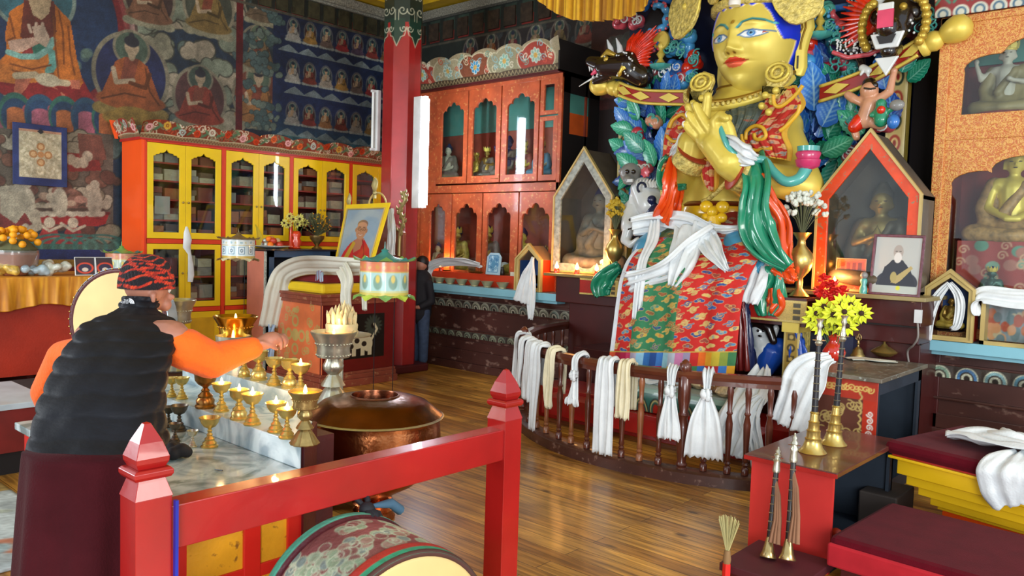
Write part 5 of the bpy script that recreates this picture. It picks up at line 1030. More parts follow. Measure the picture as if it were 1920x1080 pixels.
o=bl('dragon_body',[(Q(1565,85,7.2),Q(1600,95,7.15),.05,.10),(Q(1600,95,7.15),Q(1632,88,7.2),.10,.08),(Q(1632,88,7.2),Q(1660,60,7.25),.08,.10),(Q(1612,105,7.15),Q(1618,130,7.1),.05,.035)],SPOT,.013,4)
b=B();r=random.Random(2)
for k in range(90):px=r.uniform(1568,1645);py=90+r.uniform(-16,14);b.ball(Q(px,py,7.045+.0*px),.010,6,4)
b.build('pearl_spots',WHT,o,smooth=60);B().tube([Q(1562,98,7.05),Q(1590,108,7.03),Q(1630,102,7.03),Q(1660,88,7.08)],.02,8).build('belly_edge',PINK,o,smooth=60)
o=bl('dragon_claw',[(Q(1618,128,7.0),Q(1628,132,6.98),.035,.03),(Q(1620,130,6.98),Q(1614,140,6.96),.02,.012),(Q(1626,130,6.98),Q(1628,142,6.96),.02,.012)],WHT,.008,2)
# little lamps on lotus stands
for px,py in ((1238,128),(1536,70)):
    c_=Q(px,py,7.15);s_=1.0;b=B().lathe([(.02,-.02),(.10,0),(.12,.03),(.03,.05)],c_,18,flute=(9,.08));o=b.build('lotus_stand',TURQ,TB,smooth=50);B().lathe([(.05,.05),(.02,.1),(.045,.14),(.02,.18),(.045,.22),(.02,.27),(.005,.33)],c_,14).build('gilt_stand',GOLD,o,smooth=60)
    if px<1300:B().lathe([(.09,0),(.10,.02),(.09,.04)],c_+Vector((0,.02,.28)),20,(0,-1,0)).build('gilt_disc',GOLD,o,smooth=60)
# white elephant and lions, left; child figure and green figure, right
EL=Q(1183,425,7.0)
def W_(px,py,y=7.0):return Q(px,py,y)
o=bl('elephant_carving',[(W_(1190,395),W_(1182,425,6.85),.13,.10),(W_(1182,425,6.82),W_(1172,450,6.78),.07,.05),(W_(1172,450,6.78),W_(1182,460,6.75),.05,.035),(W_(1182,460,6.75),W_(1196,448,6.75),.035,.025),(W_(1205,400,7.0),.09),(W_(1215,400,7.05),W_(1240,430,7.1),.16,.16)],WHT,.014,4)
B().ball(W_(1181,412,6.72),.014,8,6).ball(W_(1190,412,6.72),.012,8,6).build('eye',SPOT,o,smooth=60);B().tube([W_(1178,430,6.74),W_(1184,428,6.73),W_(1192,426,6.74)],.008,6).build('mouth_line',SPOT,o,smooth=60)
o=bl('lion_carving',[(W_(1205,355,7.0),W_(1220,385,6.95),.13,.15),(W_(1220,360,7.0),W_(1245,385,7.0),.11,.10),(W_(1190,370,6.95),W_(1185,395,6.95),.06,.05),(W_(1232,395,6.9),W_(1250,400,6.9),.06,.05)],WHT,.014,4)
b=B();
for k in range(7):b.tube([W_(1196+k*6,352,6.88),W_(1194+k*6,342,6.88),W_(1197+k*6,335,6.9)],[.022,.02,.004],6)
b.build('mane_tufts',WHT,o,smooth=60);B().tube([W_(1205,352,6.84)+Vector((.05*math.cos(t*.6),-.02,.05*math.sin(t*.6))) for t in range(8)],.012,6).build('mane_curl',mat('navy_line','1a2440'),o,smooth=60)
o=bl('lion_head_carving',[(W_(1182,325,6.95),.11),(W_(1180,335,6.9),W_(1176,338,6.82),.07,.05),(W_(1196,320,6.98),.04),(W_(1166,322,6.98),.04)],mat('grey_glaze','8a8a88',rough=.35,var=.2,coat=.4),.012,3)
for px in (1176,1188):B().ball(W_(px,322,6.84),.025,8,6).build('eye',SPOT,o,smooth=60)
B().box(-.05,.05,-.02,0,-.015,.015).build('teeth',WHT,o).location=W_(1180,339,6.80)
o=bl('dark_lion_carving',[(W_(1230,400,6.9),W_(1225,430,6.9),.10,.12),(W_(1222,375,6.85),.05)],mat('navy_glaze','14204c'),.014,3)
B().ball(W_(1206,418,6.8),(.05,.03,.06),10,8).build('rosette',PINK,TB,smooth=60);B().lathe([(.02,0),(.055,.01),(.05,.03),(.01,.04)],W_(1212,323,6.9),14,(0,-1,0),flute=(7,.12)).build('rosette',PINK,TB,smooth=60)
F_=lambda px,py,y=6.95:Q(px,py,y)
o=bl('child_figure',[(F_(1630,170),.075),(F_(1630,178),F_(1631,190),.04,.04),(F_(1632,195),F_(1622,225),.07,.075),(F_(1642,190),F_(1668,172),.04,.035),(F_(1668,172),F_(1676,135,6.9),.035,.025),(F_(1676,133,6.9),.03),(F_(1622,195),F_(1600,185),.035,.035),(F_(1600,185),F_(1590,178),.04,.035),(F_(1620,225),F_(1600,235),.05,.045),(F_(1600,235),F_(1606,258),.04,.03),(F_(1626,226),F_(1650,235),.05,.04)],FLESH,.009,3)
bl('cap',[(F_(1630,158,6.97),.06),(F_(1622,162,6.93),F_(1640,160,6.93),.03,.03)],SPOT,.01,2,o);bl('shorts',[(F_(1612,228,6.94),F_(1602,238,6.92),.07,.055)],REDG,.01,2,o)
B().tube([F_(1620,165,6.87),F_(1632,167,6.86),F_(1642,165,6.88)],.008,6).build('face_band',mat('dark_slit','2a1c0c'),o,smooth=60)
o=bl('green_figure',[(F_(1652,195,6.88),.045),(F_(1652,205,6.88),F_(1652,225,6.88),.05,.06),(F_(1662,210,6.88),F_(1680,200,6.86),.025,.02),(F_(1642,210,6.88),F_(1634,216,6.86),.025,.02)],GRN,.009,3);bl('red_collar',[(F_(1652,206,6.83),.035)],REDG,.009,1,o)
B().ball(F_(1682,197,6.85),(.06,.04,.045),12,8).build('conch',mat('grey_glaze'),TB,smooth=60);B().ball(F_(1675,228,6.85),(.05,.04,.06),12,8).build('blue_jewel',BLU,TB,smooth=60)
# lower figures right of the knees: seated white lioness on blue
# ================================================================== statue pedestal, ledges, rail
PED=thing('statue_pedestal','dark red boarded pedestal with gilt and painted ledge ends carrying the great statue','pedestal',(0,0,0))
MB_=mat('dark_red_boards','43100f',rough=.4,var=.2,sc=3,coat=.2)
b=B();zl=1.34
b.box(-5.62,-4.5,6.95,7.9,1.02,zl-.03).box(-5.5,-4.5,7.05,7.9,.10,1.02).box(-5.6,-1.75,7.2,7.9,.0,1.0).box(-5.0,-2.2,6.5,7.2,0,.62)
b.build('core',MB_,PED,bevel=.008)
B().box(-5.70,-4.66,6.82,7.9,zl-.03,zl).build('ledge',mat('gilt_edge_wood','8a6f3c',rough=.4),PED,bevel=.004)
B().box(-2.95,-1.72,6.55,7.9,zl-.02,zl+.012).build('ledge',mat('pale_edge_wood','9a8a5c',rough=.4),PED,bevel=.004)
b=B();b.box(-2.9,-1.76,6.62,7.9,1.12,zl-.02).box(-2.85,-1.78,6.66,7.9,.98,1.12).box(-2.5,-1.78,6.72,7.9,.0,.98)
b.build('boarding',MB_,PED,bevel=.006)
b=B()
for z in (1.12,.98,.83,.68):b.box(-2.5,-1.77,6.60,6.62,z-.006,z+.006) if z>1 else b.box(-2.5,-1.775,6.71,6.73,z-.006,z+.006)
b.build('board_joints',BLACKW,PED)
def endblock(x0,x1,z0,z1,y):
    cv=Cv(x0,x1,z0,z1,.005,'a82018');w=x1-x0;h=z1-z0;cv.rect(x1-w*.28,x1,z0,z1,'c8a850');cv.poly([(x1-w*.62,(z0+z1)/2),(x1-w*.28,z1),(x1-w*.28,z0)],'c8a850')
    for k in range(3):cv.rect(x1-w*.18,x1-w*.08,z0+h*(.12+.28*k),z0+h*(.32+.28*k),'4a4020')
    cv.ell(x1-w*.38,(z0+z1)/2,h*.12,h*.12,'2a2418');cv.ell(x1-w*.38,(z0+z1)/2,h*.07,h*.07,'a8882c')
    cv.rect(x0,x1,z1-h*.1,z1,'d0b868');cv.rect(x0,x1,z0,z0+h*.1,'d0b868');cv.grain(.08)
    sheet('gilt_end_block',cv,lambda U,V:(U,y+0*U,V),PAINTG,PED,.012)
a_,b__=Q(1088,520,6.8),Q(1130,535,6.8);endblock(a_.x,b__.x+.2,zl-.20,zl-.03,6.80)
b=B().box(a_.x,b__.x+.25,6.81,6.98,zl-.20,zl-.03).box(-3.35,-2.72,6.27,6.98,zl-.23,zl-.06);b.build('end_block_core',MARG,PED)
c1,c2=Q(1380,560,6.25),Q(1513,572,6.25);endblock(c1.x,c2.x,zl-.24,zl-.06,6.25)
B().box(c1.x-.1,c2.x,6.24,6.98,zl-.06,zl-.04).box(c1.x-.4,c2.x-.02,6.28,6.98,1.07,zl-.24).build('middle_ledge',MB_,PED)
B().box(c2.x-.2,c2.x-.06,6.26,6.5,1.02,1.10).build('gilt_moulding',GOLD,PED)
# carved niche right of the knees
nl,nr=Q(1395,650,6.5).x,Q(1476,650,6.5).x
B().box(nl-.3,nr+.5,6.6,6.7,.1,1.0).build('niche_back',mat('navy_ground','101a38',rough=.4,var=.3),PED)
cv=Cv(0,.13,.45,1.03,.006,'b8963c')
for k in range(6):z=.52+k*.09;cv.rect(.035,.095,z-.028,z+.028,'5a4818') if k % 2 else cv.ell(.065,z,.035,.035,'4a3c18');cv.ell(.065,z,.018,.018,'d8b860')
cv.rect(0,.015,0,2,'e0c878');cv.rect(.115,.13,0,2,'e0c878');pc=Q(1478,650,6.4).x
sheet('gilt_pilaster',cv,lambda U,V:(pc-.03+U,6.38+0*U,V),PAINTG,PED,.02);B().box(pc-.03,pc+.1,6.4,6.6,.45,1.03).build('pilaster_core',FIL,PED)
ribbon('blue_wing',[Q(1492,612,6.4),Q(1496,650,6.4),Q(1502,700,6.4)],[.02,.12,.20],X_,mat('cobalt_glaze','1c50b4',rough=.3,coat=.4),PED,2,.02,seed=2,thick=.03)
G_=lambda px,py,y=6.45:Q(px,py,y)
o=bl('lioness_carving',[(G_(1425,622),.085),(G_(1425,632),G_(1432,655),.06,.085),(G_(1432,655),G_(1420,672),.09,.07),(G_(1445,640),G_(1455,615),.035,.03),(G_(1412,645),G_(1400,640),.035,.03),(G_(1415,672),G_(1405,660,6.38),.05,.045),(G_(1405,662,6.38),G_(1406,690,6.38),.04,.03),(G_(1425,675),G_(1428,694,6.4),.04,.03)],WHT,.010,3,PED)
bl('hair',[(G_(1416,609,6.43),G_(1438,612,6.42),.05,.055),(G_(1441,615,6.41),G_(1450,640,6.41),.045,.035),(G_(1411,612,6.43),G_(1408,628,6.43),.03,.02)],SPOT,.01,3,o)
B().ball(G_(1421,620,6.36),.012,6,5).ball(G_(1431,620,6.36),.012,6,5).ball(G_(1425,630,6.36),(.02,.01,.01),6,5).build('face_paint',SPOT,o,smooth=60)
bl('blue_haunch',[(G_(1445,665,6.48),G_(1435,688,6.44),.13,.09),(G_(1460,650,6.5),.08)],mat('cobalt_glaze'),.012,3,o)
bl('carved_mass',[(G_(1400,610,6.55),.07),(G_(1395,640,6.55),.07),(G_(1408,620,6.58),.06),(G_(1402,690,6.5),.04)],mat('slate_glaze','4a5870',rough=.35,var=.35,sc=16,coat=.4),.014,3,PED)
# ---- low offering table inside the rail
OT=thing('offering_table','low red lacquered offering table with a lotus petal edge inside the statue rail','table',(0,0,0))
oz=.5;o0,o1=Q(1085,740,5.9).x,Q(1440,760,5.9).x
B().box(-4.15,-2.85,5.75,6.2,oz-.02,oz).build('tabletop',mat('pale_grey_top','9aa8a0',rough=.5),OT)
cv=Cv(-4.15,-2.85,oz-.22,oz-.02,.006,'2f6a60');cv.rect(-5,0,oz-.06,oz,'8fb0a4');x=-4.1
while x<-2.85:cv.ell(x,oz-.22,.07,.13,'1c2a2a');cv.ell(x,oz-.22,.06,.115,'c8b878');cv.ell(x,oz-.22,.05,.10,'2a5a50');cv.ell(x,oz-.22,.033,.08,'b02a20');x+=.145
sheet('petal_frieze',cv,lambda U,V:(U,5.75-.02*np.sin((V-oz+.22)/.2*PI),V),PAINTG,OT,.01)
B().box(-4.7,-2.6,5.66,6.2,.10,.27).box(-4.15,-2.85,5.78,6.2,.27,oz-.02).box(-5.0,-2.4,5.9,6.4,0,.3).build('base',mat('lacquer_red','9c1a14',rough=.3,var=.15,coat=.4),OT,bevel=.006)
rr=random.Random(12)
for k in range(12):
    px=1100+k*20+rr.uniform(-5,5);p=Q(px,735,5.95);b=B();c_=Vector((-4.08+.103*k,5.9+rr.uniform(-.08,.12),oz+.045))
    R=[(0.001,-.045),(.05,-.04),(.075,-.01),(.06,.03),(.02,.045)];b.lathe(R,c_,12,flute=(5,.1));tag(b.build('offering_packet',[mat('wrapped_sweet','a8794a',rough=.3,var=.4,sc=40,coat=.5),mat('wrapped_brown','7a5238',rough=.35,var=.4,sc=40,coat=.4),mat('wrapped_cream','c8b088',rough=.35,var=.3,sc=40,coat=.4)][k % 3],smooth=50),['shiny tan','dark brown','cream'][k % 3]+' packet of sweets, '+['at the left end','second from left','third from left','fourth from left','fifth from left','left of the middle','right of the middle','fifth from right','fourth from right','third from right','second from right','at the right end'][k]+', on the low offering table','packet','sweet packets on the low offering table')
scarf('white silk scarf heaped on the low offering table, behind the middle of the railing',[([Q(1190,700,5.9),Q(1215,725,5.85),Q(1250,720,5.85),Q(1285,715,5.9)],[.1,.14,.14,.08],(0,-.4,1),.03)])
scarf('crumpled white scarf fallen behind the right end of the railing, reaching the floor',[([Q(1430,690,5.95),Q(1410,730,5.7),Q(1385,770,5.5),Q(1370,820,5.45),Q(1362,850,5.4)],[.12,.28,.26,.30,.25],(1,.2,.1),.04),([Q(1428,745,5.6),Q(1400,780,5.5),Q(1415,830,5.5),Q(1420,870,5.45)],[.08,.2,.12,.1],(1,.2,.1),.03)])
# ---- curved balustrade round the statue
cx_,cy_,ea,eb=-3.45,7.3,2.1,2.33
RW=mat('rail_wood','5a2a1c',rough=.28,var=.25,sc=5,coat=.4);RW2=mat('rail_wood_light','8a5230',rough=.35,var=.25,sc=6,coat=.3)
def ellp(a,r=0):return Vector((cx_+(ea+r)*math.cos(a),cy_-(eb+r)*math.sin(a),0))
RL=thing('balustrade','curved dark wooden balustrade with turned balusters in front of the great statue','balustrade',(0,0,0))
A0,A1=PI*1.0,PI*.315;n_=90;AA=[A0+(A1-A0)*k/n_ for k in range(n_+1)]
def sweep_rect(zs,half,nm,m):
    b=B();R=[]
    for a in AA:R.append([ellp(a,q[0])+Vector((0,0,q[1])) for q in zs])
    b.loft(R);return b.build(nm,m,RL,smooth=40)
sweep_rect([(-.04,.75),(.04,.75),(.045,.775),(.03,.80),(-.03,.80),(-.045,.775)],0,'handrail',RW);sweep_rect([(-.025,.715),(.025,.715),(.025,.75),(-.025,.75)],0,'rail_strip',RW)
sweep_rect([(-.06,0),(.07,0),(.07,.075),(.05,.09),(-.06,.09)],0,'plinth',mat('plinth_wood','4a2a22',rough=.4,var=.25,coat=.2,wear='7a5c50'))
PR=[(.016,0),(.026,.005),(.026,.05),(.014,.06),(.024,.075),(.014,.09),(.022,.10),(.017,.14),(.024,.30),(.026,.36),(.015,.42),(.024,.435),(.015,.45),(.02,.55),(.024,.585),(.018,.625)]
NW=[(.04,0),(.046,.01),(.046,.08),(.03,.10),(.042,.12),(.03,.14),(.036,.18),(.048,.32),(.046,.40),(.03,.46),(.042,.48),(.03,.5),(.046,.60),(.046,.76),(.03,.78),(.045,.81),(.04,.85),(.01,.88)]
def inv_px(px):# angle whose handrail point falls in a given direction
    best=min((abs((lambda P:(960+FPX*((P-Vector((0,0,EYE))).dot(CR))/((P-Vector((0,0,EYE))).dot(CF))))(ellp(a)+Vector((0,0,.7)))-px),a) for a in [PI*.3+PI*.68*k/1500 for k in range(1500)]);return best[1]
def front(px):
    L_=[PI*.28+PI*.52*k/1500 for k in range(1501)];f_=lambda a:(lambda P:960+FPX*P.dot(CR)/P.dot(CF))(ellp(a)+Vector((0,0,.7-EYE)))
    return min(L_,key=lambda a:abs(f_(a)-px))
bp=[996,1010,1028,1052,1075,1105,1135,1170,1204,1240,1325,1370,1404,1446,1490]
proto={}
for i,px in enumerate(bp):
    a=front(px);m_=RW2 if i in (1,2,4,6,8) else RW;p=ellp(a)+Vector((0,0,.09))
    if m_ not in proto:o=B().lathe(PR,(0,0,0),14).build('baluster',m_,RL,smooth=50);proto[m_]=o
    else:o=proto[m_].copy();COL.objects.link(o);o.parent=RL
    o.location=p
for k in range(8):
    a=PI*(.985-.028*k);o=proto[RW].copy();COL.objects.link(o);o.parent=RL;o.location=ellp(a)+Vector((0,0,.09))
for px in (1284,):B().lathe(NW,ellp(front(px)),16).build('newel_post',RW,RL,smooth=50)
B().lathe(NW,ellp(PI*.999),16).build('newel_post',RW,RL,smooth=50);B().lathe(NW,ellp(front(972)),16).build('newel_post',RW,RL,smooth=50)
# ---- white scarves tied to the rail
def railscarf(px,w,z1,lab,m=WHITE,knot=False,w1=None,seed=0,back=None,amp=.018):
    a=front(px);P0=ellp(a);T=Vector((-ea*math.sin(a),-eb*math.cos(a),0)).normalized();O=Vector((eb*math.cos(a),-ea*math.sin(a),0)).normalized();z=lambda h,r=0:P0+O*r+Vector((0,0,h))
    t=thing('silk_scarf',lab,'scarf',(0,0,0),0,'scarves tied along the balustrade');w1=w1 or w
    if knot:P_=[z(.70,-.06),z(.80,-.05),z(.825,0),z(.79,.06),z(.70,.065),z(.66,.06),z(.5,.075),z((.5+z1)/2,.08),z(z1,.08)];ww=[w*.6,w*.6,w*.55,w*.5,w*.35,w*.35,w1*.7,w1*.9,w1]
    else:P_=[z(.45,-.06),z(.76,-.06),z(.82,-.03),z(.825,.02),z(.79,.065),z(.6,.075),z((.5+z1)/2,.08),z(z1,.08)];ww=[w*.7,w*.8,w*.85,w*.9,w*.85,w,w1,w1]
    ribbon('scarf_cloth',P_,ww,T,m,t,3,amp,60,26,seed=seed,frayed=.03)
    if knot:ribbon('knot',[z(.69,.075),z(.655,.085),z(.62,.075)],[w*.3,w*.45,w*.3],T,m,t,2,.012,12,12,thick=.03)
    return t
railscarf(978,.14,.28,'white silk scarf looped over the far left end of the balustrade',seed=1,w1=.10)
railscarf(990,.20,.42,'wide white silk scarf in the thick bunch on the balustrade, above the red post',seed=2)
railscarf(1004,.24,.34,'creased white silk scarf in the middle of the left bunch on the balustrade',seed=3)
railscarf(1018,.20,.12,'longest white silk scarf of the left bunch, reaching almost to the plinth',seed=4,w1=.13)
railscarf(1044,.12,.36,'narrow cream silk scarf knotted on the balustrade right of the white bunch',CREAM,seed=5,w1=.09)
railscarf(1090,.14,.44,'short white silk scarf tied in a loose bow on the balustrade',knot=True,seed=6,w1=.16)
railscarf(1145,.17,.12,'long straight white silk scarf hanging low near the middle of the balustrade',seed=7,w1=.18)
railscarf(1178,.12,.42,'cream embroidered silk scarf hanging beside the long white one',CREAM,seed=8)
railscarf(1263,.14,.32,'white silk scarf knotted left of the middle newel post, its end fringed',knot=True,seed=9,w1=.17)
railscarf(1327,.14,.22,'wide white silk scarf knotted and flaring low, right of the middle newel post',knot=True,seed=10,w1=.27)
# ================================================================== gabled glass shrine boxes left and right of the statue
def gable(name,lab,x0,x1,zb,ze,za,y0,y1,mo,mi,edge,fw,skew=0,glass=True,back=None,roofm=None,open_=False,side=None):
    """house shaped box: front outline at y0, body back to y1"""
    t=thing(name,lab,'shrine box',(0,0,0));xc=(x0+x1)/2
    out=[(x0,zb),(x1,zb),(x1,ze),(xc,za),(x0,ze)];sl=(za-ze)/((x1-x0)/2);f2=fw*math.sqrt(1+sl*sl)
    inn=[(x0+fw,zb+fw*1.2),(x1-fw,zb+fw*1.2),(x1-fw,ze+fw*sl-f2),(xc,za-f2),(x0+fw,ze+fw*sl-f2)]
    O,I=between(out,inn);fr=B().ringprism(O,I,(0,y0,0),(1,0,0),(0,0,1),(0,.03,0)).build('front_frame',mi,t,bevel=.004)
    e=.018;o2=[(x0-e,zb),(x1+e,zb),(x1+e,ze+e*.3),(xc,za+e*1.8),(x0-e,ze+e*.3)];i2=[(x0,zb+e),(x1,zb+e),(x1,ze),(xc,za),(x0,ze)];O2,I2=between(o2,i2)
    B().ringprism(O2,I2,(0,y0-.012,0),(1,0,0),(0,0,1),(0,.04,0)).build('edge_moulding',edge,t)
    b=B();th=.02
    b.box(x0,x0+th,y0+.03,y1,zb,ze).box(x1-th,x1,y0+.03,y1,zb,ze).box(x0,x1,y0+.03,y1,zb,zb+th).box(x0,x1,y1-th,y1,zb,ze);b.prism([(x0,ze),(x1,ze),(xc,za)],(0,y1,0),(1,0,0),(0,0,1),(0,-th,0));b.build('case',mo,t)
    b=B();b.prism([(x0,ze),(xc,za),(xc,za-th*1.5),(x0,ze-th*1.5)],(0,y0+.03,0),(1,0,0),(0,0,1),(0,y1-y0-.03,0));b.prism([(x1,ze),(xc,za),(xc,za-th*1.5),(x1,ze-th*1.5)],(0,y0+.03,0),(1,0,0),(0,0,1),(0,y1-y0-.03,0));b.build('roof',roofm or mo,t)
    if side:B().box(x1,x1+.004,y0+.03,y1,zb,ze).build('side_paint',side,t)
    if glass:B().prism(inn,(0,y0+.014,0),(1,0,0),(0,0,1),(0,.004,0)).build('pane',GLASS,fr)
    return t
GREYW=mat('grey_brown_box','5a5248',rough=.5,var=.2);SHRF=mat('silvery_painted_frame','9aa098',rough=.4,var=.4,sc=20,wear='5a7a8a');EDG=mat('pale_gold_edge','c0a868',rough=.4)
gable('shrine_box','tall gabled glass shrine box with a silvery frame, left of the great statue',-5.84,-5.05,zl+.005,2.20,2.72,7.15,7.65,GREYW,SHRF,EDG,.085,back=None)
p=Vector((-5.38,7.42,zl+.04));deity('seated_statue','dim grey seated statue behind the glass of the gabled box left of the great statue',p,.95,.1,mat('dusky_statue','6a655c',rough=.5),GREYR,DKBLUEH,praying=True)
gable('shrine_box','tall gabled shrine box with an orange flower painted frame right of the great statue',-2.62,-1.84,zl+.02,2.14,2.64,6.68,7.1,GREYW,mat('orange_shrine_frame','d8481c',rough=.4,var=.15,sc=9,wear='8a7a5c'),EDG,.082)
deity('seated_statue','dark bronze robed teacher statue inside the orange framed gabled box',(-2.18,6.9,zl+.05),.86,0.15,mat('bronze_skin','8f7a44',rough=.4,metal=.5),mat('bronze_robe','5a5040',rough=.5,metal=.3,var=.3),mat('bronze_hood','4a4236',rough=.5),praying=True)
# small houses
gable('shrine_house','small gabled wooden house with a blue inside and orange side on the left shelf',-6.27,-5.90,1.105,1.47,1.63,7.0,7.29,mat('blue_box_paint','2a4c84',rough=.5),EDG,EDG,.035,glass=False,roofm=mat('tan_roof','9a7a58',rough=.5),side=mat('orange_side','d83c14',rough=.45))
scarf('white silk scarf hanging from the small blue and orange wooden house',[([Vector((-5.98,6.97,1.50)),Vector((-6.03,6.955,1.35)),Vector((-6.08,6.95,1.2)),Vector((-6.12,6.94,.98))],[.03,.12,.2,.28],X_,.018),([Vector((-5.98,6.96,1.48)),Vector((-5.97,6.95,1.2)),Vector((-5.96,6.935,.95)),Vector((-5.96,6.93,.80))],[.03,.10,.12,.07],X_,.012)])
gable('shrine_house','small gabled wooden house with a red side, little statue inside, on the right shelf',-1.83,-1.50,1.005,1.41,1.54,6.98,7.19,mat('blue_box_paint'),EDG,EDG,.03,glass=False,roofm=mat('tan_roof'),side=mat('red_side','b8281a',rough=.45))
deity('seated_statue','little gilded seated statue inside the small red sided wooden house',(-1.67,7.10,1.10),.26,0,DKGOLD,ROBEY,None,vox=.007,lotus=SPOT)
scarf('white silk scarf parted like curtains in the mouth of the small red sided house',[([Vector((-1.665,6.965,1.46)),Vector((-1.74,6.955,1.35)),Vector((-1.79,6.95,1.2)),Vector((-1.83,6.94,1.02))],[.04,.07,.09,.14],X_,.012),([Vector((-1.665,6.965,1.46)),Vector((-1.60,6.955,1.38)),Vector((-1.575,6.95,1.28)),Vector((-1.585,6.94,1.14)),Vector((-1.62,6.94,1.11))],[.04,.06,.07,.06,.03],X_,.01)])
# ================================================================== right hand gilded cabinet
CARV=bpy.data.materials.new('carved_gold_on_red');CARV.use_nodes=True;nt=CARV.node_tree;N=nt.nodes;L=nt.links;bs=N['Principled BSDF']
tc=N.new('ShaderNodeTexCoord');vo=N.new('ShaderNodeTexNoise');vo.inputs['Scale'].default_value=30;vo.inputs['Detail'].default_value=2;vo.inputs['Distortion'].default_value=3;L.new(tc.outputs['Object'],vo.inputs['Vector'])
cr=N.new('ShaderNodeValToRGB');cr.color_ramp.elements[0].position=.46;cr.color_ramp.elements[0].color=(*lin('c4703c'),1);cr.color_ramp.elements[1].position=.54;cr.color_ramp.elements[1].color=(*lin('dca65a'),1);L.new(vo.outputs[0],cr.inputs[0]);L.new(cr.outputs[0],bs.inputs['Base Color']);bs.inputs['Roughness'].default_value=.4
bu=N.new('ShaderNodeBump');bu.inputs['Strength'].default_value=.6;bu.inputs['Distance'].default_value=.01;L.new(vo.outputs[0],bu.inputs['Height']);L.new(bu.outputs[0],bs.inputs['Normal'])
RC_=thing('display_cabinet','gilt carved red shrine cabinet with scalloped openings at the right edge','cabinet',(0,0,0))
x0,x1,yf2=-1.87,.35,7.2
b=B();b.box(x0,x0+.03,yf2,7.95,1.0,3.6).box(x0,x1,7.9,7.95,1.0,3.6).box(x0,x1,yf2,7.95,2.60,2.66).box(x0,x1,yf2,7.95,1.0,1.05);b.build('carcass',mat('cabinet_red_inside','8a2820',rough=.6,var=.3,sc=3,stretch=(3,1,.4)),RC_)
B().box(x0+.05,x1,7.8,7.82,3.3,3.5).build('inner_cloth',TEAL,RC_)
fx=[(-1.87,-1.06),(-1.06,-.2)]
for i,(a,c_) in enumerate([(x0+.03,.12)]):
    for (z0,z1,zi0,zi1) in ((2.63,3.55,2.80,3.44),(1.02,2.63,1.10,2.54)):
        O,I=between(rect(a,c_,z0,z1),lobed(a+.13 if z0>2 else a+.09,c_-.13,zi0,zi1,.10));B().ringprism(O,I,(0,yf2,0),(1,0,0),(0,0,1),(0,-.03,0)).build('carved_frame',CARV,RC_,bevel=.004)
        B().prism(lobed(a+.13 if z0>2 else a+.09,c_-.13,zi0,zi1,.10),(0,yf2-.01,0),(1,0,0),(0,0,1),(0,-.003,0)).build('pane',GLASS,RC_)
B().box(x0-.02,x0+.06,yf2-.05,yf2+.02,1.0,3.58).box(x0-.02,x1,yf2-.05,yf2,3.52,3.58).box(x0,x1,yf2-.045,yf2,2.60,2.66).build('carved_post',CARV,RC_,bevel=.006)
cbn=thing('crown_board','red and white scroll painted crown board on the gilt carved cabinet at right','cornice board')
cv=Cv(x0-.06,x1,3.58,3.86,.007,'8a2420');x=x0;
while x<x1:cv.ell(x,3.6,.06,.055,'c8c8b8');cv.ell(x,3.6,.04,.04,'4a6a80');cv.ell(x,3.6,.025,.025,'c8c8b8');cv.line([(x-.05,3.68),(x,3.74),(x+.05,3.68)],.02,'4a7a60');cv.line([(x-.05,3.71),(x,3.77),(x+.05,3.71)],.012,'c8c0a0');x+=.13
cv.rect(x0-.1,x1,3.78,3.86,'5a6a70');o=sheet('painted_face',cv,lambda U,V:(U,yf2-.08-.25*(V-3.58),V),PAINTG,cbn,.01);B().box(x0,x1,yf2-.07,7.9,3.58,3.62).build('cornice_strip',MAROON,cbn)
q=Q(1885,170,7.5);deity('seated_statue','white crowned seated statue in the upper opening of the gilt cabinet at right',(q.x,7.52,2.82),.60,.1,mat('pale_grey_skin','b8b0a0',rough=.45),mat('ochre_robe_small','8a7a50',rough=.5,var=.3),DKBLUEH,crown=True,raised=True,lotus=LOTUSR)
tag(B().lathe([(.25,-.05),(.27,-.025),(.25,0)],(q.x,7.53,2.75),28).build('cushion',mat('lime_yellow_cloth','c8cc3c',rough=.6),smooth=60),'flat yellow green cushion under the white statue in the gilt cabinet','cushion')
tag(head('mask_face',.145,'e0c040',GOLDP,None,(q.x,7.44,2.82+.60*.825),rz=.15,n=60,paint=big_face),'golden painted mask face of the white statue in the gilt cabinet','mask') if False else None
q=Q(1898,400,7.5);deity('seated_statue','large gold seated statue with blue hair in the lower opening of the gilt cabinet',(q.x,7.5,1.78),.80,.2,GOLD,mat('copper_gold_robe','a07a48',rough=.5,var=.4,sc=22),BLUEH,vox=.014)
cv=Cv(-1.7,-.6,1.35,1.8,.008,'9a3832');r=random.Random(3)
for k in range(26):cv.ell(r.uniform(-1.7,-.6),r.uniform(1.38,1.78),.05,.045,r.choice(['5a8a74','7a9a84','a86a5c']));
for k in range(26):cv.curl(r.uniform(-1.7,-.6),r.uniform(1.38,1.78),.04,.012,'c89a7a')
o=sheet('seat_cloth',cv,lambda U,V:(U,7.28+.01*np.sin(U*30),V),CLOTHP,None,.01);tag(o,'red flowered brocade hanging over the seat of the large gold statue','cloth');
tag(B().box(-1.70,-.5,7.30,7.88,1.05,1.77).build('statue_plinth',MB_),'dark red plinth under the large gold statue in the gilt cabinet','plinth')
q=Q(1860,525,7.25);deity('seated_statue','small dark teal statue standing before the brocade in the gilt cabinet',(q.x,7.24,1.30),.30,0,mat('dark_teal_bronze','3a5a50',rough=.4,metal=.5),mat('dark_teal_bronze'),DKBLUEH,crown=True,vox=.008)
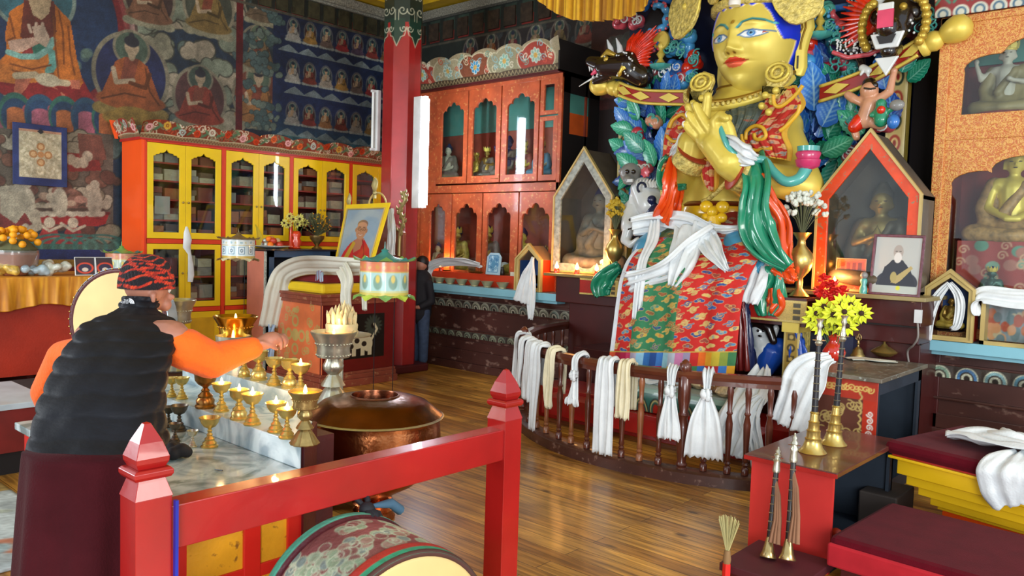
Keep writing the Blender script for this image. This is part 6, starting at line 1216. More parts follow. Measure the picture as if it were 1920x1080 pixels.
# ================================================================== BUTTER LAMP ALTAR
def marble(name,c1,c2,rough):
    m=bpy.data.materials.new(name);m.use_nodes=True;N,L=m.node_tree.nodes,m.node_tree.links;b=N['Principled BSDF'];tc=N.new('ShaderNodeTexCoord')
    n=N.new('ShaderNodeTexNoise');n.inputs['Scale'].default_value=5;n.inputs['Detail'].default_value=9;n.inputs['Distortion'].default_value=1.8;L.new(tc.outputs['Object'],n.inputs['Vector'])
    r=N.new('ShaderNodeValToRGB');e=r.color_ramp.elements;e[0].position=.36;e[0].color=(*lin(c2),1);e[1].position=.58;e[1].color=(*lin(c1),1);L.new(n.outputs[0],r.inputs[0]);L.new(r.outputs[0],b.inputs['Base Color']);b.inputs['Roughness'].default_value=rough;return m
MAR=marble('white_marble','cfdede','8fa6ae',.14);MARS=marble('worn_marble_slab','c2d2d2','748886',.10)
AX0,AX1,AY0=-4.3,-2.73,1.225
AL=thing('butter_lamp_altar','red and yellow panelled altar with marble top and steps, carrying the butter lamps','altar',(0,0,0))
b=B();b.box(AX0+.04,AX1-.03,AY0+.06,1.79,.05,.71).box(AX0+.04,-3.06,1.79,2.06,.05,.75).box(AX0+.04,-3.14,2.0,2.24,.05,.75);b.build('cabinet_body',MAROON,AL)
B().box(AX0,AX1,AY0,1.80,.715,.75).build('marble_top',MARS,AL,bevel=.004)
B().prism([(AX0,1.79),(AX1,1.79),(-3.04,2.05),(AX0,2.05)],(0,0,.75),X_,(0,1,0),(0,0,.105)).build('marble_step',MAR,AL,bevel=.003);B().prism([(AX0,2.05),(-3.16,2.05),(-3.42,2.24),(AX0,2.24)],(0,0,.75),X_,(0,1,0),(0,0,.211)).build('marble_step',MAR,AL,bevel=.003)
B().prism([(AX1+.01,1.80),(AX1-.02,1.80),(-3.06,2.07),(-3.03,2.07)],(0,0,.05),X_,(0,1,0),(0,0,.80)).build('end_board',MAROON,AL)
PAN=mat('ochre_worn_panel','d99a1c',rough=.5,var=.15,sc=6,wear='8a5a1c',bump=.1)
b=B()
for y0_ in (AY0+.03,1.55,1.74):b.box(AX1-.03,AX1-.005,y0_,y0_+.07,.03,.715)
b.box(AX1-.03,AX1-.008,AY0+.03,1.8,.66,.715).box(AX1-.03,AX1-.008,AY0+.03,1.8,.03,.12).box(AX1-.03,AX1-.008,AY0+.03,1.8,.36,.41)
for x_ in (AX0+.02,-3.75,-3.2,AX1-.09):b.box(x_,x_+.07,AY0+.035,AY0+.06,.03,.715)
b.box(AX0+.02,AX1-.02,AY0+.04,AY0+.06,.66,.715).box(AX0+.02,AX1-.02,AY0+.04,AY0+.06,.03,.12).box(AX0+.02,AX1-.02,AY0+.04,AY0+.06,.34,.39);b.build('red_framing',mat('scarlet_frame','c8201a',rough=.35,var=.1,coat=.3),AL,bevel=.003)
for y0_,y1_ in ((AY0+.10,1.55),(1.62,1.74)):
    for z0,z1 in ((.41,.66),(.12,.36)):B().box(AX1-.03,AX1-.018,y0_,y1_,z0,z1).build('panel',PAN,AL)
for x0_,x1_ in ((AX0+.09,-3.75),(-3.68,-3.2),(-3.13,AX1-.09)):
    for z0,z1,m_ in ((.39,.66,mat('pale_cream_panel','d8cc9c',rough=.5)),(.12,.34,BLACKW)):B().box(x0_,x1_,AY0+.052,AY0+.058,z0,z1).build('panel',m_,AL)
# ---- lamps
BUT=mat('melted_butter','e08a2c',rough=.15,var=.1,coat=.5)
gob={}
PGa=[(.034,0),(.036,.006),(.028,.012),(.030,.018),(.019,.030),(.021,.036),(.010,.048),(.013,.054),(.007,.062),(.011,.070),(.006,.076),(.010,.082),(.024,.088),(.036,.105),(.041,.122),(.045,.126),(.042,.128),(.038,.120),(.030,.106),(.001,.104)]
PGb=[(.036,0),(.038,.008),(.032,.014),(.034,.028),(.026,.040),(.028,.046),(.014,.060),(.016,.066),(.009,.074),(.012,.080),(.026,.088),(.038,.104),(.040,.126),(.044,.129),(.041,.131),(.036,.122),(.001,.110)]
def goblet(px,py,z,lab,h=.13,prof='a',m=BRASS,lit=True,butter=True,group='brass butter lamps on the marble altar',ang=0):
    p=atz(px,py,z);t=thing('butter_lamp',lab,'butter lamp',p,ang,group);s=h/.13
    B().lathe([(r*s,q*s) for r,q in (PGa if prof=='a' else PGb)],(0,0,0),22).build('goblet',m,t,smooth=50)
    if butter:B().lathe([(.036*s,.112*s),(.030*s,.1155*s),(.001,.1155*s)],(0,0,0),18).build('butter',BUT,t,smooth=50)
    if butter:B().tube([(0,0,.112*s),(.001,0,.122*s)],.0016,6).build('wick',SPOT,t)
    if lit:
        B().lathe([(.001,.118*s),(.0065,.124*s),(.008,.130*s),(.005,.142*s),(.001,.155*s)],(0,0,0),10).build('flame',FLAME,t,smooth=180)
        l=bpy.data.lights.new('flame_light','POINT');l.energy=.55;l.color=(1,.62,.25);l.shadow_soft_size=.015;o=bpy.data.objects.new('flame_light',l);COL.objects.link(o);o.parent=t;o.location=(0,0,.165*s)
    return t
kz1,kz2=.855,.961
goblet(415,771,kz1,'lit brass butter lamp at the left of the middle step, nearest the orange sleeve',.135)
goblet(448,786,kz1,'lit brass butter lamp, the one half behind another in the middle of the marble step',.135,'b')
goblet(473,796,kz1,'lit brass butter lamp in front of its twin in the middle of the marble step',.14)
goblet(517,810,kz1,'lit brass butter lamp, left one of the touching pair on the marble step',.13)
goblet(538,821,kz1,'lit brass butter lamp, right one of the touching pair beside the ornate lamp',.125)
goblet(341,748,kz1,'unlit brass butter lamp behind the orange sleeve, right of its twin',.11,lit=False)
goblet(322,744,kz1,'unlit brass butter lamp tight against the black vest on the middle step',.10,lit=False)
goblet(458,706,kz2,'small brass lamp foot showing under the orange sleeve on the top step',.11,'b',lit=False)
goblet(485,712,kz2,'unlit brass lamp under the reaching hand, on the top step',.145,'b',lit=False,butter=False)
goblet(514,722,kz2,'unlit brass lamp second from the reaching hand on the top step',.135,lit=False)
goblet(543,727,kz2,'unlit brass lamp just left of the lit one on the top step',.135,'b',lit=False)
goblet(563,736,kz2,'lit brass lamp at the right end of the top marble step',.135)
goblet(393,838,.75,'empty brass goblet standing alone on the marble top',.135,lit=False,butter=False)
goblet(361,838,.75,'smallest empty silver goblet on the marble top',.075,m=SILVER,lit=False,butter=False)
goblet(336,808,.75,'tarnished silver goblet on the marble top beside the vest',.125,m=mat('tarnished_silver','6e665a',rough=.4,metal=.9,var=.3),lit=False,butter=False)
goblet(316,800,.75,'tarnished silver goblet half hidden by the black vest',.10,m=_mats['tarnished_silver'],lit=False,butter=False)
goblet(328,828,.75,'small dark goblet behind the heap of black cloth on the marble',.085,m=_mats['tarnished_silver'],lit=False,butter=False)
t=goblet(385,764,kz1,'taller copper toned butter lamp on the marble step below the sleeve',.165,'b',mat('coppery_brass','a8743c',rough=.3,metal=1,var=.2),lit=False)
p=atz(408,884,.75);tag(B().tube([p+Vector((-.02,0,.004)),p+Vector((.02,.01,.006))],.003,6).build('burnt_match',SPOT),'burnt match lying on the marble top beside the lamp reflection','match')
ck=thing('wiping_cloth','black cloth heaped on the marble in front of the person','cloth',atz(328,858,.75));r=random.Random(4)
blob('cloth_heap',[(((r.random()-.5)*.12,(r.random()-.5)*.07,.01+r.random()*.035),.022+.01*r.random()) for _ in range(16)],mat('black_cloth','0f1016',rough=.8),ck,.008,3)
# ornate wide bowled lamps
def bowl_lamp(name,lab,p,H,R,m,flute=True,lit=True,beads=True):
    t=thing(name,lab,'butter lamp',p,0,'large standing butter lamps');h=H
    pr_=[(R*.82,0),(R*.86,.02*h),(R*.7,.09*h),(R*.5,.2*h),(R*.3,.28*h),(R*.52,.30*h),(R*.40,.36*h),(R*.22,.44*h),(R*.40,.50*h),(R*.44,.56*h),(R*.34,.62*h),(R*.30,.66*h)]
    B().lathe(pr_[:6],(0,0,0),36,flute=(14,.05) if flute else None).build('foot',m,t,smooth=45);B().lathe(pr_[5:],(0,0,0),28,flute=(8,.05) if flute else None).build('stem',m,t,smooth=50)
    bw=B().lathe([(R*.30,.65*h),(R*.7,.67*h),(R*.73,.69*h),(R*.70,.78*h),(R*.78,.86*h),(R*.80,.88*h),(R*.98,.975*h),(R*1.0,.99*h),(R*.97,h),(R*.85,.96*h),(R*.7,.93*h),(.001,.92*h)],(0,0,0),40).build('bowl',m,t,smooth=40)
    if beads:
        b=B()
        for z in (.70,.845):
            for k in range(30):a=k*PI/15;rr=R*(.735 if z<.8 else .775);b.ball((rr*math.cos(a),rr*math.sin(a),z*h),R*.035,6,4)
        b.build('bead_band',m,bw,smooth=60)
    B().lathe([(R*.84,.955*h),(.001,.957*h)],(0,0,0),28).build('butter',BUT,t,smooth=50)
    if lit:
        B().lathe([(.001,.96*h),(.0075,.97*h),(.009,.975*h),(.006,.975*h+.018),(.001,.975*h+.030)],(0,0,0),10).build('flame',FLAME,t,smooth=180)
        l=bpy.data.lights.new('flame_light','POINT');l.energy=.9;l.color=(1,.62,.25);l.shadow_soft_size=.015;o=bpy.data.objects.new('flame_light',l);COL.objects.link(o);o.parent=t;o.location=(0,0,h+.05)
    return t
bowl_lamp('butter_lamp','ornate fluted brass butter lamp with a beaded bowl, right end of the marble step',atz(571,832,kz1),.215,.068,BRASSD)
def lamp_at(px,ptop,y,zb,R,m,lab,lit=True):
    top=Q(px,ptop,y);return bowl_lamp('butter_lamp',lab,(top.x,y,zb),top.z-zb,R,m,lit=lit)
lamp_at(626,621,3.02,.58,.148,SILVER,'large chased silver butter lamp standing in front of the portrait throne')
# second low table behind for the far lamps
LT=thing('lamp_table','dark red table behind the marble altar holding the tall gold and silver lamps','table',(0,0,0))
B().box(-6.6,-4.0,2.75,3.30,.54,.58).build('tabletop',MAROON,LT,bevel=.004)
B().box(-6.55,-4.05,2.8,3.25,.08,.54).build('front',MAROON,LT)
for x_ in (-6.5,-4.12):
    for y_ in (2.82,3.18):B().box(x_,x_+.06,y_,y_+.06,0,.1).build('leg',MAROON,LT)
lamp_at(442,592,2.95,.58,.158,mat('polished_brass','d8ac48',rough=.2,metal=1,var=.08),'large polished gold butter lamp behind the reaching arm')
lamp_at(332,561,2.9,.58,.145,SILVER,'tall silver butter lamp just behind the hat of the person in the vest',lit=False)
t=thing('silver_bowl','tilted silver bowl with a small flame left of the large gold lamp','bowl',Q(402,640,2.72))
t.location.z=.58;t.location.y=2.86;t.scale=(1.35,1.35,1.9)
B().lathe([(.05,0),(.055,.01),(.03,.05),(.035,.08),(.06,.11),(.085,.17),(.09,.20),(.085,.20),(.075,.17),(.001,.13)],(0,0,0),26).build('bowl',SILVER,t,smooth=50);B().lathe([(.08,.18),(.001,.182)],(0,0,0),20).build('butter',BUT,t);B().lathe([(.001,.182),(.008,.192),(.005,.21),(.001,.22)],(0,0,0),10).build('flame',FLAME,t,smooth=180)
for px,py in ((372,640),(384,634)):
    p=Q(px,py,2.9);t=thing('butter_lamp','tiny brass lamp on the back table by the sleeve, '+('left one' if px<380 else 'right one'),'butter lamp',(p.x,2.85,.58),0,'tiny lamps on the back table',1.6);B().lathe([(r,q) for r,q in PGa],(0,0,0),16).build('goblet',BRASS,t,smooth=50)
# torma on a plated stand
p=Q(641,606,3.14);TM=thing('torma','cream dough offering crowned with twisted petals on a drum shaped base','offering',(p.x,3.14,.58))
zt_=p.z-.58;DGH=mat('dough_cream','d0bc8c',rough=.7,var=.15,sc=14,bump=.1)
B().lathe([(.12,0),(.13,.01),(.11,.02),(.015,.03),(.015,zt_-.09),(.19,zt_-.08),(.195,zt_-.072),(.1,zt_-.065)],(0,0,0),28).build('plated_stand',SILVER,TM,smooth=50)
dr=B().lathe([(.105,zt_-.07),(.108,zt_-.05),(.102,zt_-.045),(.106,zt_-.01),(.10,zt_)],(0,0,0),26).build('drum_base',DGH,TM,smooth=50);r=random.Random(6)
for k in range(30):
    rr=.092*math.sqrt((k+.5)/30);a=k*2.4;x_,y_=rr*math.cos(a),rr*math.sin(a);h=.075+.08*(1-rr/.1)+r.uniform(-.01,.015);d=r.uniform(-.012,.012)
    B().tube([(x_,y_,zt_),(x_+d,y_-d,zt_+h*.4),(x_-d*.5,y_+d,zt_+h*.75),(x_+d*2,y_,zt_+h)],[.012,.016,.012,.002],5).build('dough_petal',DGH,TM,smooth=60)
# ================================================================== copper cauldron
COP=mat('hammered_copper','c07a4c',rough=.24,metal=1,var=.18,sc=9,bump=.14,bsc=40);COPD=mat('dark_copper_lid','7a4a34',rough=.26,metal=1,var=.3,sc=5,bump=.1,bsc=30)
CP=thing('copper_cauldron','big hammered copper cauldron with a domed brown lid behind the red beam','cauldron',(-3.765,2.975,0))
B().lathe([(.13,0),(.135,.015),(.115,.04),(.12,.055),(.10,.07),(.125,.10),(.115,.12),(.09,.13),(.14,.16),(.25,.22),(.34,.31),(.388,.42),(.398,.50),(.392,.58),(.388,.61),(.39,.62),(.38,.62),(.37,.5),(.3,.3),(.001,.2)],(0,0,0),64).build('pot',COP,CP,smooth=60)
ld=B().lathe([(.385,.615),(.408,.622),(.41,.630),(.395,.640),(.355,.672),(.315,.705),(.27,.722),(.20,.735),(.15,.742),(.145,.750),(.138,.750),(.136,.742),(.136,.60)],(0,0,0),64).build('lid',COPD,CP,smooth=50)
B().lathe([(.404,.620),(.4145,.627),(.404,.635)],(0,0,0),64).build('bright_rim',SILVER,ld,smooth=60);B().lathe([(.137,.66),(.001,.66)],(0,0,0),32).build('dark_opening',BLACKW,ld)
# ================================================================== red drum frame in the foreground
FR=thing('drum_stand','glossy red wooden frame of two spire topped posts and a beam in the foreground','stand',(0,0,0))
FRM=mat('worn_red_gloss','a41a18',rough=.3,var=.2,sc=2.5,coat=.3,bump=.06,bsc=14);FRM2=FRM
def spire(px,z1,x,y,nm,m):
    b=B();h=.056
    def sq(w,z):return [Vector((x+sx*w,y+sy*w,z)) for sx,sy in ((-1,-1),(1,-1),(1,1),(-1,1))]
    b.loft([sq(h,0),sq(h,.875)]);b.loft([sq(.059,.875),sq(.056,.885),sq(.044,.925),sq(.041,.938)]);b.loft([sq(.054,.935),sq(.060,.945),sq(.060,.958),sq(.053,.966)])
    b.loft([sq(.041,.966),sq(.050,.985),sq(.051,1.00),sq(.036,1.045),sq(.010,1.10),sq(.002,1.104)]);return b.build(nm,m,FR,bevel=.003)
spire(0,0,-2.46,1.06,'post',FRM);spire(0,0,-2.46,2.70,'post',FRM)
B().box(-2.505,-2.415,1.11,2.65,.695,.836).build('beam',FRM,FR,bevel=.004)
B().box(-2.40,-2.385,1.118,1.128,.1,.86).build('blue_edge',mat('cobalt_paint','1c2ca0',rough=.4),FR)
ST_=thing('drum_strap','black cloth straps knotted under the red beam and tied to the big drum','strap',(0,0,0));r=random.Random(9);kp=Q(690,958,1.98)
kp=Vector((-2.40,1.86,.67));BLC=mat('black_strap_cloth','14141c',rough=.75,var=.2)
B().tube([Vector((-2.44,1.84,.70)),Vector((-2.43,1.85,.685)),Vector((-2.40,1.86,.665)),Vector((-2.41,1.88,.685)),Vector((-2.44,1.89,.70))],.012,8).build('loop',BLC,ST_,smooth=60)
B().ball(kp+Vector((.012,0,-.01)),(.03,.032,.028),12,8).build('knot',BLC,ST_,smooth=60)
for k in range(11):yy=r.uniform(-.08,.06);B().tube([kp+Vector((.02,0,-.01)),kp+Vector((.05+r.random()*.02,yy*.5,-.02)),kp+Vector((.07+.02*r.random(),yy,-.065-.03*r.random()))],[.010,.013,.009],7).build('tail',BLC,ST_,smooth=60)
B().tube([kp+Vector((.02,.02,0)),kp+Vector((.03,.10,-.005)),kp+Vector((.03,.15,-.045))],[.008,.02,.02],8).build('blue_grey_end',mat('blue_grey_cloth','3a5a70',rough=.8),ST_,smooth=60)
# drum
DC=Vector((-2.16,1.72,.335));az=math.radians(-7);DR=thing('temple_drum','big painted temple drum with green and red hoops, hung under the red beam','drum',(0,0,0))
dax=Vector((math.cos(az),math.sin(az),0));du=Vector((-dax.y,dax.x,0));RD=.335;WD=.46
cv=Cv(0,2*PI,-WD/2,WD/2,.0075,'6e2a30');cv.w=cv.w;
cvx=Cv(0,2*PI*.4,-WD/2,WD/2,.006,'8a5050');r=random.Random(14)
for k in range(170):
    a,v=r.uniform(0,2.5),r.uniform(-.15,.15)
    for q in range(6):aa,vv=a+r.uniform(-.05,.05),v+r.uniform(-.04,.04);cvx.ell(aa,vv,.030,.028,'b8c4a8');cvx.ell(aa,vv,.025,.023,r.choice(['8fa488','9aac92','a8887c','7f8f8a','8a5a58']))
    cvx.curl(a,v,.03,.006,'c0c8b0')
cvx.noise(.2,.2);cvx.rect(0,9,-.23,-.185,'4fa890');cvx.rect(0,9,-.188,-.16,'4a1620');cvx.rect(0,9,.15,.19,'a82a24');cvx.rect(0,9,.19,.23,'2f8f6c')
def dpos(U,V):
    a=U/.4;rr=RD*(1-.9*np.maximum(0,np.abs(V)-.0)**2*.9)+.014*np.exp(-((V+.207)/.03)**6)+.012*np.exp(-((V-.19)/.045)**6);P=[DC[i]+dax[i]*V+(du[i]*np.cos(a)+(1 if i==2 else 0)*np.sin(a))*rr for i in range(3)];return P
sheet('shell',cvx,dpos,mat('dusty_painted_drum',attr=True,rough=.55,var=.12,sc=12,bump=.5,bsc=24),DR)
B().lathe([(.001,0),(RD*.91,0),(RD*.945,-.006),(RD*.95,-.02)],DC+dax*(WD/2+.004),64,dax).build('skin',mat('cream_drum_skin','d8bc7c',rough=.55,var=.08,sc=4),DR,smooth=60)
B().lathe([(.001,0),(RD*.95,0),(RD*.95,.02)],DC-dax*(WD/2+.004),64,dax).build('skin',_mats['cream_drum_skin'],DR,smooth=60)
R=[DC+dax*(WD/2-.012)+(du*math.cos(k*PI/32)+Vector((0,0,1))*math.sin(k*PI/32))*RD*.962 for k in range(65)];B().tube(R,.014,8).build('dark_hoop',mat('dusty_dark_hoop','4a2a24',rough=.7,var=.3),DR,smooth=60)
B().box(DC.x-.2,DC.x+.2,DC.y-.17,DC.y+.17,0,.02).build('foot_block',MAROON,DR)
# ================================================================== side drum behind the person
SD=thing('side_drum','large flat drum with cream skin and silvery hoop behind the person in the vest','drum',(0,0,0))
sc_=Q(222,602,2.45);nrm=Vector((.55,-.80,.05)).normalized();Rr=.40
B().lathe([(Rr*.96,-.13),(Rr,-.125),(Rr,.0),(Rr*.98,.004)],sc_,64,nrm).build('shell',mat('silver_grey_hoop','9ab0c0',rough=.3,metal=.4,var=.15),SD,smooth=50);B().lathe([(.001,.012),(Rr*.9,.012),(Rr*.91,0)],sc_,64,nrm).build('skin',_mats['cream_drum_skin'],SD,smooth=60)
B().lathe([(Rr*.90,.004),(Rr*.93,.014),(Rr*.98,.010),(Rr*.99,0)],sc_,64,nrm).build('maroon_band',MAROON,SD,smooth=60);b=B();a_,b_=basis(nrm)
for k in range(44):b.ball(sc_+nrm*.012+(a_*math.cos(k*PI/22)+b_*math.sin(k*PI/22))*Rr*.985,.007,6,4)
b.build('studs',BRASS,SD,smooth=60)
B().box(sc_.x-.03,sc_.x+.03,sc_.y+.0,sc_.y+.06,0,sc_.z-Rr+.03).box(sc_.x-.22,sc_.x+.22,sc_.y-.1,sc_.y+.16,0,.05).build('stand',RED,SD)
# ================================================================== PERSON lighting the lamps
SKIN=mat('warm_skin','a8705a',rough=.5,var=.08,sss=0);VEST=mat('black_quilted_nylon','101118',rough=.62,spec=.3,var=.25,sc=6,bump=.12,bsc=30,stretch=(1,1,2.2));FLC=mat('orange_fleece','f4660c',rough=.85,var=.06,sc=10,sheen=.5,bump=.25,bsc=60);ROB=mat('maroon_wool_robe','3e0e15',rough=.9,spec=.15,var=.14,sc=8,sheen=.2,bump=.2,bsc=120)
def QP(x,y,d):return Q(x,y,d*1.32)
PN=thing('person','person in black quilted vest, orange sleeves and striped knit hat, leaning over the lamps','person',(0,0,0))
hx=Vector((CR.x,CR.y,0)).normalized();hf=Vector((CF.x,CF.y,0)).normalized()
neck=QP(262,570,1.12);hd=QP(275,540,1.14);shl=QP(172,632,1.0);shr=QP(322,632,1.10);pel=QP(178,850,.82)
ell_=QP(88,735,.98);hnl=QP(122,800,1.16)
elr=Q(396,676,1.62);wrr=Q(474,652,1.80)
ft=Vector((pel.x-.02,pel.y+.05,0))
body=[(neck-Vector((0,0,.04)),hd,.055,.06),(hd+Vector((0,0,.015)),.092),(hd+hf*.03-Vector((0,0,.035)),.072),(pel+hf*.03+Vector((0,0,.05)),neck-Vector((0,0,.12)),.12,.10),(shl,shr,.07,.07)]
body+=chain([pel-hx*.09,Vector((ft.x,ft.y,.45))-hx*.10+hf*.02,Vector((ft.x,ft.y,.08))-hx*.11],[.09,.06,.045])+chain([pel+hx*.09,Vector((ft.x,ft.y,.45))+hx*.10+hf*.02,Vector((ft.x,ft.y,.08))+hx*.11],[.09,.06,.045])
for s_ in (-1,1):f0=Vector((ft.x,ft.y,.045))+hx*.11*s_;body+=[(f0-hf*.06,f0+hf*.16,.042,.035)]
body+=chain([shr,elr,wrr],[.06,.045,.030])+chain([shl,ell_,hnl],[.06,.045,.030])
dr_=(wrr-elr).normalized();pm_=wrr+dr_*.075+Vector((0,0,.012))
body+=[(wrr,pm_,.028,.036),(pm_-Vector((0,0,.0)),pm_+dr_*.02,.036,.034)]
dl_=(hnl-ell_).normalized();body+=[(hnl,hnl+dl_*.08,.028,.036)]
fingers=[]
for k in range(4):
    o=pm_+dr_*.03+hf*(.026-.018*k)+Vector((0,0,.008-.002*k));L_=(.034,.038,.036,.028)[k]
    fingers+=chain([o,o+dr_*L_+Vector((0,0,-.006)),o+dr_*L_*1.5+Vector((0,0,-.034)),o+dr_*L_*1.35+Vector((0,0,-.056))],[.0095,.009,.008,.007])
    o=hnl+dl_*.11+hx*(-.03+.02*k);fingers+=chain([o-dl_*.03,o+dl_*.03,o+dl_*.055-Vector((0,0,.015))],[.0095,.009,.008])
o=pm_-hf*.028;fingers+=chain([o-dr_*.02-hf*.012,o+dr_*.022-hf*.014-Vector((0,0,.026)),o+dr_*.045+hf*.002-Vector((0,0,.05))],[.012,.010,.008])
# face turned to the right, away from the viewer
fd=(hx*.72+hf*.62).normalized();sd=Vector((-fd.y,fd.x,0))
face=[(hd+fd*.088-Vector((0,0,.028)),hd+fd*.108-Vector((0,0,.042)),.009,.012),(hd+fd*.075-Vector((0,0,.075)),.030),(hd+fd*.085-Vector((0,0,.055)),.014),(hd-sd*.088+fd*.0-Vector((0,0,.025)),hd-sd*.090-Vector((0,0,.05)),.014,.010),(hd+sd*.088-Vector((0,0,.025)),hd+sd*.090-Vector((0,0,.05)),.014,.010)]
blob('body',body+fingers+face,SKIN,PN,.0062,3,.5)
b=B()
for s_ in (-1,1):b.ball(hd+fd*.083+sd*.032*s_-Vector((0,0,.008)),.010,8,6)
b.build('eyes',mat('eye_white','e0dcd4',rough=.2),PN,smooth=180)
# vest: quilted shell with baffles
rows=[(182,862,.80,.232,.17),(184,835,.81,.238,.175),(188,790,.84,.228,.17),(196,745,.87,.220,.17),(208,700,.91,.214,.165),(222,665,.95,.212,.155),(236,635,.99,.206,.14),(247,612,1.03,.200,.13),(254,596,1.06,.150,.11),(259,582,1.09,.080,.082),(262,566,1.11,.074,.078),(264,557,1.115,.073,.077)]
C_=spl([QP(a,b_,c) for a,b_,c,_,_ in rows],150);Wd=spl([(r[3]*.93,r[4]*.88,0) for r in rows],150);nb=72
def vring(i,ex=0):
    t=i/149;out=[]
    for j in range(nb):
        a=2*PI*j/nb;q=(abs(math.sin(t*PI*13+.35*math.sin(a*2+1)+.2*math.sin(a*5)))**.55-.5)*.012*(1 if .05<t<.90 else .3);wr=.004*math.sin(a*7+t*22+2*math.sin(t*9))+.002*math.sin(a*13-t*31)
        ca,sa=math.cos(a),math.sin(a);sq=(abs(ca)**2.6+abs(sa)**2.6)**(-1/2.6)
        out.append(Vector(C_[i])+hx*ca*sq*(Wd[i][0]+q+wr+ex)+(hf*.92+Vector((0,0,.12-.25*t)))*sa*sq*(Wd[i][1]+q+wr+ex))
    return out
B().loft([vring(i) for i in range(150)]+[vring(149,-.012),vring(140,-.02)],cap=True).build('vest',VEST,PN,smooth=180)
# sleeves
def sleeve(P_,rs):return blob('sleeve',chain(P_,rs),FLC,PN,.009,5,.5)
sleeve([shr+hx*.015-Vector((0,0,.035)),QP(350,655,1.14),elr,Q(440,662,1.73),wrr-dr_*.005],[.078,.086,.078,.062,.050])
sleeve([shl+hx*.03-Vector((0,0,.05)),QP(122,670,.98),ell_,QP(98,775,1.06),hnl],[.070,.078,.070,.058,.045])
# robe
pelc=QP(184,850,.80);b=B();R=[]
for i in range(60):
    t=i/59;z=pelc.z+.02-(pelc.z+.0)*t;c=Vector((pelc.x+.07*t,pelc.y-.03-.02*t,z));wa_=.20+.05*t**.8;wb=.16+.09*t;ring=[]
    for j in range(96):
        a=2*PI*j/96;fo=(.004+.016*t)*math.sin(a*9+1.5*math.sin(a*2)+t)+.006*t*math.sin(a*17);ring.append(c+hx*math.cos(a)*(wa_+fo)+hf*math.sin(a)*(wb+fo))
    R.append(ring)
b.loft(R).build('robe',ROB,PN,smooth=180)
# knit hat, striped red and black
cv=Cv(0,2*PI,0,1,.012,'17121a');r=random.Random(3)
for k in range(9):
    v=-.02+.115*k
    for q in range(60):aa=q*.107;vv=v+.05*math.sin(aa*2+k)+.03*math.sin(aa*5+2*k);cv.ell(aa,vv,.085,.020+.014*r.random(),r.choice(['c8301a','a82816','d84020']),rot=.25) if r.random()<.93 else None
cv.grain(.25)
hc_=hd+Vector((0,0,.034))
def hpos(U,V):
    ph=V*PI/2*1.0;rr=.112*np.cos(ph*.98)**.75*(1+.012*np.sin(U*40+V*30));zz=-.035+.145*np.sin(ph)
    return (hc_.x+rr*np.cos(U)*1.0,hc_.y+rr*np.sin(U),hc_.z+zz)
sheet('knit_hat',cv,hpos,mat('striped_knit',attr=True,rough=.9,var=.15,sc=60,bump=.8,bsc=160,sheen=.3),PN,.006)
# emblem on the collar
ec=QP(257,578,1.02);en=-hf;eo=B();cpt=vring(134)[52]-hf*.006
for k in range(3):
    r1=.010+.006*k;pts_=[(r1*math.cos(a*PI/2/8)-.008,r1*math.sin(a*PI/2/8)-.006) for a in range(9)]+[((r1-.0042)*math.cos(a*PI/2/8)-.008,(r1-.0042)*math.sin(a*PI/2/8)-.006) for a in range(8,-1,-1)];eo.prism(pts_,cpt+hx*.012,hx,(0,0,1),-hf*.003)
eo.build('vest_emblem',mat('white_thread','d8dade',rough=.6),PN)
def textobj(txt,size,loc,ax,up_,m,parent,name='lettering'):
    cu=bpy.data.curves.new(name,'FONT');cu.body=txt;cu.size=size;cu.extrude=.0006;cu.align_x='RIGHT';cu.space_line=.75
    o=bpy.data.objects.new(name,cu);COL.objects.link(o);ax=Vector(ax).normalized();up_=Vector(up_);up_=(up_-ax*up_.dot(ax)).normalized();n=ax.cross(up_);M_=Matrix((ax,up_,n)).transposed().to_4x4();M_.translation=Vector(loc)
    dg=bpy.context.evaluated_depsgraph_get();me=bpy.data.meshes.new_from_object(o.evaluated_get(dg));bpy.data.objects.remove(o);o=bpy.data.objects.new(name,me);COL.objects.link(o);me.materials.clear();me.materials.append(m);o.matrix_world=M_;o.parent=parent;return o
textobj('THE\nNORTH\nFACE',.0105,cpt-hf*.003+Vector((0,0,.004))+hx*.002,hx,(0,0,1),_mats['white_thread'],PN)
# ---- small person beyond the pillar
P2=thing('person','person in a black jacket and blue jeans half hidden behind the red pillar','person',(0,0,0));c=Q(791,500,6.96);H2=Q(787,480,6.96).z;x_,y_=c.x,6.95;k=H2/1.5
V_=lambda a,b_,z:Vector((x_+a*k,y_+b_*k,z*k))
bc_=[(V_(0,0,1.38),.085*k),(V_(0,0,1.3),V_(0,0,1.2),.05*k,.05*k),(V_(0,0,1.15),V_(0,0,.8),.12*k,.11*k)]+chain([V_(-.07,0,.8),V_(-.08,0,.42),V_(-.08,0,.06)],[.075*k,.055*k,.04*k])+chain([V_(.07,0,.8),V_(.08,0,.42),V_(.08,0,.06)],[.075*k,.055*k,.04*k])+[(V_(s_*.08,.03,.035),V_(s_*.08,-.11,.035),.035*k,.03*k) for s_ in (-1,1)]
for s_ in (-1,1):bc_+=chain([V_(s_*.15,0,1.12),V_(s_*.19,.02,.9),V_(s_*.14,-.14,.82)],[.05*k,.04*k,.03*k])+[(V_(s_*.13,-.16,.82),V_(s_*.11,-.2,.82),.03*k,.025*k)]+[(V_(s_*(.115+.012*q),-.19,.83),V_(s_*(.10+.012*q),-.235,.815),.009*k,.007*k) for q in range(4)]
blob('body',bc_,SKIN,P2,.014,3)
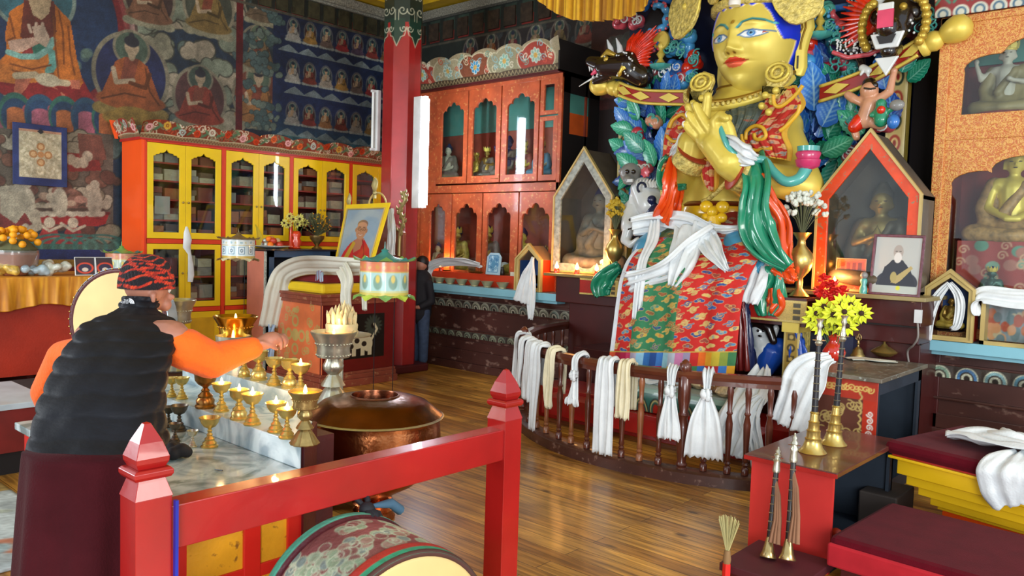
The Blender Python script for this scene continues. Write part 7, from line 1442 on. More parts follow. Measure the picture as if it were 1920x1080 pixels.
blob('jacket',[(V_(0,0,1.17),V_(0,0,.72),.16*k,.155*k),(V_(-.13,0,1.13),V_(.13,0,1.13),.075*k,.075*k)]+[c2 for s_ in (-1,1) for c2 in chain([V_(s_*.16,0,1.13),V_(s_*.20,.02,.9),V_(s_*.15,-.12,.83)],[.065*k,.055*k,.042*k])],mat('black_jacket','10101a',rough=.8),P2,.014,4)
blob('jeans',[c2 for s_ in (-1,1) for c2 in chain([V_(s_*.06,0,.76),V_(s_*.08,0,.42),V_(s_*.08,0,.1)],[.10*k,.075*k,.065*k])],mat('blue_denim','3a4a66',rough=.85,var=.2,sc=20),P2,.014,3)
blob('hair',[(V_(0,.02,1.42),.09*k),(V_(0,.04,1.34),.07*k)],mat('black_hair','0c0a0c',rough=.5),P2,.012,3)
# ================================================================== PORTRAIT THRONE
TH=thing('portrait_throne','carved orange and dark red throne with yellow and maroon cushions, carrying the framed portrait','throne',(0,0,0))
tx0,tx1,ty0,ty1,tz=-8.34,-7.3,5.02,6.05,1.04
DKR=mat('dark_red_lacquer','5e1414',rough=.32,var=.15,coat=.4)
B().box(tx0+.02,tx1-.02,ty0+.02,ty1,.12,tz-.1).build('body',DKR,TH)
for nm_,ST3 in (('base_moulding',((0,.08,.06),(.08,.13,.03),(.13,.16,.015))),('top_moulding',((tz-.12,tz-.08,.015),(tz-.08,tz-.03,.03),(tz-.03,tz,.05)))):
    b=B()
    for z0,z1,e in ST3:b.box(tx0-e*0,tx1+e,ty0-e,ty1,z0,z1)
    b.build(nm_,mat('rose_brown_moulding','8a4434',rough=.4,var=.2,wear='a87a58',coat=.2),TH,bevel=.004)
cv=Cv(tx0,tx1,.16,tz-.12,.006,'e0764a');r=random.Random(7);ccx,ccz=(tx0+tx1)/2,.55
for a in range(4):cv.ell(ccx+.13*math.cos(a*PI/2),ccz+.16*math.sin(a*PI/2),.07,.07,'b8a060',rot=a);cv.ell(ccx+.13*math.cos(a*PI/2),ccz+.16*math.sin(a*PI/2),.04,.04,'e0764a');cv.ell(ccx+.24*math.cos(a*PI/2),ccz+.28*math.sin(a*PI/2),.03,.06,'b8a060',rot=a*PI/2)
cv.ell(ccx,ccz,.07,.07,'b8a060')
for k in range(60):
    x_,z_=r.uniform(tx0+.05,tx1-.05),r.uniform(.2,tz-.16)
    if math.hypot(x_-ccx,z_-ccz)>.24:cv.curl(x_,z_,.045,.014,'c0a060',1.2,r.random()*6,r.choice([1,-1]))
cv.noise(.1,.2);sheet('orange_carved_panel',cv,lambda U,V:(U,ty0+.014+0*U,V),PAINTG,TH,.01)
cv=Cv(ty0,ty1,.16,tz-.12,.005,'6a1618');y_a,y_b=ty0+.14,ty1-.16;cv.rect(y_a,y_b,.30,tz-.24,'1a1614');cc=(y_a+y_b)/2
for k in range(16):a=k*PI/8;cv.ell(y_b-.16+.08*math.cos(a),tz-.38+.08*math.sin(a),.05,.016,'3a4038',rot=a)
for (x_,z_,a_,b_) in ((cc-.05,.48,.17,.075),(cc-.2,.52,.08,.08),(cc-.22,.57,.06,.05),(cc+.13,.46,.07,.09)):cv.ell(x_,z_,a_,b_,'c8c0a0')
for x_ in (cc-.18,cc-.06,cc+.06,cc+.16):cv.rect(x_-.025,x_+.025,.33,.45,'c8c0a0')
for (x_,z_) in ((cc-.02,.50),(cc-.1,.44),(cc+.08,.46),(cc-.2,.5)):cv.ell(x_,z_,.035,.03,'2a221c')
cv.line([(cc+.18,.5),(cc+.26,.62),(cc+.22,.68)],.03,'c8c0a0')
sheet('lion_painted_panel',cv,lambda U,V:(tx1-.014+0*U,U,V),PAINTG,TH,.01)
MRC=mat('maroon_cushion_cloth','7a1420',rough=.8,var=.1,sheen=.3);YLC=mat('yellow_cushion_cloth','f0cc14',rough=.7,var=.05,sheen=.3)
B().box(tx0+.06,tx1-.03,ty0+.03,ty1-.05,tz,tz+.11).build('yellow_cushion',YLC,TH,bevel=.03);B().box(tx0+.10,tx1-.06,ty0+.06,ty1-.08,tz+.11,tz+.24).build('maroon_cushion',MRC,TH,bevel=.045)
# backrest with gilt ornaments
bx0,bx1=Q(652,380,6.02).x,Q(752,380,6.02).x
pts_=[(bx0,0),(bx1,0),(bx1,.5)]+[((bx0+bx1)/2+(bx1-bx0)/2*.55*math.cos(a),.62+.20*math.sin(a)) for a in [PI*k/14 for k in range(15)]]+[(bx0,.5)]
zz_=tz+.2;B().prism(pts_,(0,6.06,zz_),(1,0,0),(0,0,1),(0,.05,0)).build('backrest',mat('rose_brown_moulding'),TH,bevel=.006)
zc=Q(703,372,6.0);b=B();b.tube([Vector((zc.x+.17*math.cos(PI*k/16),6.04,zc.z-.1+.17*math.sin(PI*k/16))) for k in range(17)],.012,8);b.build('gilt_arch',EDG,TH,smooth=60)
def plume(px,pt,pb,y,nm='gilt_plume',w=.07):
    t_,q_=Q(px,pt,y),Q(px,pb,y);b=B();h=t_.z-q_.z
    for k in range(-4,5):a=k*.22;b.tube([Vector((q_.x,y,q_.z+h*.25)),Vector((q_.x+math.sin(a)*w*.8,y-.01,q_.z+h*.6)),Vector((q_.x+math.sin(a)*w*.9,y,q_.z+h*(1-.05*abs(k))))],[.008,.014,.004],6)
    b.tube([Vector((q_.x,y,q_.z)),Vector((q_.x,y,q_.z+h*.35))],[.02,.012],8);b.ball(Vector((q_.x,y,q_.z+h*.25)),.03,8,6);return b.build(nm,mat('pale_gilt','a89a68',rough=.4,metal=.5,var=.2),TH,smooth=60)
plume(703,332,372,6.02);plume(655,362,400,6.02,w=.05)
b=B();P_=[Q(748,480,6.05),Q(750,440,6.05),Q(757,415,6.05),Q(750,395,6.05),Q(760,375,6.05),Q(756,360,6.05)];b.tube([Vector(p) for p in spl(P_,20)],.022,8);r=random.Random(3)
for k in range(22):p=Vector(spl(P_,22)[k]);
for k in range(4,21):p=Vector(spl(P_,22)[k]);s_=(-1)**k;b.tube([p,p+Vector((s_*.05,-.01,.015)),p+Vector((s_*.06,-.01,.05))],[.014,.014,.004],6)
b.build('gilt_dragon_finial',mat('pale_gilt'),TH,smooth=60)
# portrait
PF=thing('framed_portrait','photograph of a smiling man in glasses and red robe, framed in yellow silk','portrait',(0,0,0))
BLc,BRc,TRc,TLc=Q(634,488,5.42),Q(688,510,5.32),Q(722,392,5.55),Q(653,394,5.66)
def quad(name,cv,c4,m,parent,th=.008,off=0):
    n=(c4[1]-c4[0]).cross(c4[3]-c4[0]).normalized();w0,w1,h0,h1=cv.xs[0],cv.xs[-1],cv.ys[0],cv.ys[-1]
    def pos(U,V):u=(U-w0)/(w1-w0);v=(V-h0)/(h1-h0);return [c4[0][i]*(1-u)*(1-v)+c4[1][i]*u*(1-v)+c4[2][i]*u*v+c4[3][i]*(1-u)*v+n[i]*off for i in range(3)]
    return sheet(name,cv,pos,m,parent,th)
cv=Cv(0,.45,0,.64,.0035,'8fa8bc')
for k in range(20):cv.ell(.22+.02*k*math.cos(k),.34+.02*k*math.sin(k),.08,.08,'9ab2c4',a=.3)
cv.poly([(.02,0),(.06,.12),(.13,.24),(.20,.30),(.30,.31),(.40,.22),(.45,.10),(.45,0)],'c0202c');cv.poly([(.16,.25),(.22,.33),(.30,.32),(.28,.20),(.20,.14)],'b87a5c');cv.poly([(.02,0),(.10,.2),(.20,.12),(.30,.0)],'d42c30');cv.poly([(.08,.06),(.16,.27),(.20,.25),(.13,.04)],'c8a030');cv.line([(.28,.30),(.34,.18),(.36,.05)],.012,'8c1420')
cv.ell(.235,.40,.068,.10,'c08a68');cv.ell(.235,.47,.066,.05,'8a6a58');cv.ell(.235,.455,.060,.04,'c89474');cv.ell(.165,.40,.012,.024,'b07a5c');cv.ell(.303,.40,.012,.024,'b07a5c')
for s_ in (-1,1):cv.ell(.235+s_*.028,.415,.024,.018,'3a2a24',inner=.78);cv.ell(.235+s_*.028,.415,.006,.004,'2a1c18');cv.line([(.235+s_*.012,.438),(.235+s_*.045,.44)],.005,'4a342a')
cv.line([(.233,.41),(.228,.385),(.24,.383)],.005,'9a6a50');cv.line([(.21,.352),(.235,.345),(.262,.356)],.007,'e8dcd0');cv.line([(.205,.356),(.235,.350),(.266,.360)],.003,'8a3a34');cv.line([(.205,.375),(.198,.352)],.003,'9a6a50');cv.line([(.265,.38),(.272,.355)],.003,'9a6a50')
quad('photograph',cv,[BLc,BRc,TRc,TLc],mat('glossy_print',attr=True,rough=.15,var=.02,coat=.5),PF)
def frame4(c4,w,th,nm,m,parent,off=0):
    cx__=sum(c4,Vector())/4;n=(c4[1]-c4[0]).cross(c4[3]-c4[0]).normalized();ou=[]
    for i in range(4):p=c4[i];a=(c4[(i+1) % 4]-p).normalized();b__=(c4[(i-1) % 4]-p).normalized();ou.append(p-(a+b__)*w)
    b=B();R=[]
    for i in (0,1,2,3,0):R.append([c4[i]+n*off,ou[i]+n*off,ou[i]+n*(off+th),c4[i]+n*(off+th)])
    b.loft(R,cap=False);return b.build(nm,m,parent,bevel=.006)
frame4([BLc,BRc,TRc,TLc],.014,.02,'inner_gilt_frame',EDG,PF);frame4([BLc,BRc,TRc,TLc],.075,.012,'silk_frame',YLC,PF,-.008)
scarf('long ivory silk scarf draped over the throne cushions at the foot of the portrait',[([Q(690,500,5.1),Q(650,500,5.0),Q(600,498,4.95),Q(560,500,4.92),Q(530,515,4.95),Q(520,545,4.95),Q(512,580,4.95),Q(505,612,4.95)],[.18,.24,.26,.24,.22,.26,.24,.24],(0,-.6,.8),.009),([Q(640,500,4.95),Q(650,520,4.92),Q(650,550,4.9),Q(652,590,4.9)],[.16,.18,.16,.14],X_,.02),([Q(680,505,5.0),Q(682,530,4.95),Q(684,580,4.95)],[.10,.08,.07],X_,.015)],mat('ivory_silk','dad8c8',rough=.5,var=.05,bump=.15,bsc=90))
tag(ribbon('hanging_ribbon',[Q(510,608,4.97),Q(507,640,4.97),Q(506,680,4.97)],[.10,.08,.11],X_,mat('pale_blue_silk','9fb4cc',rough=.4,sheen=.4),None,2,.03,seed=4),'pale blue grey silk strip hanging below the white scarf at the left of the throne','ribbon')
tag(ribbon('silk_scarf',[Q(733,392,5.9),Q(734,430,5.85),Q(733,480,5.8)],[.07,.13,.15],X_,WHITE,None,3,.02,seed=8),'white silk scarf hanging at the right of the framed portrait','scarf')
tg=thing('knotted_tassel','grey and red knotted silk tassel lying on the throne cushion','tassel',Q(602,520,4.93));r=random.Random(5)
for k in range(10):a=PI*(.1+.08*k);B().tube([(0,0,.03),(.05*math.cos(a),-.02,.03+.04*math.sin(a)),(.07*math.cos(a)+.01,-.03,-.02-.03*r.random())],[.010,.012,.006],6).build('strand',[mat('pale_blue_silk'),MRC][k % 3==2],tg,smooth=60)
B().ball((0,0,.03),.03,10,8).build('knot',mat('pale_blue_silk'),tg,smooth=60)
# ================================================================== dark blue box with offerings, before the bookcase
BB=thing('cupboard','dark blue open fronted cupboard with a pink side, in front of the yellow bookcase','cupboard',(0,0,0));SB=mat('slate_blue_paint','33506e',rough=.45,var=.12)
bx,by0,by1,bz=-8.42,5.02,5.98,1.50
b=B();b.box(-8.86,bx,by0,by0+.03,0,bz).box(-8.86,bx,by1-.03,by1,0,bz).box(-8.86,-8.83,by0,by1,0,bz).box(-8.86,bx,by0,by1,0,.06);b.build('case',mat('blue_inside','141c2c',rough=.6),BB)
b=B();b.box(bx-.02,bx,by0,by0+.10,0,bz-.02).box(bx-.02,bx,by1-.08,by1,0,bz-.02).box(bx-.02,bx,by0,by1,bz-.10,bz-.02);b.build('front_frame',SB,BB,bevel=.003);B().box(-8.88,bx+.03,by0-.03,by1+.03,bz-.02,bz).build('top_board',mat('near_black_top','20242c',rough=.35,coat=.2),BB,bevel=.003)
B().box(-8.84,bx-.02,by0-.012,by0,0,bz-.03).build('pink_side_panel',mat('salmon_paint','e08a74',rough=.5,var=.08),BB);B().box(bx-.035,bx-.0,by0-.016,by0,0,bz-.03).build('scroll_edge',mat('pale_scroll_edge','b0b8b0',rough=.5,var=.4,sc=40),BB)
def XY(px,py,z):
    p=atx(px,py,-8.62);return Vector((-8.62,p.y,z))
pt=thing('plate','white plate on the dark blue cupboard, heaped with fruit and sweets','plate',XY(509,462,bz));B().lathe([(.08,0),(.20,.02),(.225,.03),(.22,.035),(.19,.026),(.001,.015)],(0,0,0),32).build('dish',mat('white_china','dfe2e0',rough=.2,coat=.5),pt,smooth=60)
r=random.Random(8);fc=[mat('orange_fruit','f07a18',rough=.45),mat('red_apple','c0402c',rough=.3),mat('cream_bun','d8b888',rough=.6),mat('foil_wrapper','c8d0d0',rough=.2,metal=.6),mat('peach_fruit','d89058',rough=.5)]
fn=['orange','red apple','cream coloured bun','silver wrapped sweet','peach'];nm_=['orange_fruit','apple','bun','wrapped_sweet','peach'];wh=['at the front of the plate','at the back of the plate','on top of the heap','at the left of the plate','at the right of the plate','low in the heap']
base=pt.location
for k in range(15):
    a=k*2.4;rr=.15*math.sqrt((k % 9)/9);z=.05+.045*(k//9)+.02*(rr<.06);i=[0,2,3,1,4][k % 5];rad=.034+.008*r.random()
    o=B().ball((0,0,0),(rad,rad,rad*.9),12,8).build(nm_[i],fc[i],smooth=180);o.location=base+Vector((rr*math.cos(a)*.8,rr*math.sin(a),z));tag(o,fn[i]+' '+wh[k % 6]+' on the dark blue cupboard','fruit' if i in (0,1,4) else 'food','fruit and sweets on the white plate')
# flowers
def blossoms(t,pts,r,m,mc=None,petals=9,flat=False,seed=0,tilt=.5):
    g=random.Random(seed)
    for p in pts:
        p=Vector(p);n=Vector((g.uniform(.2,.8),g.uniform(-1,-.5),g.uniform(-.1,.6))).normalized();a_,b_=basis(n);b=B()
        for k in range(petals):
            an=2*PI*k/petals+g.random()*.2;d=a_*math.cos(an)+b_*math.sin(an);sdv=n.cross(d)
            b.add([p+d*r*.15,p+d*r*.6+sdv*r*.2+n*r*.08,p+d*r*1.0+n*r*.02,p+d*r*.6-sdv*r*.2+n*r*.08,p+d*r*.55-n*r*.05],[(0,1,2,3),(0,3,4),(0,4,1),(1,4,2),(2,4,3)])
        f=b.build('flower',m,t);
        if mc:B().ball(p+n*r*.06,r*.24,8,6).build('flower_centre',mc,f,smooth=60)
        B().tube([p-n*.01,p*.6+Vector((0,0,p.z*.15)),Vector((0,0,.02))],.003,5).build('stem',mat('green_stem','4a6a2c',rough=.6),t,smooth=60)
YF=mat('yellow_petal','dcd830',rough=.6,var=.1);YF2=mat('pale_yellow_petal','c8c060',rough=.6);DKC=mat('dark_flower_centre','3a2014',rough=.8);ORF=mat('marigold_petal','f0a010',rough=.6,var=.15);RDF=mat('red_petal','d81c14',rough=.6,var=.15);WHF=mat('white_petal','d8dcd0',rough=.6)
t=thing('flower_vase','red vase of pale yellow flowers with dark centres on the dark blue cupboard','vase',XY(555,462,bz));B().lathe([(.05,0),(.06,.01),(.045,.03),(.07,.09),(.045,.13),(.065,.17),(.05,.21),(.03,.22)],(0,0,0),20).build('vase',mat('red_vase','d8401c',rough=.3,coat=.5),t,smooth=60)
blossoms(t,[((r.uniform(-.04,.04),r.uniform(-.16,.16),.28+r.random()*.12)) for _ in range(9)],.06,YF2,DKC,9,seed=3)
t=thing('flower_vase','brass urn of dry leafy twigs with yellow buds on the dark blue cupboard','vase',XY(594,464,bz));B().lathe([(.06,0),(.065,.01),(.02,.04),(.03,.06),(.085,.13),(.09,.17),(.07,.17)],(0,0,0),22,flute=(8,.05)).build('urn',BRASSD,t,smooth=60)
LFG=mat('dull_green_leaf','5c6040',rough=.7,var=.25);b=B();b2=B()
for k in range(70):
    a,e=r.uniform(0,6.28),r.uniform(.35,1.4);d=Vector((math.cos(a)*math.cos(e)*.7,math.sin(a)*math.cos(e),math.sin(e)));L_=r.uniform(.18,.30);b.tube([Vector((0,0,.16)),Vector((0,0,.16))+d*L_],.003,4)
    for q in (.6,.8,1.0):c=Vector((0,0,.16))+d*L_*q;s1,s2=basis(d);b.obox(c+s1*.012,d*.02,s1*.006,s2*.0015);(b2.ball(c,.009,6,4) if r.random()<.25 else None)
b.build('twigs',LFG,t);b2.build('buds',ORF,t)
tag(B().lathe([(.02,0),(.035,.02),(.02,.05),(.012,.2),(.008,.34)],XY(545,462,bz),12).build('red_candle',mat('red_vase'),smooth=60),'slim red candlestick beside the red vase on the blue cupboard','candle')
o=ribbon('yellow_horn',[XY(484,462,bz)+Vector((0,0,.02)),XY(486,445,bz+.12),XY(484,430,bz+.2),XY(479,418,bz+.28)],[.05,.08,.05,.01],(0,1,0),mat('yellow_peel','c8b02c',rough=.6),None,1,.005);tag(o,'curved yellow paper ornament standing behind the plate on the blue cupboard','ornament')
# ================================================================== painted lanterns
def lantern(lab,p,R,H,pal,stand=None,kind=0):
    t=thing('painted_lantern',lab,'lantern',p,0,'painted cylinder lanterns');cv=Cv(0,2*PI*R,0,H,R*.035,pal[0]);W2=2*PI*R
    cv.rect(0,W2,H*.70,H,pal[1]);cv.rect(0,W2,0,H*.10,pal[2]);cv.line([(0,H*.70),(W2,H*.70)],H*.03,pal[3]);cv.line([(0,H*.12),(W2,H*.12)],H*.03,pal[3]);g=random.Random(5)
    n=10
    for k in range(n):
        x=W2*(k+.5)/n
        if kind==0:cv.ell(x,H*.40,W2/n*.3,H*.22,pal[4]);cv.ell(x,H*.5,W2/n*.14,H*.12,pal[3]);cv.line([(x-W2/n*.5,H*.14),(x-W2/n*.5,H*.68)],H*.025,'e8e8e0')
        else:cv.rect(x-W2/n*.32,x+W2/n*.32,H*.22,H*.62,'3a6a8c');cv.rect(x-W2/n*.27,x+W2/n*.27,H*.26,H*.58,'d8e4e8');cv.ell(x,H*.42,W2/n*.14,H*.10,'2a4a60');cv.ell(x,H*.42,W2/n*.07,H*.05,'d8e4e8')
        cv.curl(x,H*.85,H*.07,H*.025,pal[5],1.2,k,1);cv.curl(x+W2/n*.4,H*.83,H*.05,H*.02,pal[3],1.2,k,-1)
    sheet('painted_drum',cv,lambda U,V:(R*np.cos(U/R),R*np.sin(U/R),V+.0),PAINTG,t);B().lathe([(R*.98,0),(R*.98,H)],(0,0,0),24).build('inner_core',DARKIN,t)
    for (z,dz,o1,nm,m1) in ((H,.16*H,1.35,'roof_petal',pal[6]),(0,-.16*H,1.35,'base_petal',pal[7])):
        for k in range(10):
            a=2*PI*k/10;d=Vector((math.cos(a),math.sin(a),0));s_=Vector((-d.y,d.x,0));b=B()
            b.add([d*R*.9+s_*R*.30+Vector((0,0,z)),d*R*.9-s_*R*.30+Vector((0,0,z)),d*R*1.22-s_*R*.26+Vector((0,0,z+dz*.25)),d*R*o1+Vector((0,0,z+dz)),d*R*1.22+s_*R*.26+Vector((0,0,z+dz*.25)),d*R*1.0+Vector((0,0,z+dz*.1+.01))],[(0,1,2,3,4),(0,5,1),(1,5,2),(2,5,3),(3,5,4),(4,5,0)])
            b.build(nm,[m1,pal[8]][k % 2],t)
    B().lathe([(R*1.0,H),(R*.8,H+.08*H),(R*.45,H*1.13),(R*.25,H*1.22),(R*.12,H*1.3),(R*.16,H*1.34),(R*.03,H*1.4),(.002,H*1.6)],(0,0,0),20).build('roof',pal[6],t,smooth=50)
    B().lathe([(R*1.1,-.05*H),(R*1.12,-.02*H),(R*.9,0)],(0,0,0),24).build('base_ring',pal[7],t,smooth=50)
    if stand is not None:
        sv=B();
        for (dx,dy) in stand:sv.tube([(dx,dy,-.02),(dx,dy,-p[2]+.02)],.003,6)
        sv.lathe([(.16,-p[2]),(.15,-p[2]+.02),(.02,-p[2]+.03)],(0,0,0),20).build('stand',mat('black_iron','1c1c1e',rough=.5,metal=.6),t)
    return t
LG=mat('green_leaf_paint','7aa858',rough=.4,coat=.3);LT_=mat('teal_leaf_paint','3f8c84',rough=.4,coat=.3);LO=mat('brown_gold_petal','7a6240',rough=.4,coat=.3);LW=mat('cream_petal','d8d0a8',rough=.4,coat=.3);LYG=mat('lime_petal','b8cc4c',rough=.4,coat=.3)
D3=5.7;d_=ray(720,552);d_=d_*(D3/d_.dot(CF)*1);p3=Vector((d_.x,d_.y,EYE+d_.z));
lantern('painted lantern with a red frieze and green petals, in front of the portrait throne',p3,.172,.235,['a8ccc8','d87a50','c8b858','d8c060','7a9c8c','c8a040',LT_,LYG,LG],stand=[(-.10,0),(.02,.08)])
d_=ray(447,484);d_=d_*(8.0/d_.dot(CF));p2=Vector((d_.x,d_.y,EYE+d_.z));lantern('white and blue tiled lantern with brown petals in front of the yellow bookcase',p2,.158,.185,['cfe0e4','d8e0dc','c8a850','c8a850','7aa0b0','5a8a9c',LO,LW,LO],stand=[(.12,.0)],kind=1)
p1=atx(228,505,-8.45);lantern('painted lantern with pale figures at the right end of the orange clothed table',(-8.45,p1.y,1.235),.15,.20,['b8c8b8','d89070','b8b868','d8c060','8aa090','c87050',LG,LG,LT_])
# ================================================================== orange clothed table, left
OT2=thing('side_table','long red table with a gathered orange cloth along its top, under the mural','table',(0,0,0));txf=-8.2
B().box(-9.3,txf-.03,1.5,3.62,1.16,1.20).build('tabletop',mat('ochre_wood','b8842c',rough=.5),OT2);B().box(-9.3,txf-.06,1.55,3.58,.30,1.16).build('front',mat('worn_orange_red','b8321a',rough=.55,var=.2,sc=2.5,bump=.1),OT2)
for y_ in (1.6,2.5,3.5):B().box(-9.2,-8.4,y_,y_+.06,0,.30).build('leg',MAROON,OT2)
cv=Cv(1.5,3.64,0,.36,.010,'d88c14');r=random.Random(4)
for k in range(160):x=r.uniform(1.5,3.64);cv.line([(x,.36),(x+r.uniform(-.05,.05),0)],r.uniform(.01,.03),r.choice(['c47a10','e8a020','b86c0c','f0b030']),a=.6)
def ocl(U,V):
    f=.02*np.sin(U*26+1.2*np.sin(U*5))+.01*np.sin(U*61);hang=.32-.05*np.cos(U*2.4);return (txf+.01+f*(1-V/.36)*1.0,U,1.215-(.36-V)/.36*(hang+.02*np.sin(U*9)))
sheet('orange_cloth',cv,ocl,mat('orange_satin',attr=True,rough=.5,var=.08,sc=12,sheen=.4),OT2,.006);B().box(-9.25,txf+.012,1.5,3.63,1.20,1.215).build('cloth_top',mat('orange_cloth_top','d08a1c',rough=.6),OT2,bevel=.005)
ZT=1.217
def TP(px,py=512,x=-8.5):return Vector((x,atx(px,py,x).y,ZT))
t=thing('flower_pot','bowl of orange marigolds at the far left end of the orange clothed table','flower pot',TP(28,508,-8.5));B().lathe([(.09,0),(.11,.02),(.17,.18),(.19,.22),(.17,.22)],(0,0,0),24).build('bowl',mat('brown_bowl','9a6248',rough=.35,var=.25,coat=.4),t,smooth=60)
b=B()
for k in range(40):a,e=r.uniform(0,6.28),r.uniform(.1,1.4);c=Vector((0,0,.24))+Vector((math.cos(a)*math.cos(e)*.17,math.sin(a)*math.cos(e)*.22,math.sin(e)*.16+.04));B().ball(c,.034,8,6).build('marigold',ORF,t,smooth=60) if k<34 else None
B().lathe([(.15,.2),(.19,.25),(.1,.34)],(0,0,0),14).build('leaves',LFG,t);B().lathe([(.19,.10),(.205,.20),(.20,.24),(.195,.2)],(0,0,0),20).build('plastic_wrap',mat('clear_wrap','e0e4e4',rough=.1,trans=.8,alpha=.5),t,smooth=60)
def bag(px,lab,m,w,h,seed,x=-8.45,nm='plastic_bag'):
    r=random.Random(seed);c=TP(px,512,x);tag(blob(nm,[(c+Vector((r.uniform(-.08,.08),r.uniform(-w,w),.03+r.random()*h)),r.uniform(.03,.05)) for _ in range(14)],m,None,.012,4),lab,'bag')
bag(8,'clear bag of yellow offerings at the left edge of the orange clothed table',mat('yellow_bagged','c8a84c',rough=.4,var=.4,sc=24,coat=.4),.10,.08,1)
bag(60,'crumpled pale blue plastic bag on the orange clothed table',mat('pale_blue_plastic','a8c0cc',rough=.3,var=.2,sc=16,coat=.5),.12,.05,2);bag(106,'white patterned plastic bag standing on the orange clothed table',mat('white_plastic','c8ccc0',rough=.3,var=.3,sc=20,coat=.5),.09,.09,3)
bag(48,'small cream bundle behind the pale blue bag on the orange clothed table',mat('cream_bundle','c8c0a0',rough=.5,var=.2),.05,.05,5,-8.55,'cloth_bundle')
for px0,px1,lab in ((142,178,'left one of two small framed flower pictures on the orange clothed table'),(181,214,'right one of two small framed flower pictures, beside the lantern')):
    a=atx(px0,512,-8.35).y;c=atx(px1,512,-8.35).y;cv=Cv(a,c,0,.17,.004,'2a1c24');m_=(a+c)/2;cv.rect(a+.02,c-.02,.02,.15,'3a1418');cv.ell(m_,.07,.08,.055,'d8401c');cv.ell(m_,.07,.06,.04,'2a1c3c');cv.ell(m_,.055,.03,.02,'e0d0c0')
    t=thing('picture_frame',lab,'picture',(0,0,0),0,'small framed flower pictures');sheet('picture',cv,lambda U,V:(-8.35-.15*V+0*U,U,ZT+.003+V),PAINTG,t,.006);c4=[Vector((-8.35,a,ZT+.008)),Vector((-8.35,c,ZT+.008)),Vector((-8.375,c,ZT+.172)),Vector((-8.375,a,ZT+.172))];frame4(c4,.008,.012,'frame',mat('white_frame','d8dcdc',rough=.4),t)
# thangka with a painted cross hung over the mural
cv=Cv(0,.64,0,.78,.006,'24305e');cv.rect(.07,.57,.10,.71,'a39a80');r=random.Random(6)
for k in range(300):x,z=r.uniform(.09,.55),r.uniform(.12,.69);cv.curl(x,z,.016,.006,r.choice(['bdb59c','8a8468','c8bfa4','988c70']),1.2,r.random()*6)
for a in range(4):cx,cz=.32+.09*math.cos(a*PI/2),.40+.10*math.sin(a*PI/2);cv.ell(cx,cz,.05,.05,'9a7048');cv.ell(cx,cz,.03,.03,'b8966c')
cv.ell(.32,.40,.04,.04,'a87a50');cv.rect(.07,.57,.68,.71,'a07860');cv.poly([(.32,.66),(.36,.69),(.32,.73),(.28,.69)],'2a2a30');cv.noise(.12,.08);cv.grain(.1)
a0,a1=atx(24,345,-9.44),atx(126,240,-9.44);o=sheet('hanging_banner',cv,lambda U,V:(-9.44+.01*np.sin(U*9),a0.y+U/.64*(a1.y-a0.y),a0.z+V/.78*(a1.z-a0.z)),CLOTHP,None,.01);tag(o,'pale square banner with a crossed emblem and blue border, hung over the mural','banner')
# low white topped bench and floor mat, far left
t=thing('bench','low dark red bench with a pale blue edged top behind the altar at the left','bench',(0,0,0));B().box(-6.9,-6.0,.4,1.95,.46,.50).build('seat',mat('pale_blue_white_top','b8c4cc',rough=.3,coat=.3),t,bevel=.004);B().box(-6.85,-6.05,.45,1.9,.16,.46).build('front',mat('deep_red_bench','7a1c18',rough=.5,var=.2),t);B().box(-6.8,-6.1,.5,1.85,0,.16).build('plinth',BLACKW,t)
t=thing('floor_bench','low dark long floor bench between the bench and the side table','bench',(0,0,0));B().box(-7.75,-7.1,.6,3.3,.30,.36).build('pad',mat('grey_black_pad','2a2426',rough=.8),t,bevel=.02);B().box(-7.7,-7.15,.65,3.25,0,.30).build('base',mat('dark_brown_base','2c1a16',rough=.6),t)
cv=Cv(-6.0,-4.36,-.6,1.6,.02,'a8b0ae');r=random.Random(9)
for k in range(60):cv.ell(r.uniform(-6,-4.3),r.uniform(-.6,1.6),r.uniform(.05,.25),r.uniform(.03,.12),r.choice(['b8c4c4','8a9a9a','c8a868','a86a50','c4ccca','9aa090']),rot=r.random()*3)
cv.rect(-6,-5.7,-.6,1.6,'a88c50');cv.noise(.15,.15);cv.grain(.1);o=sheet('floor_mat',cv,lambda U,V:(U,V,.008+0*U),PAINT,None,.01);tag(o,'worn pale mottled floor mat left of the altar','mat')
# ---- bowls and offerings on the left blue shelf
SH=1.102;rs=mat('orange_red_ledge','c83c1c',rough=.45,var=.1)
tag(B().box(-8.2,-6.36,7.18,7.26,SH,SH+.15).build('offering_rail',rs,bevel=.004),'narrow orange red board standing behind the row of bowls on the pale blue shelf','board')
BWL=mat('pewter_bowl','b8ae8a',rough=.35,metal=.5,var=.2);first=None
pos_=['left end','second from the left','third from the left','fourth from the left','third from the right','second from the right','right end']
for k,px in enumerate((808,824,844,866,890,914,943)):
    p=Q(px,525,7.08);lab='small metal offering bowl on the pale blue shelf, '+('at the '+pos_[k] if 'end' in pos_[k] else pos_[k])+' of the row'
    if first is None:
        first=thing('offering_bowl',lab,'bowl',(p.x,7.08,SH),0,'row of metal offering bowls on the shelf');B().lathe([(.045,0),(.048,.006),(.044,.012),(.058,.035),(.078,.068),(.08,.074),(.074,.072),(.05,.03),(.001,.02)],(0,0,0),22).build('bowl',BWL,first,smooth=60);B().lathe([(.070,.062),(.001,.064)],(0,0,0),18).build('water',mat('still_water','a8b0a8',rough=.05,var=.05,coat=.5),first)
    else:dup(first,(p.x,7.08,SH),label=lab)
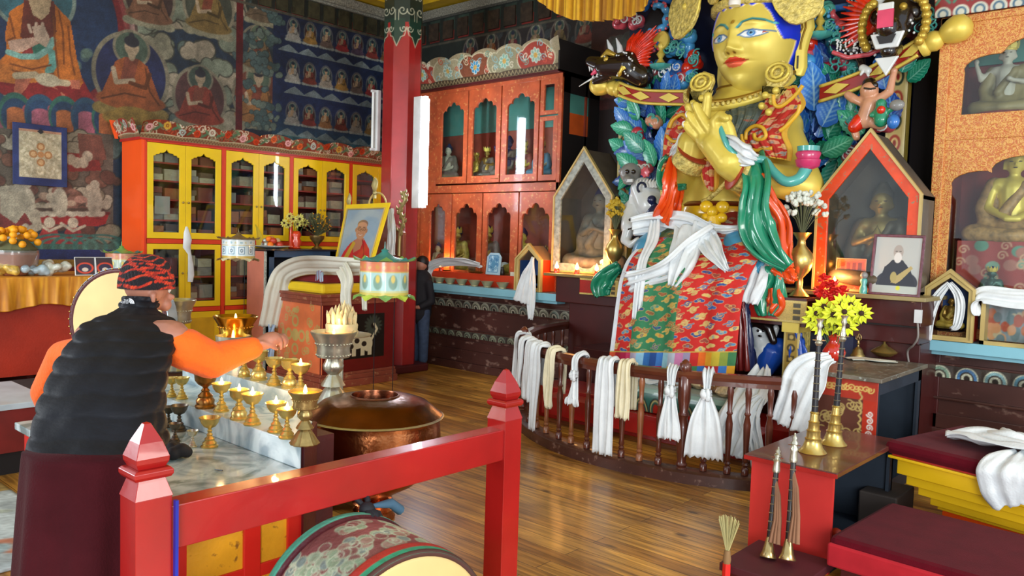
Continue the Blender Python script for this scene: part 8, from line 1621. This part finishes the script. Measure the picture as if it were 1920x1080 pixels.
def shelf_candle(px,y,z,lab,e=1.5,hh=.03):
    e*=2.6
    p=Q(px,500,y);t=thing('candle',lab,'candle',(p.x,y,z),0,'burning candles on the ledges');B().lathe([(.03,0),(.03,.04),(.026,.045),(.001,.04)],(0,0,0),14).build('cup',mat('glass_cup_red','c84020',rough=.2,coat=.5),t,smooth=60)
    B().lathe([(.001,.045),(.020,.06),(.022,.072),(.012,.10),(.001,.125)],(0,0,0),10).build('flame',FLAME,t,smooth=180);l=bpy.data.lights.new('flame_light','POINT');l.energy=e;l.color=(1,.45,.14);l.shadow_soft_size=.03;o=bpy.data.objects.new('flame_light',l);COL.objects.link(o);o.parent=t;o.location=(0,-.02,.13)
shelf_candle(827,7.2,SH+.152,'candle burning behind the bowls beside the red pillar',1.6)
for k,px in enumerate((1044,1082,1119)):shelf_candle(px,6.94,zl+.002,'candle burning before the silvery gabled box, '+['leftmost of the three','middle of the three','rightmost of the three'][k],1.7)
shelf_candle(1566,6.62,zl+.015,'candle burning between the red flowers and the small glowing picture',2.6)
tag(ribbon('silk_scarf',[Q(800,520,7.12)+Vector((0,0,.02)),Q(806,500,7.12),Q(835,490,7.15),Q(870,490,7.18),Q(900,497,7.18)],[.16,.14,.16,.14,.10],(0,-.6,.6),WHITE,None,3,.025,seed=3),'white silk scarf laid along the orange red board behind the bowls','scarf')
cv=Cv(-.12,.12,0,.27,.005,'a8c4d0');cv.rect(-.085,.085,.03,.24,'4a8ab0');cv.rect(-.075,.075,.04,.23,'b8d8e0')
for k in range(30):cv.curl(random.uniform(-.07,.07),random.uniform(.05,.22),.02,.006,'3a7aa8')
cv.ell(0,.13,.035,.05,'5a96b8');p=Q(922,505,7.15);o=sheet('blue_plaque',cv,lambda U,V:(p.x+U*(1-.4*(np.maximum(0,V-.22)/.05)),7.17+.12*V,SH+.152+V),PAINTG,None,.015);tag(o,'small pale blue printed plaque standing on the board behind the bowls','plaque')
p=Q(953,508,7.12);tag(B().box(p.x-.04,p.x+.05,7.2,7.22,SH+.152,SH+.20).build('folded_note',mat('cream_paper','d8d4c0',rough=.7)),'folded cream banknote on the board right of the blue plaque','paper')
tag(B().lathe([(.02,0),(.03,.02),(.025,.06),(.015,.08),(.02,.1)],(Q(938,505,7.18).x,7.22,SH+.152),12).build('small_jar',mat('dark_jar','2a2420',rough=.3),smooth=60),'tiny dark jar beside the blue plaque on the board','jar')
# brass vases with flowers on the statue ledges
def fvase(name,lab,p,h,m,fm,n,spread,fh,seed,leafm=None,fr=.03,vm=BRASS):
    t=thing(name,lab,'vase',p);B().lathe([(.10*h,0),(.16*h,.02*h),(.12*h,.06*h),(.05*h,.14*h),(.055*h,.24*h),(.05*h,.30*h),(.15*h,.42*h),(.20*h,.56*h),(.17*h,.68*h),(.07*h,.80*h),(.06*h,.88*h),(.12*h,.97*h),(.15*h,1.0*h),(.13*h,1.0*h),(.05*h,.9*h)],(0,0,0),26).build('vase',vm,t,smooth=60)
    g=random.Random(seed);L_=leafm or LFG;bt=B()
    for k in range(n):
        a,e=g.uniform(0,6.28),g.uniform(-.2,1.45);rr=g.uniform(.6,1);c=Vector((math.cos(a)*math.cos(e)*spread*rr,math.sin(a)*math.cos(e)*spread*.6*rr,h+fh*.5+fh*.5*math.sin(e)*rr));o=B()
        for q in range(5):o.ball(c+Vector((g.uniform(-1,1),g.uniform(-1,1),g.uniform(-1,1)))*fr*.45,fr*.6,6,4)
        o.build('flower',fm,t,smooth=60);bt.tube([Vector((0,0,h*.95)),c*.5+Vector((0,0,h*.55)),c],.003,5)
    bt.build('stems',L_,t);return t
p=Q(1140,488,6.75);fvase('flower_vase','brass vase of small yellow flowers on the ledge left of the great statue',(p.x,6.86,zl),Q(1145,430,6.86).z-zl,BRASS,mat('mustard_petal','c0a028',rough=.6,var=.2),70,.12,.32,3,fr=.024)
p=Q(1498,545,6.4);zv=zl-.04;fvase('flower_vase','brass vase of white rosebuds on the ledge right of the great statue',(p.x,6.40,zv),Q(1500,436,6.4).z-zv,BRASS,WHF,44,.20,.34,5,fr=.030)
# ================================================================== RIGHT SIDE: ledge items, tables, horns, seats
p=Q(1586,548,6.62);t=thing('framed_picture','small orange framed picture of an altar glowing in candlelight on the right ledge','picture',(p.x,6.70,zl+.012));w2,h2=.115,.27
cv=Cv(-w2,w2,0,h2,.005,'d8602c');cv.rect(-w2+.02,w2-.02,.02,h2-.02,'c04a1c')
for k in range(4):cv.rect(-.08+k*.045,-.055+k*.045,.16,.24,'7a2c10')
cv.rect(-.09,.09,.13,.145,'f0b060');cv.poly([(-.03,.05),(0,.15),(.03,.05)],'e8a040');cv.ell(-.05,.08,.02,.04,'f0b468');cv.ell(.055,.08,.02,.04,'f0b468');cv.rect(-.09,.09,.03,.05,'f0c890')
sheet('picture',cv,lambda U,V:(U,.06*V,V),PAINTG,t,.008);frame4([Vector((-w2,0,0)),Vector((w2,0,0)),Vector((w2,.016,h2)),Vector((-w2,.016,h2))],.006,.014,'frame',mat('peach_frame','f0a078',rough=.4),t)
A4=[Q(1634,546,6.62),Q(1720,556,6.58),Q(1731,447,6.66),Q(1645,444,6.70)];
for q in A4[:2]:q.z=zl+.03
t=thing('framed_photograph','grey photograph of a bearded elder holding a yellow object, before the orange gabled box','picture',(0,0,0));cv=Cv(0,.42,0,.52,.004,'b8bcb8')
cv.ell(.22,.10,.19,.12,'34343c');cv.poly([(.05,.06),(.10,.24),(.17,.31),(.26,.31),(.34,.22),(.40,.06)],'2c2c34');cv.ell(.215,.385,.045,.065,'a8a098');cv.ell(.215,.33,.035,.05,'d8d8d4');cv.line([(.19,.39),(.205,.39)],.006,'3a3430');cv.line([(.225,.39),(.24,.39)],.006,'3a3430')
cv.poly([(.17,.10),(.20,.15),(.34,.26),(.36,.24),(.26,.12),(.22,.09)],'b8a468');cv.ell(.19,.15,.03,.05,'b0a060');cv.rect(.02,.40,.0,.07,'b8c0b8');cv.ell(.24,.05,.02,.02,'d8d838')
quad('photograph',cv,A4,mat('glossy_print'),t);frame4(A4,.022,.014,'frame',mat('purple_grey_frame','6a3c48',rough=.25,var=.3,sc=30,coat=.5),t)
p=Q(1617,545,6.6);t=thing('figurine','tiny turquoise and grey figurine between the glowing picture and the grey photograph','figurine',(p.x,6.62,zl+.012));B().lathe([(.03,0),(.032,.04),(.02,.07),(.03,.10),(.022,.12)],(0,0,0),14).build('body',TURQ,t,smooth=60);B().ball((0,0,.145),.03,10,8).build('head',mat('grey_glaze'),t,smooth=60)
# transformer box and wire
tag(B().box(-1.79,-1.74,6.54,6.57,1.16,1.26).build('junction_box',mat('white_enamel')),'small white junction box on the dark boards below the right ledge','switch')
tag(B().tube([Vector(v) for v in spl([(-1.765,6.55,1.16),(-1.76,6.56,1.05),(-1.80,6.6,.98),(-1.86,6.68,.92),(-1.84,6.69,.80)],20)],.008,6).build('cable',mat('grey_cable','8a8480',rough=.5),smooth=180),'grey cable curling down the dark boards from the white junction box','cable')
# glass fronted box and bowl on the right shelf
t=thing('glass_case','small glass case with orange figures under a white cloth on the right shelf','glass case',(-1.28,7.02,1.0));B().box(-.16,.42,-.02,.0,0,.03).box(-.16,-.13,-.02,.15,0,.36).box(-.16,.42,-.02,.15,.34,.36).build('frame',EDG,t)
cv=Cv(-.13,.42,.03,.34,.006,'8a9098');r=random.Random(5)
for k in range(60):cv.ell(r.uniform(-.13,.42),r.uniform(.03,.25),.03,.04,r.choice(['c86a40','d89468','b85034','c8b090','6a7a80']))
sheet('back_picture',cv,lambda U,V:(U,.1+0*U,V),PAINTG,t);B().box(-.13,.42,-.012,-.008,.03,.34).build('pane',GLASS,t)
tag(ribbon('white_cloth',[Vector((-1.46,6.97,1.22)),Vector((-1.45,6.98,1.375)),Vector((-1.2,6.97,1.37)),Vector((-.86,6.97,1.37))],[.10,.14,.16,.16],(0,-.4,-1),WHITE,None,2,.012,seed=2),'white cloth draped over the top of the glass case at the right edge','cloth')
p=Q(1900,652,6.99);tag(B().lathe([(.06,0),(.10,.02),(.125,.06),(.13,.085),(.12,.083),(.09,.03),(.001,.02)],(-.98,7.06-.07,1.002),26).build('copper_bowl',mat('coppery_brass'),smooth=60),'shallow copper bowl in front of the glass case at the right edge','bowl')
# ---- tall side table with scroll painting
S2=thing('side_table','tall open sided table with a gold scroll painted front, right of the railing','table',(0,0,0));sx0,sx1,sy0,sy1,sz=-2.16,-1.70,5.52,6.50,.86
B().box(sx0-.03,sx1+.03,sy0-.04,sy1+.03,sz-.03,sz).build('top_board',mat('grey_brown_top','6a6254',rough=.4,var=.3,sc=8,coat=.2,wear='9aa098'),S2,bevel=.004)
cv=Cv(sx0,sx1,0,sz-.03,.005,'5a3228');cv.rect(sx0,sx1,sz-.16,sz-.03,'a83424');cv.rect(sx1-.09,sx1,0,sz-.16,'b0301c');r=random.Random(3)
for k in range(44):
    x,z=r.uniform(sx0+.02,sx1-.11),r.uniform(.05,sz-.2);cv.curl(x,z,.035,.009,'b0985c',1.2,r.random()*6,r.choice([1,-1]))
for k in range(9):cv.line([(sx1-.11+.01*math.sin(q),.3+k*.05+q*.01) for q in range(5)],.012,'b8a060')
for k in range(14):x=sx0+.03*k+.02;cv.curl(x,sz-.09,.025,.009,'d0b060',1.2,k,(-1)**k)
for k in range(9):cv.curl(sx1-.045,.25+k*.045,.022,.009,'d8d4cc',1.3,k*2,(-1)**k)
sheet('scroll_painted_front',cv,lambda U,V:(U,sy0+0*U,V),PAINTG,S2,.006)
b=B();b.box(sx0,sx1,sy0+.004,sy0+.03,0,sz-.03).box(sx0,sx0+.02,sy0,sy1,0,sz-.03).box(sx0,sx1,sy0,sy1,0,.1).box(sx1-.02,sx1,sy1-.08,sy1,0,sz-.03).box(sx1-.02,sx1,sy0+.03,sy1,sz-.12,sz-.03).box(sx0,sx1,sy1-.02,sy1,0,sz-.03);b.build('case',mat('blue_black_case','28323e',rough=.5,var=.2),S2)
t=thing('hand_bell','brass hand bell with an upright sceptre handle on the tall side table','bell',atz(1608,668,sz));B().lathe([(.055,0),(.056,.008),(.045,.02),(.036,.05),(.02,.07),(.01,.075),(.008,.09),(.014,.10),(.008,.11),(.008,.125)],(0,0,0),22).build('bell',BRASSD,t,smooth=60);b=B()
for k in range(4):a=k*PI/2;b.tube([(0,0,.12),(.022*math.cos(a),.022*math.sin(a),.14),(.018*math.cos(a),.018*math.sin(a),.165),(0,0,.18)],.004,6)
b.build('handle',BRASSD,t,smooth=60)
t=thing('lidded_dish','low brass lidded dish on the tall side table','dish',atz(1657,668,sz));B().lathe([(.05,0),(.09,.025),(.10,.035),(.09,.04)],(0,0,0),24).build('dish',BRASS,t,smooth=60);B().lathe([(.098,.038),(.085,.05),(.045,.075),(.03,.08),(.02,.095),(.012,.10),(.008,.12),(.001,.13)],(0,0,0),24).build('lid',BRASS,t,smooth=60)
o=ribbon('white_cloth',[atz(1590,672,sz+.012),atz(1620,672,sz+.012),atz(1650,676,sz+.012),atz(1680,678,sz+.01)],[.12,.14,.12,.08],(0,1,0),mat('greyed_lace','b8bcb0',rough=.8),None,2,.004,seed=3);tag(o,'greyish lace cloth lying on top of the tall side table','cloth')
t=thing('flower_vase','clear red glass vase of big yellow daisies on the tall side table','vase',atz(1563,676,sz));B().lathe([(.045,0),(.075,.03),(.085,.07),(.055,.12),(.035,.15),(.05,.18),(.02,.2)],(0,0,0),24).build('vase',mat('red_glass','e83a28',rough=.08,coat=.8,trans=.35),t,smooth=60)
L0=t.location;g=random.Random(2);D_=L0.dot(CF)
def off(px,py,dy=0):q=Q(px,py,L0.y+dy);return q-L0
blossoms(t,[off(1530,588,-.05),off(1524,598,-.06),off(1545,575,-.02),off(1562,590,-.10),off(1583,585,-.10),off(1588,612,-.08),off(1600,590,-.04),off(1615,588,-.03),off(1540,612,-.03),off(1578,570,0),off(1595,572,0),off(1572,610,-.02)],.088,mat('lemon_petal','dce42c',rough=.55,var=.1),DKC,11,seed=5)
t=thing('flower_vase','bunch of red flowers in a slim vase behind the yellow daisies','vase',atz(1556,672,sz)+Vector((.02,.14,0)));L0=t.location
B().lathe([(.03,0),(.04,.02),(.03,.08),(.02,.2),(.03,.26)],(0,0,0),16).build('vase',mat('red_glass'),t,smooth=60)
for c in (off(1546,525),off(1562,535),off(1538,545),off(1556,555),off(1570,552),off(1545,565),off(1566,568),off(1580,548,-.02)):
    b=B()
    for k in range(24):d=Vector((g.uniform(-1,1),g.uniform(-1,.5),g.uniform(-1,1))).normalized();s1,s2=basis(d);b.obox(c+d*.035,d*.02,s1*.014,s2*.004)
    b.build('flower',RDF,t);B().tube([c,c*.5+Vector((0,0,.08)),Vector((0,0,.2))],.004,5).build('stem',mat('green_stem'),t)
# ---- low red table with the long horns
S1=thing('side_table','low glossy red table with a brown top, carrying two long horns','table',(0,0,0));qx0,qx1,qy0,qy1,qz=-1.93,-1.48,4.17,5.16,.55
B().box(qx0-.03,qx1+.03,qy0-.03,qy1+.03,qz-.028,qz).build('top_board',mat('brown_red_top','5a2c26',rough=.3,var=.25,sc=5,coat=.3),S1,bevel=.004)
B().box(qx0-.032,qx1+.03,qy0-.034,qy0-.028,qz-.028,qz-.006).build('red_edge',RED,S1)
B().box(qx0,qx1,qy0,qy0+.025,0,qz-.028).build('front_panel',mat('coral_red_panel','c8302c',rough=.45,var=.12,sc=3),S1);b=B();b.box(qx0,qx0+.02,qy0+.02,qy1,0,qz-.03).box(qx0,qx1,qy1-.02,qy1,0,qz-.03).box(qx0,qx1,qy0+.02,qy1,0,.03).box(qx1-.02,qx1,qy1-.06,qy1,0,qz-.03);b.build('case',mat('blue_black_case'),S1)
tag(B().ball(atz(1568,1000,.12),(.035,.03,.03),12,8).build('red_ball',mat('orange_side'),smooth=60),'small red object on the floor of the open low table','ball')
def longhorn(bx_,by_,tx_,ty_,yb,lab):
    p0=atz(bx_,by_,qz);p1=Q(tx_,ty_,p0.y+.02);d=(p1-p0);L_=d.length;t=thing('long_horn',lab,'horn',p0,0,'long brass horns on the low red table');d.normalize()
    B().lathe([(.075,0),(.078,.004),(.07,.012),(.055,.03),(.045,.06),(.043,.075),(.046,.08),(.038,.085),(.036,.12),(.039,.125),(.031,.13),(.029,.17),(.032,.175),(.024,.18),(.022,.22),(.026,.225),(.019,.232)],(0,0,0),28,d).build('bell',BRASS,t,smooth=40)
    B().lathe([(.018,.225),(.015,L_*.55),(.012,L_*.82)],(0,0,0),16,d).build('tube',mat('black_horn_tube','1c1a20',rough=.35),t,smooth=60)
    for k in range(8):z=.26+k*(L_*.80-.26)/8;B().lathe([(.016,z),(.0195,z+.003),(.016,z+.006)],(0,0,0),16,d).build('ring',SILVER,t,smooth=60)
    B().lathe([(.013,L_*.80),(.022,L_*.82),(.013,L_*.84),(.018,L_*.86),(.012,L_*.88),(.010,L_*.93),(.018,L_*.95),(.012,L_*.97),(.022,L_*1.0),(.004,L_*1.0)],(0,0,0),16,d).build('mouthpiece',SILVER,t,smooth=60);B().lathe([(.034,L_*.838),(.036,L_*.842),(.012,L_*.845)],(0,0,0),20,d).build('lip_plate',SILVER,t,smooth=60)
longhorn(1523,848,1538,598,0,'long black and brass horn standing on the low red table, nearer of the pair');longhorn(1562,833,1584,592,0,'long black and brass horn standing on the low red table, farther of the pair')
scarf('white fringed shawl hung over the corner of the tall side table, behind the long horns',[([Q(1560,672,5.52),Q(1535,680,5.45),Q(1510,710,5.42),Q(1492,760,5.40),Q(1478,800,5.40)],[.10,.20,.30,.26,.26],(1,0,-.15),.02)])
# ---- short wind horns leaning on the table
lb=thing('low_stool','low maroon stool edge at the bottom, in front of the low red table','stool',(0,0,0));B().box(-1.80,-1.40,3.58,4.02,.10,.14).build('seat',mat('maroon_stool_top','4a1620',rough=.6),lb,bevel=.004);B().box(-1.77,-1.43,3.62,3.98,0,.10).build('base',MAROON,lb)
def shawm(tx_,ty_,bx_,by_,lab,k):
    p1=Q(tx_,ty_,3.98);p0=Q(bx_,by_,3.80);z0=.145;p0=Vector((p0.x,p0.y,max(z0,p0.z)));d=p1-p0;L_=d.length;d.normalize();t=thing('wind_horn',lab,'horn',p0,0,'short wind horns leaning on the low red table')
    B().lathe([(.040,0),(.042,.004),(.03,.03),(.02,.08),(.016,.10)],(0,0,0),22,d).build('bell',mat('pale_brass','c8b078',rough=.25,metal=.9),t,smooth=60);B().lathe([(.0155,.09),(.013,L_*.80)],(0,0,0),16,d).build('tube',mat('dark_horn_wood','201816',rough=.35),t,smooth=60)
    for q in range(7):z=.13+q*(L_*.78-.13)/7;B().lathe([(.015,z),(.0175,z+.003),(.015,z+.006)],(0,0,0),14,d).build('ring',SILVER,t,smooth=60)
    B().lathe([(.016,L_*.76),(.020,L_*.78),(.016,L_*.85),(.022,L_*.87),(.014,L_*.89),(.020,L_*.92),(.010,L_*.94),(.013,L_*.96),(.005,L_*.98),(.004,L_)],(0,0,0),16,d).build('head_joint',SILVER,t,smooth=60);B().lathe([(.03,L_*.90),(.032,L_*.903),(.01,L_*.906)],(0,0,0),18,d).build('lip_disc',SILVER,t,smooth=60)
    g=random.Random(k)
    for q in range(3):h=L_*.72;B().tube([d*h,d*(h*.8)+Vector((.02+.008*q,-.02,-.0)),d*(h*.55)+Vector((.03+.012*q,-.03,-.02)),d*(h*.22)+Vector((.02+.02*q,-.035,0))],[.004,.008,.010,.012],6).build('cloth_strap',mat('tan_gauze','8a6248',rough=.9,var=.2),t,smooth=60)
shawm(1460,838,1438,1078,'short silver ringed wind horn leaning on the low red table, left of the two',1);shawm(1491,812,1476,1050,'short silver ringed wind horn leaning on the low red table, right of the two',2)
t=thing('straw_whisk','straw whisk broom with a red wrapped handle standing upright on the wooden floor','broom',(Q(1362,1070,3.55).x,3.55,0));tp=Q(1366,965,3.55);g=random.Random(4);h=tp.z
for k in range(60):a=g.uniform(-1,1);y_=g.uniform(-.3,.3);B().tube([(0,0,h*.50),(a*.012,y_*.01,h*.6),(a*.055,y_*.03,h*(1-.05*a*a)-g.random()*.02)],[.003,.003,.0015],4).build('straw',mat('pale_straw','b8b078',rough=.7,var=.2),t,smooth=60)
B().lathe([(.016,0),(.016,h*.38),(.020,h*.45),(.014,h*.56)],(0,0,0),14).build('handle',mat('straw_handle','8a6a44',rough=.7,var=.3),t,smooth=60);B().lathe([(.018,h*.1),(.019,h*.3),(.018,h*.40)],(0,0,0),14,flute=(5,.1)).build('red_binding',RDF,t,smooth=60)
# ---- yellow stepped seat with cushion, and the low cushion
rz=-.24;ys=thing('stepped_seat','yellow stepped wooden seat with a maroon cushion at the right edge','seat',(-1.43,4.97,0),rz)
YS=mat('bright_yellow_wood','f2c018',rough=.4,var=.08,sc=3,coat=.2);W3,D3_=1.5,.85
for i,(z0,z1,ins,m_) in enumerate(((.485,.50,-.02,YS),(.395,.478,.02,YS),(.335,.385,.06,YS),(.280,.325,.11,YS),(.228,.270,.16,YS),(.205,.220,.19,YS),(.14,.200,.21,ORG))):
    B().box(ins,W3,ins*.9,D3_,z0,z1).build('front_board' if i else 'top_trim',m_,ys,bevel=.003)
B().box(.24,W3,.24,D3_,0,.485).build('core',MAROON,ys)
cl=thing('seat_cushion','thick maroon wool cushion lying on the yellow stepped seat','cushion',(-1.43,4.97,.502),rz);B().box(-.05,W3,-.02,D3_,0,.085).build('cushion',mat('maroon_wool','560a18',rough=.95,spec=.1,var=.12,sc=10,sheen=.3,bump=.15,bsc=160),cl,bevel=.035)
B().box(.0,W3,-.005,D3_,-.0,.012).build('red_piping',RED,cl)
lc=thing('floor_cushion','wide maroon floor cushion with a rosy front edge below the yellow seat','cushion',(-1.40,3.92,0),-.05);B().box(0,1.3,0,.80,.14,.30).build('cushion',_mats['maroon_wool'],lc,bevel=.03);B().box(.0,1.3,-.012,.02,.15,.265).build('rosy_edge',mat('rosy_wool','b0242e',rough=.9,spec=.15,var=.12,sc=8,sheen=.3),lc,bevel=.012);B().box(.05,1.25,.05,.75,0,.14).build('platform',MAROON,lc)
tag(B().box(-1.62,-1.40,5.0,5.35,0,.24).build('wooden_block',mat('grey_brown_block','3a322e',rough=.7),bevel=.01),'dark grey wooden block beside the yellow seat','block')
def heap(name,lab,P_,m=WHITE):return scarf(lab,P_,m,name)
c0=Vector((-1.43,4.97,0));ex=Vector((math.cos(rz),math.sin(rz),0));ey=Vector((-math.sin(rz),math.cos(rz),0));L=lambda a,b_,z:c0+ex*a+ey*b_+Vector((0,0,z))
heap('silk_scarf','white silk scarf heaped along the maroon cushion of the yellow seat',[([L(.16,.30,.625),L(.32,.34,.65),L(.50,.32,.66),L(.72,.28,.66),L(.95,.22,.65)],[.14,.30,.34,.30,.26],(ex*.2+ey).to_tuple(),.03),([L(.30,.50,.63),L(.42,.42,.67),L(.60,.40,.67)],[.14,.2,.16],(ex*.3+ey).to_tuple(),.03)])
heap('silk_scarf','white silk scarf end with brown print hanging over the front of the yellow seat',[([L(.62,.20,.64),L(.66,.04,.625),L(.68,-.05,.58),L(.70,-.06,.50),L(.73,-.055,.44)],[.16,.30,.36,.36,.32],ex.to_tuple(),.012)])
cv=Cv(0,.10,0,.03,.003,'dfe4e6')
for k in range(8):cv.curl(.01+.011*k,.015,.009,.004,'5a2a2c')
o=sheet('scarf_print',cv,lambda U,V:[L(.60,-.085,.545)[i]+ex[i]*U+(V-.6*U)*(0,0,1)[i] for i in range(3)],CLOTHP,bpy.data.objects.get('silk_scarf.'+str(0)) ) if False else None
tag(B().box(-.80,-.74,6.70,6.80,0,.93).build('red_post',REDL),'bright red post standing at the right edge under the pale blue shelf','post')
